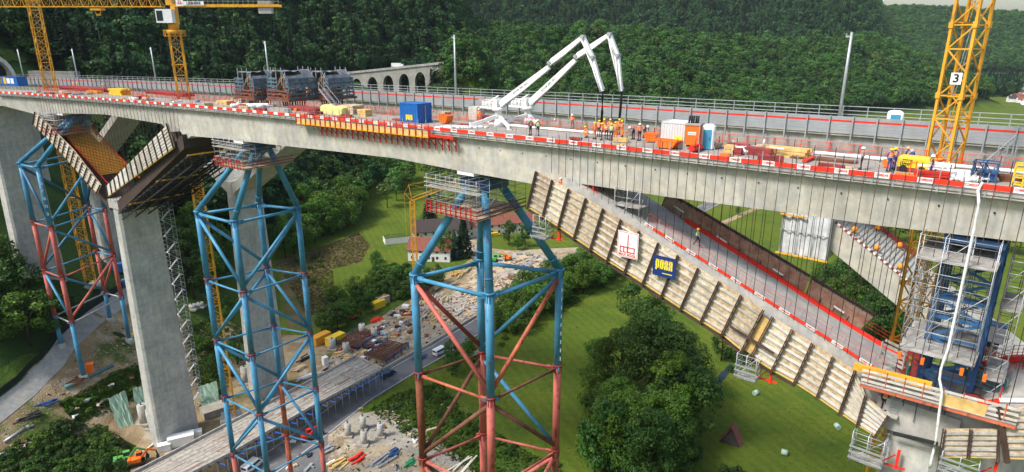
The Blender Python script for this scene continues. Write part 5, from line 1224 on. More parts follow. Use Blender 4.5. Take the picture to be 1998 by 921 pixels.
def cabin(label, px, py, m, w_=1.15, h_=2.25, kind='orange', name='site_cabin'):
    p = base(px, py); t = thing(name, label, 'toilet' if kind != 'orange' else 'cabin', p, hd(p)+.25)
    mb = MB()
    if kind == 'orange':
        mb.box((0, 0, h_/2+.25), (w_, w_*.95, h_-.5)); part('wall', mb, m, t); mb = MB(); mb.box((0, 0, .14), (w_+.04, w_, .28))
        for s_ in (-1, 1):
            for q_ in (-1, 1): mb.box((s_*w_/2, q_*w_*.475, h_/2), (.08, .08, h_))
        mb.box((0, 0, h_), (w_+.06, w_+.06, .14)); part('frame', mb, M_GREYP, t)
        mb = MB(); mb.box((0, -w_*.48, h_*.66), (.75, .03, .28)); part('label_board', mb, M_WHT, t); p2, xd, nn = facemat(p, hd(p)+.25, 0, -w_*.5, h_*.66, 'front'); lettering('Miettoilette', .15, M_TXR, frame(p2+nn*.0, xd, Zv), t)
        mb = MB()
        for i in range(5): mb.tube((-.45+i*.2, .1*(i % 2), h_+.05), (-.42+i*.2, .1, h_+.75), .09, 7)
        part('exhaust_pipe', mb, M_BLK, t)
    else:
        r = []
        for z_, k_ in ((0, .97), (.1, 1), (h_*.8, 1), (h_*.92, .93), (h_, .6)): r.append([Vector((x*w_/2*k_, y*w_/2*k_, z_)) for x, y in ((-1, -.8), (-.8, -1), (.8, -1), (1, -.8), (1, .8), (.8, 1), (-.8, 1), (-1, .8))])
        mb.loft(r); part('shell', mb, m, t); mb = MB(); mb.box((0, -w_/2-.01, h_*.42), (w_*.62, .05, h_*.78)); d_ = part('door', mb, mat('toilet_blue', (.06, .28, .45), .5, var=.1) if kind == 'blue' else M_WHT, t); mb = MB(); mb.box((w_*.2, -w_/2-.05, h_*.45), (.05, .05, .2)); part('handle', mb, M_DARK, d_)
        mb = MB(); mb.box((0, 0, .03), (w_+.1, w_+.1, .1)); part('base', mb, M_DARK, t)
    return t
cabin('orange cabin with black exhaust pipes standing left of the white toilet on the deck', 1350, 291, M_ORNG, 1.3, 2.35)
cabin('white portable toilet with a blue door standing right of the orange cabin on the deck', 1380, 290, M_WHT, 1.2, 2.3, 'blue', 'portable_toilet')
def skip(label, px, py, L=2.2, Wd=1.3, H=.85, rz=0, m=None, group='orange skips on the deck'):
    p = base(px, py); t = thing('skip', label, 'skip', p, hd(p)+rz, group); th = .04; r = []
    def rg(z, k, i): return [Vector((-L/2*k+i, -Wd/2+i, z)), Vector((L/2*k-i, -Wd/2+i, z)), Vector((L/2*k-i, Wd/2-i, z)), Vector((-L/2*k+i, Wd/2-i, z))]
    mb = MB(); mb.loft([rg(.1, .62, 0), rg(H, 1, 0), rg(H, 1, .06), rg(.2, .62, .06)]); part('tub', mb, m or M_ORNG, t); mb = MB(); mb.loft([rg(H-.06, 1.02, -.03), rg(H+.02, 1.02, -.03), rg(H+.02, 1.02, .05), rg(H-.06, 1.02, .05)], caps=False); 
    for s_ in (-.6, -.2, .2, .6): mb.box((s_*L/2, -Wd/2-.02, H*.55), (.07, .06, H*.8))
    part('rim', mb, m or M_ORNG, t); return t
skip('orange skip nearest the white rolls left of the orange cabin', 1302, 289, 2.3, 1.2, .8); skip('smaller orange skip tilted behind the long orange skip', 1270, 276, 1.3, 1.1, .85, .3); skip('orange skip right of the blue container', 870, 240, 1.6, 1.2, 1.0)
def stack(name, label, px, py, n, L, Wd, th, m, rz=0, layers=3, cat='timber stack', group=None, fan=0.03, gfun=base, H=None):
    p = gfun(px, py); mb = MB()
    for k in range(layers):
        for i in range(n): a = rz+random.uniform(-fan, fan); c_ = Vector((random.uniform(-.1, .1)*L*.3, (i-(n-1)/2)*Wd*1.1, th/2+k*th*1.08)); R_ = Matrix.Rotation(hd(p)+rz, 3, 'Z'); mb.box(p+R_ @ c_, (L*random.uniform(.85, 1), Wd, th*.95), hd(p)+a)
    return solo(name, mb, m, label, cat, group)
stack('formwork_stack', 'yellow formwork beams stacked on the deck right of the white toilet', 1537, 305, 5, 3.6, .22, .26, M_PLY, 0, 3)
stack('formwork_stack', 'rusty brown steel profiles stacked beside the yellow formwork beams', 1482, 302, 6, 2.4, .16, .16, M_DRED, .05, 4, 'steel stack')
stack('plank_stack', 'brown planks spread along the deck right of the yellow formwork beams', 1610, 312, 5, 5.2, .22, .06, M_RUST, 0, 3, fan=.08)
stack('plank_stack', 'pale planks scattered by the worker in dark trousers with a white helmet', 1650, 326, 3, 2.4, .2, .05, M_PLY, .3, 1, fan=.3)
stack('formwork_stack', 'round yellow timber block stack just right of the toilet', 1425, 296, 2, 1.0, .5, .3, M_PLY, 0, 2)
stack('formwork_stack', 'stack of timber crates on the deck right of the yellow tarpaulin bundle', 690, 221, 4, 2.6, .5, .3, M_WOOD, 0, 4)
stack('formwork_stack', 'orange brown timber frame stack right of the yellow tarpaulin bundle', 712, 226, 3, 1.8, .4, .3, M_PLY, 0, 3)
stack('plank_stack', 'low stack of yellow timber near the crane with the white cab', 440, 203, 5, 3.2, .3, .2, M_PLY, .1, 3); stack('plank_stack', 'pale timber stack left of the leftmost dark steel cage', 465, 200, 4, 2.4, .3, .2, M_WOOD, .2, 4)
stack('plank_stack', 'timber block stack beside the concrete block behind the left pump boom', 868, 225, 3, 1.4, .4, .3, M_WOOD, 0, 2)
stack('plank_stack', 'small cardboard coloured crate stack between the left pump boom and the blue container', 905, 246, 3, 1.6, .3, .15, M_DRED, .1, 2)
stack('steel_stack', 'brown steel beams lying near the right deck corner', 1960, 352, 4, 3.6, .2, .14, M_RUST, .2, 3, 'steel stack'); stack('steel_stack', 'dark red formwork girders lying behind the pump boom legs', 960, 232, 6, 4.5, .25, .2, M_DRED, 0, 2, 'steel stack')
stack('steel_stack', 'red steel formwork racks lying between the cages and the cornice formwork', 600, 216, 7, 8, .3, .3, M_DRED, 0, 2, 'steel stack'); stack('steel_stack', 'row of red steel racks near the left crane towers', 330, 184, 6, 16, .4, .3, M_DRED, 0, 2, 'steel stack')
stack('steel_stack', 'red steel racks at the far left end of the deck', 170, 176, 6, 22, .5, .4, M_DRED, 0, 2, 'steel stack'); stack('plank_stack', 'yellow formwork beam stack between the two left cranes', 235, 184, 4, 5.5, .5, .4, mat('bright_yellow', (.75, .50, .03), .5, var=.2), 0, 3)
stack('plank_stack', 'yellow girders lying left of the yellow beam stack by the left crane', 185, 181, 4, 5, .3, .25, M_YEL, 0, 2)
mb = MB()   # yellow tarpaulin covered bundle
p = base(655, 221); R_ = Matrix.Rotation(hd(p), 3, 'Z'); rings = []
for k in range(9): x = -2.4+k*.6; w_ = .9+.1*sin(k*2.1); z_ = 1.1+.15*sin(k*1.3); rings.append([p+R_ @ Vector((x, a*w_, b)) for a, b in ((-1, 0), (-.95, z_*.8), (-.6, z_), (.6, z_*1.02), (.95, z_*.8), (1, 0))])
mb.loft(rings); solo('covered_bundle', mb, mat('pale_yellow_tarp', (.62, .62, .22), .6, var=.3, sc=1.5, bump=.5), 'bundle under a pale yellow tarpaulin below the dark steel cages', 'bundle')
def heap(name, label, px, py, L, Wd, H, m, cat='heap', gfun=base, n=110):
    p = gfun(px, py); mb = MB()
    for i in range(n): c_ = p+Vector((random.gauss(0, L*.25), random.gauss(0, Wd*.25), H*.25)); mb.ball(c_, H*random.uniform(.3, .6), 7, 5, (1.3, 1, .7), .2)
    return solo(name, mb, m, label, cat)
heap('sheet_heap', 'crumpled white sheeting heaped left of the dark steel cages', 493, 209, 4, 1.2, 1.0, M_FLEECE); heap('sack_heap', 'white sacks heaped on the deck right of the yellow timber blocks', 1458, 298, 1.8, 1.2, .9, M_FLEECE)
heap('sheet_heap', 'crumpled white fleece heaped before the far right blue rack', 1895, 352, 2.0, .8, .6, M_FLEECE); heap('sheet_heap', 'white fleece rolls heaped at the foot of the left pump boom', 890, 250, 5, .8, .5, M_FLEECE)
# steel formwork cages
def cage(label, px, py, sc=1):
    p = base(px, py); t = thing('steel_cage', label, 'formwork', p, hd(p), 'dark steel formwork cages on the deck', sc); L, Wd, H0, H1 = 4.6, 4.4, 1.0, 4.2
    SL = mat('slate_steel', (.11, .17, .22), .5, .2, var=.4)
    mb = MB(); mb.box((0, 0, H0), (L+.6, Wd+.8, .3)); part('base_frame', mb, M_RUST, t); mb = MB()
    for a in range(5): mb.bar((-.9+a*.45, -1, 0), (-1.2+a*.6, -1, H0), .15); mb.bar((-1+a*.5, 1, 0), (-1.2+a*.6, 1, H0), .15)
    part('stand', mb, M_DARK, t)
    for s_ in (-1, 1):
        mb = MB()
        for k in range(6): mb.bar((-L/2, s_*Wd/2, H0+.3+k*.5), (-L/2+2.1, s_*Wd/2, H0+.3+k*.5), .16, .24); mb.bar((L/2, s_*Wd/2, H0+.3+k*.5), (L/2-.9, s_*Wd/2, H0+.3+k*.5), .12, .2)
        for x in (-L/2, -L/2+.7, -L/2+1.4, -L/2+2.1, L/2, L/2-.9): mb.bar((x, s_*Wd/2, H0), (x, s_*Wd/2, H1-.3), .14)
        part('side_frame', mb, SL, t)
    mb = MB()
    for k in range(6):
        mb.bar((-L/2, -Wd/2, H0+.3+k*.5), (-L/2, Wd/2, H0+.3+k*.5), .14, .2); mb.bar((L/2, -Wd/2, H0+.3+k*.5), (L/2, Wd/2, H0+.3+k*.5), .14, .2)
    for y in np.linspace(-Wd/2, Wd/2, 5): mb.bar((-L/2, y, H0), (-L/2, y, H1-.4), .12); mb.bar((L/2, y, H0), (L/2, y, H1-.4), .12)
    part('end_frame', mb, SL, t); mb = MB(); c_ = Vector((.5, 0, H0+1.7))
    for yy in (-1.6, -1.2, 1.5):
        for k in range(16):
            a, b = k*pi/8, (k+1)*pi/8; mb.bar(c_+Vector((1.25*cos(a), yy, 1.35*sin(a))), c_+Vector((1.25*cos(b), yy, 1.35*sin(b))), .16)
            if k % 2 == 0: mb.bar(c_+Vector((.1*cos(a), yy, .1*sin(a))), c_+Vector((1.25*cos(a), yy, 1.35*sin(a))), .08)
    for k in range(16): a = k*pi/8; mb.bar(c_+Vector((1.25*cos(a), -1.6, 1.35*sin(a))), c_+Vector((1.25*cos(a), 1.5, 1.35*sin(a))), .14)
    part('inner_drum', mb, mat('ochre_steel', (.48, .24, .07), .7, var=.5, sc=2), t); mb = MB()
    rng = random.Random(px)
    rings = []
    for j in range(9):
        y = -Wd/2-.1+(Wd+.2)*j/8; rings.append([Vector((x+rng.uniform(-.12, .12), y, z+rng.uniform(-.14, .10))) for x, z in ((-L/2-.15, 2.9), (-L/2+.3, 3.9), (-.9, 4.8), (-.1, 4.7), (.9, 4.9), (1.6, 4.3), (2.1, 3.7), (2.45, 2.6))])
    V = MB(); V.loft([r[:4] for r in rings], closed=False, caps=False); V.loft([r[5:] for r in rings], closed=False, caps=False); V.loft([r[3:6] for r in rings[5:]], closed=False, caps=False); V.s = [False]*len(V.f); part('tarpaulin', V, M_TARP, t); mb = MB()
    for x in (-1.4, -.3, .9, 1.7):
        for s_ in (-1, 1): mb.bar((x, s_*Wd/2, 3.0), (x, s_*Wd/2, 5.3 if x < 1 else 4.7), .08)
    for s_ in (-1, 1): mb.bar((-2.2, s_*Wd/2, 3.2), (-.9, s_*Wd/2, 4.9), .07); mb.bar((-.9, s_*Wd/2, 4.8), (1.0, s_*Wd/2, 4.9), .07); mb.bar((1, s_*Wd/2, 4.9), (2.3, s_*Wd/2, 3), .07); mb.bar((-2, s_*Wd/2, 1.2), (1.8, s_*Wd/2, 4.6), .06)
    part('poles', mb, M_STEEL, t)
    for k in range(5): mb = MB(); mb.bar((-2.3+k*1.15, -Wd/2-.25, H0), (-2.3+k*1.15, -Wd/2-.25, H0+1.3), .09); part('rail_post', mb, M_RED, t)
    mb = MB()
    for z_ in (.3, .75, 1.2): mb.bar((-L/2, -Wd/2-.3, H0+z_), (L/2, -Wd/2-.3, H0+z_), .05, .18)
    part('rail_board', mb, M_RUST, t)
cage('leftmost dark steel formwork cage with torn tarpaulin roof', 508, 203, 1.16); cage('middle dark steel formwork cage, its ochre drum framework showing', 574, 206, 1.20); cage('rightmost dark steel formwork cage behind the light steel stairs', 648, 202, 1.16)
p = base(640, 214); t = thing('steel_stair', 'light steel stair leaning against the middle and right cages', 'stairs', p, hd(p)); mb = MB()
for s_ in (-.5, .5): mb.bar((2.6, s_, .1), (-1.2, s_, 3.2), .08, .25); mb.bar((2.6, s_, 1.1), (-1.2, s_, 4.2), .06); mb.bar((2.6, s_, 0), (2.6, s_, 1.1), .06); mb.bar((-1.2, s_, 3.2), (-1.2, s_, 4.2), .06)
part('stringers', mb, M_STEEL, t); mb = MB()
for k in range(13): u = k/13; mb.box((2.6-3.8*u, 0, .2+3.1*u), (.26, 1, .04))
part('treads', mb, M_STEEL, t)
# concrete block behind the left boom
p = base(930, 232); mb = MB(); mb.box(p+Zv*.85, (1.5, 1.6, 1.7), hd(p)); solo('concrete_block', mb, M_CON, 'pale concrete block behind the legs of the left pump boom', 'block')
# compressor
p = base(1781, 334); t = thing('compressor', 'yellow site compressor with dark louvres and blocky lettering, at the crane foot', 'compressor', p, hd(p)); L, Wd, H = 2.1, 1.05, 1.15; mb = MB()
r = [[Vector((x*k_, y, z)) for x, y, z in ((-L/2, -Wd/2, .35), (L/2, -Wd/2, .35), (L/2, Wd/2, .35), (-L/2, Wd/2, .35))] for k_ in (1,)]
prof = lambda z, i: [Vector((-L/2+i, -Wd/2+i*.6, z)), Vector((L/2-i, -Wd/2+i*.6, z)), Vector((L/2-i, Wd/2-i*.6, z)), Vector((-L/2+i, Wd/2-i*.6, z))]
mb.loft([prof(.35, 0), prof(.95, 0), prof(1.1, .05), prof(1.18, .16)]); part('hood', mb, mat('bright_yellow'  , (.75, .50, .03)), t); mb = MB(); mb.box((0, 0, .22), (L*.98, Wd*.92, .3)); part('chassis', mb, M_DRED, t); mb = MB()
for i in range(6): mb.box((-L/2+.25+i*.11, -Wd/2-.005, .62), (.05, .03, .3))
part('louvre', mb, M_DARK, t)
o, xd, nn = facemat(p, hd(p), .25, -Wd/2, .78, 'front'); mb = MB(); mb.box((-.38, -Wd/2-.004, .78), (.62, .02, .34)); part('label', mb, M_BLK, t); o2, _, _ = facemat(p, hd(p), -.38, -Wd/2-.012, .78, 'front'); porr(t, o2, xd, nn, .55, .2, .035, M_LY)
for x in (-.6, .6):
    for s_ in (-1, 1): mb = MB(); mb.tube((x, s_*Wd/2-.1*s_, .26), (x, s_*Wd/2+.08*s_, .26), .26, 14); part('wheel', mb, M_BLK, t)
# blue rack and yellow frame at the far right
p = base(1918, 352); t = thing('blue_rack', 'blue painted steel machine frame with hoses near the right deck corner', 'machine', p, hd(p), scale=.82); mb = MB()
for x in (-.9, 0, .9):
    for y in (-.7, .7): mb.bar((x, y, 0), (x*.9, y, 1.7), .1)
for z_ in (.2, .9, 1.65): mb.bar((-.9, -.7, z_), (.9, -.7, z_), .1); mb.bar((-.9, .7, z_), (.9, .7, z_), .1); mb.bar((-.9, -.7, z_), (-.9, .7, z_), .1); mb.bar((.9, -.7, z_), (.9, .7, z_), .1)
part('frame', mb, M_BLUE2, t); mb = MB(); mb.box((.2, 0, .55), (1.2, .9, .8)); part('tank', mb, M_BLUE2, t); mb = MB()
for i in range(3): mb.path([(-.8+i*.4, -.75, 1.6), (-.5+i*.5, -1.0, 1.0), (-.9+i*.3, -1.1, .3), (-.1+i*.3, -.9, .1)], .05, 6)
part('hose', mb, M_BLK, t)
p = base(2003, 364); t = thing('yellow_rack', 'yellow steel rack at the right edge of the picture on the deck', 'rack', p, hd(p), scale=.8); mb = MB()
for x in (-1, -.3, .4, 1.1):
    for y in (-.6, .6): mb.bar((x, y, 0), (x, y, 1.9), .12)
for z_ in (.2, .8, 1.4, 1.85): mb.bar((-1, -.6, z_), (1.1, -.6, z_), .12); mb.bar((-1, .6, z_), (1.1, .6, z_), .12)
part('frame', mb, mat('bright_yellow', (.75, .50, .03)), t)
mb = MB(); a = base(1905, 340)
for k in range(5): b = a+Vector((cos(.5)*k*.9, sin(.5)*k*.9, .5+k*.42)); mb.bar(b, b+Vector((.8, .4, .42)), .07); mb.bar(b-Zv*.5, b+Vector((.8, .4, -.08)), .07); mb.bar(b, b-Zv*.5, .06)
for k in range(3): c_ = a+Vector((2.0+k*.9, 1+k*.3, 0)); mb.bar(c_, c_+Zv*2.0, .08)
solo('lattice_girder', mb, M_STEEL, 'grey steel lattice girder propped beside the blue machine frame', 'girder')
mb = MB(); a, b = dp(1790, 322, 1.0), dp(1862, 326, 1.0); mb.bar(a, b, .1, .12); solo('strip_light', mb, M_WHT, 'white tube light fixed on the deck guard behind the yellow compressor', 'lamp'); 
mb = MB(); a, b = dp(1502, 287, .8), dp(1530, 290, .8); mb.bar(a, b, .08, .1); solo('strip_light', mb, M_WHT, 'white tube light on the far guard behind the blue and white cone', 'lamp')
p = base(1489, 291); t = thing('traffic_cone', 'blue and white cone by the far deck edge', 'cone', p); mb = MB(); mb.tube((0, 0, .04), (0, 0, .5), .22, 12, .14); mb.box((0, 0, .02), (.5, .5, .05)); part('cone', mb, mat('cone_blue', (.03, .15, .5), .5), t); mb = MB(); mb.tube((0, 0, .5), (0, 0, .95), .14, 12, .04); part('tip', mb, M_WHT, t)
# blue sheeted stack on the far left of the deck
p = base(30, 166); t = thing('site_container', 'blue container with white and yellow panels at the far left of the deck', 'container', p, hd(p)); mb = MB(); mb.box((0, 0, 1.2), (8, 2.5, 2.4)); part('wall', mb, M_CBLUE, t); mb = MB(); mb.box((-.4, -1.28, 1.3), (1.6, .05, 1.4)); mb.box((1.6, -1.28, 1.3), (1.5, .05, 1.4)); part('panel', mb, M_WHT, t); mb = MB(); mb.box((-2.3, -1.28, 1.3), (1.3, .05, 1.8)); part('panel', mb, mat('bright_yellow', (.75, .50, .03)), t); mb = MB(); mb.box((0, 0, 2.43), (8.1, 2.6, .1)); part('roof', mb, M_BLUE2, t)
# a van on the rear bridge
p = ont(1748, 226, T2+6.5, 20); X = tt(p)[1]; p = D(X, T2+6.2, .02)
def van(label, p, rz, m, L=4.9, Wd=1.9, H=2.0, name='van'):
    t = thing(name, label, 'van', p, rz); mb = MB(); sec = [(-L/2, .35), (-L/2, H*.96), (-L/2+.15, H), (L*.28, H), (L*.38, H*.62), (L/2-.05, H*.48), (L/2, .5), (L/2, .35)]
    mb.loft([[Vector((x, s_*Wd/2*(.90 if z > H*.7 else 1), z)) for x, z in sec] for s_ in (-1, 1)]); part('body', mb, m, t)
    for s_ in (-1, 1): mb = MB(); mb.loft([[Vector((x, s_*(Wd/2*k_+.012), z)) for x, z, k_ in ((-L*.42, H*.6, 1), (-L*.42, H*.88, .92), (L*.26, H*.88, .92), (L*.34, H*.6, 1))], [Vector((x, s_*(Wd/2*k_-.02), z)) for x, z, k_ in ((-L*.42, H*.6, 1), (-L*.42, H*.88, .92), (L*.26, H*.88, .92), (L*.34, H*.6, 1))]]); part('side_window', mb, M_GLASS, t)
    mb = MB(); mb.loft([[Vector((L*.285, y, H*.95)), Vector((L*.385, y, H*.63))] + [Vector((L*.37, y, H*.62)), Vector((L*.27, y, H*.94))] for y in (-Wd*.40, Wd*.40)]); part('windscreen', mb, M_GLASS, t)
    mb = MB(); mb.box((-L/2-.01, 0, H*.74), (.04, Wd*.72, H*.26)); part('rear_window', mb, M_GLASS, t)
    for x in (-L*.32, L*.32):
        for s_ in (-1, 1): mb = MB(); mb.tube((x, s_*(Wd/2-.18), .34), (x, s_*(Wd/2+.01), .34), .34, 16); w_ = part('tyre', mb, M_BLK, t); mb = MB(); mb.tube((x, s_*(Wd/2-.02), .34), (x, s_*(Wd/2+.025), .34), .2, 12); part('rim', mb, M_STEEL, w_)
    for s_ in (-1, 1): mb = MB(); mb.box((-L/2-.01, s_*Wd*.44, H*.45), (.05, .12, .4)); part('tail_light', mb, M_RED2, t); mb = MB(); mb.box((L/2-.01, s_*Wd*.38, .72), (.06, .3, .18)); part('headlight', mb, M_WHT, t)
    return t
t = cabin('white and blue portable toilet standing on the rear bridge near the tall mast', 1748, 228, M_WHT, 1.2, 2.3, 'blue', 'portable_toilet'); t.location = p; t.scale = (1.3, 1.1, .9)

# gear on the pier head and the right strut
rg2 = thing('strut_guard', 'red kerb and guard boards of the strut leaving at the lower right', 'barrier', st(34, 1, 65.6), h30)
for k in range(9):
    X = 32.6+k*1.4; z = interp(SRR, X); z2 = interp(SRR, X+1.4); mb = MB(); mb.bar(st(X, .2, z+.3), st(X+1.4, .2, z2+.3), .05, .3); part('board', mb, M_BW if k % 2 else M_BR, rg2, True)
    mb = MB(); mb.bar(st(X, 8.7, z+.15), st(X+1.4, 8.7, z2+.15), .5, .45); part('red_kerb', mb, M_RED2, rg2, True)
    mb = MB(); mb.bar(st(X, .3, z), st(X, .3, z+1.2), .05); mb.bar(st(X, 8.9, z), st(X, 8.9, z+1.3), .05); [mb.bar(st(X, 8.9, z+d_), st(X+1.4, 8.9, z2+d_), .03) for d_ in (.6, .9, 1.2)]; part('rail', mb, M_RED2, rg2, True)
def blk(name, label, cat, px, t_, L, Wd, H, m, m2=None, nm2='lid'):
    p = ont(px[0], px[1], t_, 20); t = thing(name, label, cat, p, h30); mb = MB(); mb.box((0, 0, H/2), (L, Wd, H)); [mb.box((-L/2+L*i/5, -Wd/2, H/2), (.05, .05, H)) for i in range(6)]; part('body', mb, m, t); mb = MB(); mb.box((0, 0, H+.03), (L+.08, Wd+.08, .08)); part(nm2, mb, m2 or M_DARK, t); return t
blk('equipment_box', 'white and pale blue equipment box at the far right of the pier head', 'box', (1938, 664), 9.6, 1.3, 1.1, 1.4, M_WHT, SB); blk('wooden_tank', 'brown plywood box below the white equipment box on the pier head', 'box', (1925, 690), 8.4, 1.2, .9, .8, M_WOOD)
blk('skip_bin', 'orange and brown bin behind the blue steel tower base', 'bin', (1898, 702), 8.6, 1.2, .9, .9, M_ORNG); blk('red_tank', 'dark red steel drum housing right of the blue tower base', 'tank', (1880, 712), 7.4, .9, .8, .8, M_RED)
blk('plank_crate', 'grey timber crate left of the blue steel tower base', 'crate', (1778, 700), 6.5, 1.4, .9, .8, M_GREYP); blk('winch', 'dark winch housing among the planks left of the blue tower', 'winch', (1795, 655), 8.2, .9, .8, .7, M_DARK, M_RED)
t = thing('red_guard_frame', 'dark red steel guard frame right of the blue steel tower', 'guard', ont(1915, 725, 7, 20), h30); mb = MB()
for i in range(7): mb.bar((i*.4, 0, 0), (i*.4, 0, 1.9), .05)
for z_ in (.1, .7, 1.3, 1.85): mb.bar((0, 0, z_), (2.4, 0, z_), .05)
part('bars', mb, M_RED, t); mb = MB(); [mb.bar((2.4, i*.5, 0), (2.4, i*.5, 1.9), .05) for i in range(5)]; [mb.bar((2.4, 0, z_), (2.4, 2, z_), .05) for z_ in (.1, 1.0, 1.85)]; part('end_bars', mb, M_RED, t)
# ================================================================ valley floor: sheets, roads, site
def strippoly(px, w_, m, name, off, kind='structure', world=None, **k):
    P = [G(*p).xy for p in px] if world is None else world; L_, R_ = [], []
    for i, p in enumerate(P):
        d = (P[min(i+1, len(P)-1)]-P[max(i-1, 0)]).normalized(); n = Vector((-d.y, d.x)); L_.append(p+n*w_/2); R_.append(p-n*w_/2)
    patch(name, None, m, off, kind, world=L_+R_[::-1], **k); return P
patch('bare_earth', [(-40, 800), (60, 720), (150, 640), (262, 566), (330, 545), (400, 600), (470, 640), (600, 655), (700, 640), (760, 590), (830, 560), (930, 500), (1040, 492), (1150, 487), (1190, 500), (1110, 545), (900, 655), (790, 725), (700, 800), (900, 900), (1000, 990), (-60, 990)], M_EARTH, .02, jit=.8)
patch('dry_slope', [(540, 505), (600, 492), (700, 455), (722, 478), (705, 512), (648, 525), (612, 548), (655, 600), (630, 640), (560, 640)], M_MUD, .03, jit=.8)
for i, P in enumerate([[(118, 790), (200, 742), (290, 698), (305, 770), (230, 800), (150, 830)], [(-40, 905), (60, 850), (130, 825), (200, 830), (262, 870), (250, 930), (200, 990), (-60, 990)], [(-40, 730), (60, 690), (102, 682), (60, 735), (0, 785), (-40, 820)],
                       [(366, 640), (430, 615), (445, 760), (400, 790), (372, 720)], [(270, 560), (330, 520), (380, 560), (430, 600), (380, 640)], [(1040, 580), (1100, 545), (1160, 520), (1200, 520), (1180, 560), (1080, 620)],
                       [(720, 800), (770, 770), (860, 745), (900, 800), (1010, 870), (1100, 921), (1120, 990), (1000, 990), (900, 905), (790, 850)], [(640, 650), (700, 620), (760, 590), (800, 540), (830, 560), (760, 610), (690, 655)]]):
    patch('rough_grass', P, M_WEED, .04+.004*i, jit=.9)
patch('site_yard', [(648, 745), (640, 700), (700, 655), (765, 605), (850, 590), (905, 560), (950, 500), (1060, 505), (1100, 520), (960, 600), (880, 640), (800, 690), (700, 750)], M_GRAV, .075, jit=.6)
patch('site_yard', [(560, 921), (640, 850), (700, 810), (760, 800), (860, 860), (930, 921), (900, 990), (560, 990)], M_GRAV, .08, jit=.6)
patch('asphalt_yard', [(420, 940), (520, 860), (600, 800), (680, 800), (640, 850), (640, 940), (500, 1000)], M_ROAD, .09)
M_SLAB = concrete('site_slab', (.32, .295, .25), streak=.1)
patch('concrete_slab', [(655, 820), (700, 805), (760, 815), (920, 905), (880, 912), (760, 870), (700, 870)], M_SLAB, .10)
patch('concrete_slab', [(600, 745), (650, 700), (690, 690), (680, 712), (640, 742)], M_SLAB, .10)
patch('track', [(900, 503), (905, 470), (932, 452), (930, 482), (1000, 489), (1148, 482), (1150, 492), (1000, 502)], M_GRAV, .10)
RD = strippoly([(430, 975), (610, 845), (700, 775), (800, 715), (860, 682), (950, 625), (1050, 570), (1140, 521), (1200, 490), (1290, 447), (1380, 402), (1440, 374), (1540, 340)], 8.0, M_ROAD, 'road', .11)
M_LINE = mat('road_line', (.65, .65, .62), .7, var=.2)
strippoly(None, .16, M_LINE, 'road_marking', .118, world=[p+(RD[min(i+1, len(RD)-1)]-RD[max(i-1, 0)]).normalized().orthogonal()*3.6 for i, p in enumerate(RD)])
strippoly(None, .16, M_LINE, 'road_marking', .118, world=[p-(RD[min(i+1, len(RD)-1)]-RD[max(i-1, 0)]).normalized().orthogonal()*3.6 for i, p in enumerate(RD)])
patch('meadow_path', [(1390, 440), (1470, 405), (1500, 398), (1502, 402), (1472, 411), (1395, 447)], M_EARTH, .03)
PT = strippoly([(-40, 835), (0, 803), (55, 760), (105, 710), (130, 672), (190, 618), (262, 568), (330, 532)], 3.6, concrete('path_concrete', (.33, .33, .32), streak=.1), 'footpath', .14)
WAT = mat('stream_water', (.03, .05, .06), .08, var=.2, sc=.3, spec=.6)
patch('stream', [(1330, 790), (1370, 755), (1400, 735), (1425, 708), (1432, 716), (1412, 742), (1380, 765), (1345, 795)], WAT, .05)
# low concrete parapet along the road
mb = MB(); w_ = [p+(RD[min(i+1, len(RD)-1)]-RD[max(i-1, 0)]).normalized().orthogonal()*4.6 for i, p in enumerate(RD)][2:6]
for a, b in zip(w_[:-1], w_[1:]): mb.bar((a.x, a.y, .45), (b.x, b.y, .45), .4, .9)
solo('parapet', mb, M_CON2, 'low pale concrete parapet beside the valley road near the white van', 'wall')
# black mesh fence along the footpath
mb = MB()
for a, b in zip(PT[:-1], PT[1:]):
    n = (b-a).normalized().orthogonal()*2.2
    for s_ in (1,):
        A, B = a+n, b+n; k = max(1, int((B-A).length/3))
        for i in range(k):
            p, q_ = A.lerp(B, i/k), A.lerp(B, (i+1)/k); zp, zq_ = hz(p.x, p.y), hz(q_.x, q_.y); mb.slab((p.x, p.y, zp), (q_.x, q_.y, zq_), (q_.x, q_.y, zq_+1.7), (p.x, p.y, zp+1.7), .04)
solo('screen_fence', mb, mat('screen_green', (.012, .02, .016), .8), 'dark green screen fence along the concrete footpath at the left', 'fence')
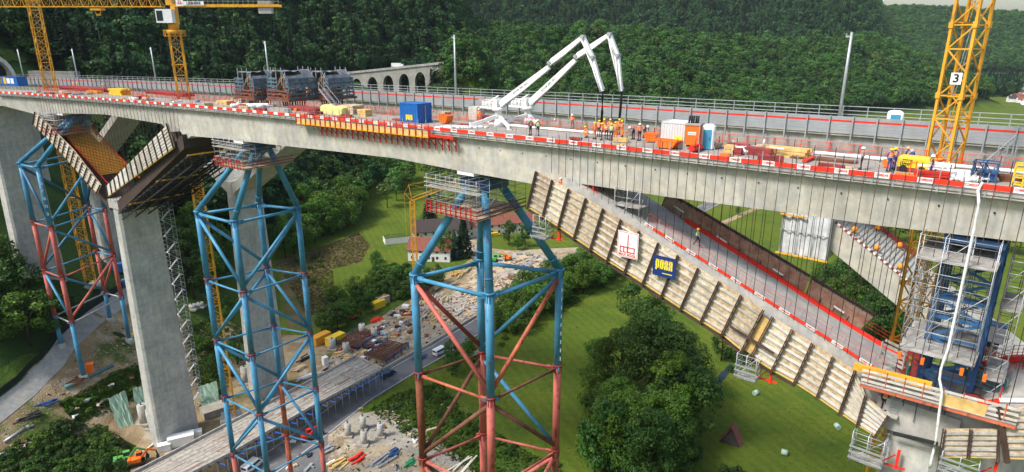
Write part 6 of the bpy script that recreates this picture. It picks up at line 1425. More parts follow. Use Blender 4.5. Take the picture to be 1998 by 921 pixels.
# ---- plank deck over the road
zp_ = 5.6; U = [onz(x, y, zp_) for x, y in ((262, 925), (396, 855), (600, 748), (694, 697))]; Lw = [onz(x, y, zp_) for x, y in ((376, 925), (450, 887), (624, 787), (746, 722))]
pd_ = thing('plank_deck', 'long weathered plank covered protective deck over the valley road', 'deck', (U[1]+Lw[1])/2-Zv*zp_)
def UV(u, v): return plerp(U, u).lerp(plerp(Lw, u), v)
nr = 12; cols_ = [mat('plank_a', (.40, .36, .30), .85, var=.4, sc=1.5), mat('plank_b', (.30, .25, .20), .85, var=.4, sc=1.5), mat('plank_c', (.47, .44, .39), .85, var=.35, sc=1.5), mat('plank_d', (.26, .14, .10), .85, var=.4, sc=1.5)]
mbs = [MB() for _ in cols_]; L_tot = sum((b-a).length for a, b in zip(U[:-1], U[1:]))
for bay in range(14):
    v0, v1 = bay/14, (bay+1)/14; u = random.uniform(0, .02)
    while u < 1:
        for k in range(3):
            va, vb = v0+(v1-v0)*k/3+.002, v0+(v1-v0)*(k+1)/3-.002; ue = min(1, u+4.6/L_tot); c_ = random.choices((0, 1, 2, 3), (5, 3, 4, .6))[0]; dz = random.uniform(0, .03)
            a, b, c, d = UV(u+.001, va), UV(ue-.001, va), UV(ue-.001, vb), UV(u+.001, vb); mbs[c_].slab(a+Zv*dz, d+Zv*dz, c+Zv*dz, b+Zv*dz, .05)
        u = ue
for mb, m_ in zip(mbs, cols_): tag(part('planks', mb, m_, pd_, True), kind='stuff')
mb = MB()
for E_ in (U, Lw):
    for a, b in zip(E_[:-1], E_[1:]): mb.bar(a+Zv*.35, b+Zv*.35, .3, .7)
mb.bar(U[-1]+Zv*.35, Lw[-1]+Zv*.35, .3, .7); part('edge_beam', mb, M_GREYP, pd_, True)
mb = MB()
for i in range(30):
    a, b = UV(i/29, 0)-Zv*.3, UV(i/29, 1.0)-Zv*.3; mb.bar(a, b, .2, .4)
part('joists', mb, M_BRN, pd_, True)
for i in range(22):
    a = UV(.1+.9*i/21, 1); o_ = (UV(.5, 1)-UV(.5, 0)).normalized(); mb = MB(); mb.bar(a-Zv*.4, a-Zv*.4+o_*2.0, .22, .22); part('blue_bracket', mb, mat('bracket_blue', (.03, .10, .42), .5), pd_, True)
    for v in (.02, .98): mb = MB(); q_ = UV(.1+.9*i/21, v); mb.tube((q_.x, q_.y, 0), (q_.x, q_.y, zp_-.4), .10, 6); part('prop', mb, M_STEEL, pd_, True)
# ---- site objects on the ground
g0 = lambda x, y: G(x, y, .08)
def gh(*a): return 0
def stub(x, y, h, r, label, grp):
    p = g0(x, y); t = thing('concrete_stub', label, 'column', p, 0, grp); mb = MB(); mb.tube((0, 0, 0), (0, 0, h), r, 14); part('shaft', mb, M_CON2, t); mb = MB(); mb.box((0, 0, .25), (r*3, r*3, .5)); part('pad', mb, M_SLAB, t)
    mb = MB()
    for i in range(5): mb.tube((.15*cos(i*1.3), .15*sin(i*1.3), h), (.2*cos(i*1.3), .2*sin(i*1.3), h+.7), .05, 4)
    part('rebar', mb, M_DARK, t); mb = MB(); mb.tube((0, 0, h*.33), (0, 0, h*.33+.08), r*1.03, 14); mb.tube((0, 0, h*.66), (0, 0, h*.66+.08), r*1.03, 14); part('ring', mb, M_GREYP, t)
for i, (x, y) in enumerate([(649, 682), (676, 690), (707, 652), (731, 660)]): stub(x, y, 3.4, 1.0, 'white concrete stub beside the rebar racks, '+['leftmost', 'second from left', 'third from left', 'rightmost'][i]+' of four', 'concrete stubs by the racks')
for i, (x, y) in enumerate([(680, 852), (711, 868), (743, 853), (709, 838)]): stub(x, y, 3.6, .72, 'slim concrete stub on the slab beside the blue tower, '+['leftmost', 'frontmost', 'rightmost', 'rearmost'][i]+' of four', 'concrete stubs on the slab')
for i, (x, y) in enumerate([(282, 827), (299, 836)]): stub(x, y, 5.2, 1.0, ['left', 'right'][i]+' of the two tall grey concrete cylinders left of the big pier foot', 'concrete cylinders by the pier'); 
for i, (x, y) in enumerate([(376, 604), (391, 600)]): stub(x, y, 1.6, 1.1, ['left', 'right'][i]+' of the two short concrete rings on the far yard between the left piers', 'concrete rings')
stub(480, 748, 5.0, 1.0, 'single concrete cylinder at the foot of the rear pier behind the blue tower', 'concrete cylinder alone')
def gbox(name, label, cat, x, y, L, Wd, H, m, rz=.9, roof=None, group=None, h0=.08):
    p = G(x, y, h0); t = thing(name, label, cat, p, rz, group); mb = MB(); mb.box((0, 0, H/2), (L, Wd, H)); n = int(L/.5)
    for i in range(n): mb.box((-L/2+.3+i*.5, -Wd/2, H/2), (.2, .06, H*.86))
    part('wall', mb, m, t); mb = MB(); mb.box((0, 0, H+.04), (L+.1, Wd+.1, .12)); part('roof', mb, roof or m, t); mb = MB(); mb.box((L/2+.01, 0, H*.45), (.06, .9, H*.8)); part('door', mb, M_GREYP, t); return t
YC = mat('bright_yellow', (.75, .50, .03)); OC = mat('ochre_container', (.70, .33, .04), .5, var=.2)
gbox('site_container', 'orange yellow container at the hedge behind the blue support tower', 'container', 627, 668, 6, 2.5, 2.6, OC, 1.0); gbox('site_container', 'yellow container right of the orange yellow one behind the blue support tower', 'container', 655, 670, 6, 2.5, 2.6, YC, 1.0)
gbox('site_container', 'small yellow container at the hedge end of the site yard', 'container', 738, 600, 5, 2.4, 2.4, YC, .9); gbox('timber_crate', 'brown timber crate behind the yellow containers at the yard edge', 'crate', 747, 592, 4.5, 2.6, 2.6, M_WOOD, .9)
gbox('site_container', 'blue container with white lettered side between the left pier and red tower legs', 'container', 235, 530, 6, 2.5, 2.6, M_CBLUE, .3); gbox('portable_toilet', 'small blue and white toilet right of the left red tower legs', 'toilet', 246, 561, 1.6, 1.5, 2.4, SB, .3); gbox('portable_toilet', 'small orange and white toilet next to the blue one', 'toilet', 256, 558, 1.6, 1.5, 2.4, M_ORNG, .3)
gbox('portable_toilet', 'orange toilet standing by the long teal pipe on bare earth', 'toilet', 178, 728, 1.5, 1.4, 2.5, M_ORNG, .5); gbox('portable_toilet', 'white toilet standing on the concrete slab behind the blue tower', 'toilet', 635, 712, 1.4, 1.4, 2.4, M_WHT, .8)
gbox('site_container', 'low white container at the foot of the big pier', 'container', 355, 866, 5.5, 2.4, 2.2, M_WHT, .45, h0=.1); gbox('site_container', 'small white box just right of the low container by the pier', 'box', 388, 852, 1.6, 1.6, 1.6, M_WHT, .45); gbox('site_container', 'white crate beside the pumping machines at the lower left', 'box', 322, 878, 2.6, 1.6, 1.5, M_WHT, .45)
gbox('concrete_block', 'pale concrete vault beside the crane foot left of the blue tower', 'block', 424, 805, 7, 4, 1.8, M_SLAB, .7); gbox('timber_crate', 'large timber crate by the hedge at the far yard edge', 'crate', 770, 580, 4, 3, 2.4, M_WOOD, .8)
# blue teal pipe, planks, left machines
def pipe(label, a, b, r, m, cat='pipe'):
    A, B = G(*a), G(*b); mb = MB(); mb.tube(A+Zv*r, B+Zv*r, r, 12); solo('steel_pipe', mb, m, label, cat)
pipe('long teal steel pipe lying on bare earth left of the big pier', (127, 760), (220, 716), .45, mat('teal_paint', (.08, .20, .20), .5)); pipe('grey steel tube lying near the lower left corner', (8, 865), (48, 838), .3, M_STEEL)
for i, (x, y, m_, lab, n_, L_) in enumerate([(60, 815, M_DARK, 'dark machine parts and beams lying left of the lower left bushes', 5, 4.5), (95, 788, M_BLUE2, 'blue grey steel frames lying on the sandy track', 4, 4), (150, 745, M_RUST, 'rusty sheets lying before the teal pipe', 4, 4), (20, 880, M_SLAT, 'pale planks in the lower left corner', 4, 5), (262, 655, YC, 'yellow steel parts beside the foot of the leftmost tower', 4, 3), (275, 663, M_DARK, 'dark steel parts beside the tower foot', 4, 3), (600, 700, M_DARK, 'dark scrap steel behind the blue tower leg', 5, 5), (640, 725, M_RUST, 'rusty beams on the concrete slab', 5, 5), (585, 720, M_WOOD, 'timber stack by the rear pier foot', 4, 4), (700, 895, M_RED2, 'bright red steel frames near the slim stubs', 5, 4), (665, 905, M_PLY, 'yellow timber stack below the slim stubs', 4, 5), (770, 885, M_BLUE2, 'blue black generator and pipes right of the slim stubs', 5, 3), (800, 905, mat('green_plastic', (.03, .30, .12), .5), 'green plastic crates by the middle tower legs', 4, 2.5), (640, 880, M_STEEL, 'white grey steel parts in front of the blue tower leg', 4, 3), (745, 900, M_STEEL, 'grey pipes and planks right of the red frames', 3, 7), (735, 625, M_RED2, 'red steel frames beside the yellow containers', 5, 4), (605, 735, M_WHT, 'flat white slab stack on the yard', 3, 6), (910, 908, M_PLAST, 'pale long container like stack at the bottom left of the middle tower leg', 2, 9), (745, 640, M_DARK, 'dark reels at the hedge edge', 4, 3), (820, 700, M_BLUE2, 'blue steel brackets near the plank deck end', 4, 4)]):
    p = G(x, y, .1); mb = MB(); rng = random.Random(i*7+1)
    for k in range(n_*2): mb.box(p+Vector((rng.uniform(-.25, .25)*L_, (k % n_-n_/2)*.45, .12+.25*(k//n_)+.02*k)), (L_*rng.uniform(.5, 1), .35, .22), .9+rng.uniform(-.25, .25))
    solo('material_pile', mb, m_, lab, 'pile')
def rack(label, x, y, L=11, Wd=8):
    p = G(x, y, .1); t = thing('rebar_rack', label, 'rack', p, 1.1, 'rebar racks in the site yard'); mb = MB()
    for i in range(22): mb.bar((-L/2, -Wd/2+Wd*i/21, 1.2), (L/2, -Wd/2+Wd*i/21+random.uniform(-.4, .4), 1.2+random.uniform(0, .3)), .14)
    for i in range(10): mb.bar((-L/2+L*i/9, -Wd/2, 1.05), (-L/2+L*i/9, Wd/2, 1.05), .16)
    part('bars', mb, M_RUST, t); mb = MB()
    for i in range(4):
        for s_ in (-1, 1): mb.bar((-L/2+L*i/3, s_*Wd/2, 0), (-L/2+L*i/3, s_*Wd/2, 2.2), .2)
    for s_ in (-1, 1): mb.bar((-L/2, s_*Wd/2, 1.0), (L/2, s_*Wd/2, 1.0), .25, .3); mb.bar((-L/2, s_*Wd/2, 1.9), (L/2, s_*Wd/2, 1.9), .1)
    part('frame', mb, M_BLUE2, t)
rack('dark rebar rack with blue frame nearest the white stubs', 700, 665); rack('second rebar rack nearer the plank deck end, right of the first', 755, 690)
# timber heaps of the far yard
for i in range(26):
    x, y = 860+random.uniform(-35, 95), 585+random.uniform(-60, 45); y = max(515, min(632, y-(x-860)*.45)); p = G(x, y, .1); mb = MB(); a0 = 1.0+random.uniform(-.5, .5)
    for k in range(random.randrange(9, 18)): mb.box(p+Vector((random.gauss(0, 1.0), random.gauss(0, 1.2), .15+k*.09)), (random.uniform(2.5, 6), random.uniform(.2, .4), .14), a0+random.gauss(0, .14))
    solo('timber_pile', mb, (M_WOOD, M_GREYP, M_PLY, M_WOOD, M_SLAT)[i % 5], 'loose pile of sawn timber in the crowded storage yard behind the middle tower', 'timber pile', 'timber piles in the storage yard')
for i in range(22):
    x = 960+random.uniform(-40, 130); y = 512+random.uniform(-12, 26)-(x-960)*.05; p = G(x, y, .1); mb = MB()
    for k in range(6): mb.box(p+Vector((random.gauss(0, 1.2), random.gauss(0, 1.2), random.uniform(.1, .6))), (random.uniform(.5, 1.6), random.uniform(.5, 1.2), random.uniform(.3, .9)), random.uniform(0, 3))
    solo('rubble_pile', mb, M_SLAB if i % 3 else M_STEEL, 'small heap of grey concrete rubble near the farm track', 'rubble', 'rubble heaps near the farm track')
random.seed(77)
for i in range(95):
    x = random.uniform(655, 830); y = 720-(x-655)*.62+random.uniform(-38, 22); p = G(x, y, .1); mb = MB()
    mb.box(p+Zv*.35, (random.uniform(.6, 3), random.uniform(.4, 1.4), random.uniform(.4, 1.0)), random.uniform(0, 3)); mb.box(p+Vector((.6, .4, .3)), (random.uniform(.6, 2), .4, .5), random.uniform(0, 3))
    solo('material_bundle', mb, (M_PLY, M_ORED, M_DARK, M_WHT, M_STEEL, M_WOOD, M_RUST)[i % 7], 'small bundle of building material in the site yard behind the plank deck', 'bundle', 'small bundles in the site yard')
for i in range(34):
    x = random.uniform(560, 900) if i % 2 else random.uniform(20, 300); y = random.uniform(790, 915) if i % 2 else 880-(x*.55)+random.uniform(-15, 25)
    if 300 < x < 700 and y < 860: y = 890
    p = G(x, y, .1); mb = MB(); mb.box(p+Zv*.2, (random.uniform(.5, 3), random.uniform(.3, .8), random.uniform(.2, .5)), random.uniform(0, 3)); mb.box(p+Vector((.5, .3, .2)), (random.uniform(.6, 2), .3, .3), random.uniform(0, 3))
    solo('site_scrap', mb, (M_STEEL, M_WOOD, M_DARK, M_WHT, M_RUST)[i % 5], 'small scrap of timber or steel lying on the bare site ground', 'scrap', 'scraps on the bare ground')
# excavators
def digger(label, x, y, m, rz, sc=1):
    p = G(x, y, .1); t = thing('excavator', label, 'excavator', p, rz, scale=sc)
    for s_ in (-1, 1): mb = MB(); mb.loft([[Vector((a, s_*1.1+b, c)) for a, c in ((-1.6, .1), (-1.8, .45), (-1.5, .8), (1.5, .8), (1.8, .45), (1.6, .1))] for b in (-.25, .25)]); part('track', mb, M_BLK, t)
    mb = MB(); mb.box((-.4, 0, 1.45), (2.8, 2.2, 1.0)); mb.box((-1.5, 0, 1.7), (.7, 2.1, .8)); part('house', mb, m, t); mb = MB(); mb.box((.7, .6, 2.2), (1.3, .9, 1.5)); cb_ = part('cab', mb, m, t); mb = MB(); mb.box((.75, .6, 2.35), (1.34, .94, .9)); part('window', mb, M_GLASS, cb_)
    mb = MB(); mb.bar((1, -.2, 1.5), (2.8, -.2, 3.6), .3, .45); mb.bar((2.8, -.2, 3.6), (4.4, -.2, 2.6), .28, .4); part('boom', mb, m, t); mb = MB(); mb.bar((4.4, -.2, 2.7), (4.7, -.2, 1.0), .22, .3); mb.box((4.6, -.2, .8), (.7, 1.0, .6)); part('bucket_arm', mb, M_DARK, t)
digger('bright green excavator on the rubble near the farm track', 963, 512, mat('green_paint', (.08, .45, .05), .5), 0, 1.1); digger('orange excavator just right of the green one', 990, 508, M_ORNG, 2.5, .9)
digger('green and grey pumping machine at the lower left of the plank deck', 243, 908, mat('green_machine', (.10, .35, .08), .5), .5); digger('orange pumping machine right of the green one beside the plank deck', 268, 906, M_ORNG, .5, .9); digger('red drilling machine on the asphalt behind the blue tower leg', 600, 858, M_RED2, .6, .8); digger('small yellow excavator at the pier foot by the plank deck', 310, 862, YC, .4, .6); digger('orange excavator beside the yellow containers in the yard', 690, 622, M_ORNG, 1, .7)
van('white van driving on the valley road right of the middle tower leg', G(859, 690, .13), 0.9, M_WHT); c_ = van('dark pickup parked beside the end of the plank deck', G(757, 734, .13), .95, mat('car_dark', (.03, .04, .05), .3, var=.1), 4.6, 1.85, 1.6, 'parked_car'); c_['category'] = 'car'
c_ = van('white van parked on the asphalt under the plank deck', G(493, 915, .13), 1.2, M_WHT); c_ = van('bright yellow car parked before the long farm house', G(966, 460, .1), .2, mat('car_yellow', (.85, .55, .02), .3), 4.4, 1.8, 1.5, 'parked_car'); c_['category'] = 'car'
# white curved hose on the ground by the machines
mb = MB(); mb.path([G(x, y, .3) for x, y in ((225, 915), (262, 893), (285, 880), (300, 868), (308, 862))], .2, 6); solo('hose', mb, M_WHT, 'white hose running from the machines to the pier foot', 'hose')
# green dust sheets behind the cylinders
for i, P in enumerate([[(216, 800), (248, 785), (262, 830), (230, 838)], [(262, 780), (300, 768), (304, 800), (268, 815)], [(390, 775), (425, 765), (430, 795), (395, 800)]]):
    mb = MB(); Q = [G(*p, .15) for p in P]; Q[0] += Zv*3.0; Q[1] += Zv*3.2; nn_ = 9; gr_ = [[Q[0].lerp(Q[1], a/nn_).lerp(Q[3].lerp(Q[2], a/nn_), b/6)+Vector((0, random.uniform(-.3, .3), random.uniform(-.15, .15))) for a in range(nn_+1)] for b in range(7)]
    mb.loft(gr_, closed=False, caps=False); solo('dust_sheet', mb, mat('pale_green_sheet', (.22, .33, .24), .7, var=.3, sc=.6), ['pale green sheet on the slope left of the concrete cylinders', 'pale green sheet just behind the concrete cylinders', 'pale green sheet right of the big pier foot'][i], 'sheet')
# stair tower beside the big pier
p = G(386, 795); t = thing('stair_tower', 'very tall thin galvanised stair tower beside the big left pier', 'stair tower', p, head(-75)); H = 58.0; w_ = 1.7
for k in range(29):
    z0, z1 = k*2, k*2+2; mb = MB()
    for a in (-w_/2, w_/2):
        for b in (-1.3, 1.3): mb.tube((a, b, z0), (a, b, z1), .05, 4)
        mb.bar((a, -1.3, z1), (a, 1.3, z1), .05); mb.bar((a, -1.3, z1-1), (a, 1.3, z1-1), .04)
    for b in (-1.3, 1.3): mb.bar((-w_/2, b, z1), (w_/2, b, z1), .05); mb.bar((-w_/2, b, z1-1), (w_/2, b, z1-1), .04)
    s_ = 1 if k % 2 else -1; mb.bar((-.3, -1.2*s_, z0), (-.3, 1.2*s_, z1), .5, .06); mb.bar((w_/2, -1.3*s_, z0+1), (w_/2, 1.3*s_, z1+1), .04); mb.box((0, 1.15*s_, z1), (w_, .4, .05)); part('stair_flight', mb, M_STEEL, t)
# ---- farm houses
def house(label, x, y, L, Wd, Hw, Hr, rz, wm, rm, nw=(5, 2), chim=1, world=None, name='farm_house', group=None, det=True):
    p = G(x, y) if world is None else world; t = thing(name, label, 'house', p, rz, group); mb = MB(); mb.loft([[Vector((s_*L/2, -Wd/2, -1)), Vector((s_*L/2, -Wd/2, Hw)), Vector((s_*L/2, 0, Hw+Hr-.15)), Vector((s_*L/2, Wd/2, Hw)), Vector((s_*L/2, Wd/2, -1))] for s_ in (-1, 1)]); part('wall', mb, wm, t)
    mb = MB()
    for s_ in (-1, 1): mb.loft([[Vector((x_, s_*(Wd/2+.5), Hw-.35)), Vector((x_, 0, Hw+Hr)), Vector((x_, 0, Hw+Hr+.25)), Vector((x_, s_*(Wd/2+.6), Hw-.15))] for x_ in (-L/2-.5, L/2+.5)])
    r_ = part('roof', mb, rm, t)
    for k in range(chim): mb = MB(); mb.box((-L/4+k*L/2, Wd*.12, Hw+Hr*.95), (.7, .7, 2.0)); part('chimney', mb, M_BROOF, r_)
    if det:
        for j in range(nw[1]):
            for i in range(nw[0]):
                for s_ in (-1, 1): mb = MB(); mb.box((-L/2+L*(i+.5)/nw[0], s_*(Wd/2+.0), 1.7+j*2.7), (.95, .14, 1.2)); part('window', mb, M_GLASS, t)
            for i in range(2):
                for s_ in (-1, 1): mb = MB(); mb.box((s_*L/2, -Wd/4+i*Wd/2, 1.7+j*2.7), (.14, .95, 1.2)); part('window', mb, M_GLASS, t)
        mb = MB(); mb.box((L*.1, -Wd/2-.01, 1.05), (1.1, .12, 2.1)); part('door', mb, M_BRN, t)
    return t
M_WHT2 = mat('white_plaster', (.72, .71, .68), .85, var=.08)
house('white farm house with a red roof, nearest the small yellow crane', 842, 503, 18, 10, 5.0, 4.0, -.10, M_WHT2, M_BROOF, (5, 2), 1)
house('cream farm house with a dark roof behind the white red roofed one', 860, 466, 26, 11, 5.6, 4.2, .22, M_PLAST, M_DROOF, (7, 2), 1); house('long cream farm house with brown red roof right of the middle tower', 975, 452, 34, 10, 5.4, 3.4, .30, M_PLAST, M_BROOF, (10, 2), 2)
t = gbox('garage', 'low grey shed with a grassy roof left of the white farm house', 'shed', 775, 472, 12, 6, 3, M_WHT2, .35, roof=M_WEED); gbox('shed', 'small pale shed by the cream barn under the formwork', 'shed', 1040, 462, 4, 3, 2.2, M_WHT2, .2)
gbox('wood_shed', 'dark lattice shed at the hedge behind the middle tower', 'shed', 772, 576, 5, 3, 3, M_DARK, .9)
# ---- triangular shelter and bales in the meadow
p = G(1427, 862); mb = MB(); sh_ = thing('tent_shelter', 'brown pointed roof shelter with a dark gable standing alone in the meadow', 'shelter', p, -.55); rg = lambda y, k=1: [Vector((-2.2*k, y, 0)), Vector((0, y, 4.4*k)), Vector((2.2*k, y, 0))]
mb.loft([rg(-1.4, .95), rg(1.4, .95)]); part('gable', mb, mat('dark_board', (.06, .05, .045), .9), sh_)
for s_ in (-1, 1): mb = MB(); mb.slab((s_*2.4, -1.6, -.05), (s_*2.4, 1.6, -.05), (0, 1.6, 4.55), (0, -1.6, 4.55), .1*s_); part('roof', mb, M_BROOF, sh_)
for i, (x, y, lb) in enumerate([(1474, 770, 'topmost pale green wrapped bale, below the hanging scaffold cage'), (1633, 836, 'pale green wrapped bale right of the others, near the formwork end'), (1530, 887, 'lowest pale green wrapped bale, right of the brown shelter')]):
    p = G(x, y); t = thing('hay_bale', lb, 'bale', p, .6+i, 'wrapped bales in the meadow'); mb = MB(); mb.tube((-.65, 0, .62), (.65, 0, .62), .64, 18); part('wrap', mb, mat('bale_wrap', (.42, .58, .46), .4, var=.15), t); mb = MB(); mb.tube((-.67, 0, .62), (.67, 0, .62), .42, 14); part('end_fold', mb, mat('bale_fold', (.34, .48, .38), .4), t)
# ---- motorway viaduct far behind
vt = thing('arched_viaduct', 'far stone motorway viaduct with round arches before the dark forest', 'viaduct', (-90, 500, 30), 0)
VA, VB = onz(598, 153, 60.0), onz(862, 125, 72.0)
def vpt(px_, y_): r = ray(px_, y_); k = (500-(px_-598)*.06)/r[1]; return Vector(r*k)+Vector((0, 0, HC))
A0, B0 = vpt(560, 156), vpt(866, 124); dv_ = B0-A0; nsp = 10; back = Vector((0, 11, 0)); mb = MB(); seg = 16
for s_ in range(nsp):
    for k in range(seg):
        def pr(j):
            u = (s_+j/seg)/nsp; top = A0+dv_*u; a = (j/seg-.5)*2; hw = .66
            if abs(a) > hw: bot = top.z-34
            else: bot = top.z-11.5+7.2*(sqrt(max(0, 1-(a/hw)**2)))
            return top, Vector((top.x, top.y, bot))
        t0_, b0_ = pr(k+.0001); t1_, b1_ = pr(k+.9999); mb.add([b0_, b1_, t1_, t0_, b0_+back, b1_+back, t1_+back, t0_+back], [(0, 1, 2, 3), (5, 4, 7, 6), (3, 2, 6, 7), (0, 4, 5, 1), (0, 3, 7, 4), (1, 5, 6, 2)])
part('arches', mb, concrete('viaduct_stone', (.42, .41, .37)), vt, True); mb = MB(); mb.bar(A0+Zv*.5-Vector((0, .3, 0)), B0+Zv*.5-Vector((0, .3, 0)), .6, 1.6); part('parapet', mb, M_CON2, vt, True)
u = .70; p = A0+dv_*u+Vector((0, 5, .2)); t = thing('lorry', 'white lorry crossing the far arched viaduct', 'lorry', p, atan2(dv_.y, dv_.x)); mb = MB(); mb.box((0, 0, 2.3), (7.0, 2.4, 2.6)); part('box_body', mb, M_WHT, t); mb = MB(); mb.box((4.5, 0, 1.7), (1.8, 2.3, 2.4)); part('cab', mb, M_WHT, t)
for x in (-2.6, 2.0, 4.4): mb = MB(); mb.tube((x, -1.2, .5), (x, 1.2, .5), .5, 12); part('wheel', mb, M_BLK, t)
# ---- tunnel portal and retaining walls
pp = D(-178, T2+4, 0); hp_ = head(-178); t = thing('tunnel_portal', 'pale arched tunnel portal at the far left end of the rear bridge', 'tunnel', pp, hp_); R_ = 6.6; rings = []
for k in range(17):
    a = pi*k/16; rings.append([Vector((x_, r_*cos(a)*1.0, r_*sin(a)*1.15)) for x_, r_ in ((1.5, R_), (1.5, R_+1.1), (-6, R_+1.1), (-6, R_))])
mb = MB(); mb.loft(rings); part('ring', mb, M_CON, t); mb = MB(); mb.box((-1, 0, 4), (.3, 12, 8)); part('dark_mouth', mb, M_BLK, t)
for i, (x0, y0, x1, y1, h_, lab) in enumerate([(15, 150, 150, 152, 5, 'grey stepped retaining wall left of the leftmost crane tower'), (60, 138, 150, 140, 4, 'upper grey retaining wall behind the leftmost crane tower')]):
    a, b = ont(x0, y0, T2+14+i*8, 60), ont(x1, y1, T2+14+i*8, 60); mb = MB(); mb.bar(a-Zv*h_/2, b-Zv*h_/2, 2.0, h_); solo('retaining_wall', mb, concrete('dark_wall%d' % i, (.20, .20, .19)), lab, 'wall')
patch('rock_face', [(150, 119), (175, 113), (196, 122), (215, 131), (238, 147), (200, 158), (140, 158)], layered('rock', [(.22, .21, .19), (.14, .13, .11), (.05, .08, .02)], (.15, .25), thr=(.5, .6), bump=1.0, bsc=.6), .8, jit=2.0)
patch('bank', [(-20, 118), (60, 112), (150, 119), (145, 156), (-20, 156)], M_WEED, .6, jit=1.5)
# ---- distant town and wind turbines
rng = random.Random(3)
for i in range(26):
    x, y = rng.uniform(1972, 2010), rng.uniform(158, 205); p = onz(x, y, 0); p.z = 0
    house('small white house of the distant town in the right background', 0, 0, rng.uniform(10, 16), 9, 5.5, 4, rng.uniform(0, 3), M_WHT2, M_DROOF if i % 2 else M_BROOF, chim=0, world=p, name='town_house', group='houses of the distant town', det=False)
for i, (x, lb) in enumerate([(1696, 'left of the two thin white wind turbines on the far ridge'), (1721, 'right of the two thin white wind turbines on the far ridge')]):
    r = ray(x, 18); k = 2300/r[1]; p = Vector((r[0]*k, 2300, hz(r[0]*k, 2300))); t = thing('wind_turbine', lb, 'wind turbine', p, 0, 'wind turbines on the far ridge'); mb = MB(); mb.tube((0, 0, 0), (0, 0, 95), 2.2, 10, 1.3); part('tower', mb, M_WHT, t); mb = MB(); mb.box((0, 0, 96), (3, 8, 3.5)); part('nacelle', mb, M_WHT, t)
    for b in range(3): a = b*2*pi/3+.4; mb = MB(); mb.tube((0, -5, 96), (38*cos(a), -5, 96+38*sin(a)), 1.2, 6, .3); part('blade', mb, M_WHT, t)
# ---- trees and shrubs of the valley
TG = 'broad trees'
scatter([(556, 505), (565, 440), (640, 415), (695, 405), (705, 420), (680, 445), (600, 480)], 62, ['b1', 'b2', 'b4'], 'leafy green tree in the grove behind the slender blue tower', 'trees of the grove behind the blue tower', .8, 1.25, 5)
scatter([(720, 425), (760, 380), (800, 350), (850, 345), (900, 350), (900, 358), (800, 372), (760, 410)], 12, ['b1', 'b3', 'b3'], 'dark broad tree at the wood edge above the farm meadow', 'trees at the meadow wood edge', .9, 1.3, 8, mass=True)
tree(790, 385, 'b3', 'round dark tree standing alone in the upper farm meadow', None, .95, 1.0); tree(838, 432, 'c1', 'dark cone shaped tree on the meadow behind the small crane jib', None, .95, 1.5); tree(852, 395, 'b3', 'dark rounded tree right of the lone meadow tree', None, .7)
tree(887, 505, 'c2', 'bluish spruce right of the white farm house', None, 1.05, 1.2); tree(905, 500, 'c1', 'dark spruce between the blue tower leg and the white farm house', None, 1.15, 1.3); tree(871, 505, 'b1', 'leafy tree at the right gable of the white farm house', None, .85)
tree(993, 478, 'b3', 'round dark tree on the lawn before the long cream farm house', None, .75); tree(1025, 482, 'pop', 'slim dark tree right of the round lawn tree', None, .8, 1.4); scatter([(722, 520), (735, 505), (750, 520), (740, 540)], 4, ['b1'], 'bush like tree at the lower end of the farm meadow', 'bushes at the meadow end', .35, .5, 5); tree(1010, 488, 'b1', 'low green tree on the lawn beside the farm track', None, .45)
scatter([(725, 560), (760, 538), (800, 548), (855, 552), (865, 560), (800, 590), (760, 582), (700, 625), (640, 656), (612, 645), (650, 605)], 62, ['b1', 'b3', 'b1', 'b4'], 'dark green tree of the hedge left of the storage yard', 'hedge trees left of the storage yard', .35, .58, 3.4)
scatter([(960, 640), (1000, 590), (1100, 540), (1200, 505), (1215, 530), (1180, 560), (1100, 590), (1010, 650)], 58, ['b1', 'b4', 'b2'], 'green tree in the belt between the road and the meadow behind the middle tower', 'tree belt along the meadow', .5, .8, 4)
scatter([(880, 680), (960, 640), (1010, 650), (960, 690), (890, 740), (850, 740)], 12, ['b1', 's1', 'b4'], 'leafy tree by the road right of the white van', 'trees right of the white van', .4, .7, 4)
scatter([(1110, 760), (1130, 700), (1180, 680), (1195, 760), (1190, 840)], 9, ['b1', 'b4', 's1'], 'smaller green tree at the left foot of the big dark tree clump', 'small trees beside the big clump', .45, .7, 3)
for i, (x, y, k, s_, lb) in enumerate([(1265, 800, 'big', 1.25, 'huge dark green tree at the centre of the big clump below the formwork'), (1210, 760, 'big2', .95, 'big dark tree at the left back of the clump below the formwork'), (1320, 790, 'big', 1.05, 'big dark tree at the right of the clump below the formwork'), (1325, 870, 'big3', .72, 'mid green tree at the right front of the big clump'), (1215, 925, 'big2', 1.05, 'large green tree cut by the lower edge below the big clump'), (1290, 905, 'big2', .95, 'mid green tree low in the middle of the big clump'), (1160, 930, 'b1', .8, 'smaller tree at the lower left edge of the big clump'), (1260, 700, 'big', 1.0, 'dark tree rising behind the big clump close to the formwork'), (1300, 850, 'big3', .95, 'tall pale green tree right of the middle of the big clump'), (1335, 815, 'big', .85, 'dark tree at the right edge of the big clump'), (1205, 850, 'big2', .8, 'mid green tree low at the left edge of the big clump'), (1290, 760, 'big', 1.05, 'dark tree at the top of the big clump'), (1310, 930, 'big2', .75, 'mid green tree at the lower right of the big clump'), (1255, 950, 'big', .9, 'dark tree cut by the lower edge in the big clump'), (1230, 640, 'b3', 1.0, 'dark tree behind the big clump below the company boards')]): tree(x, y, k, lb, 'trees of the big clump', s_)
scatter([(1380, 720), (1420, 660), (1500, 660), (1470, 700), (1420, 735)], 12, ['s2', 's1', 'b3'], 'bush on the bank of the little stream under the formwork', 'stream bank bushes', .5, .8, 3)
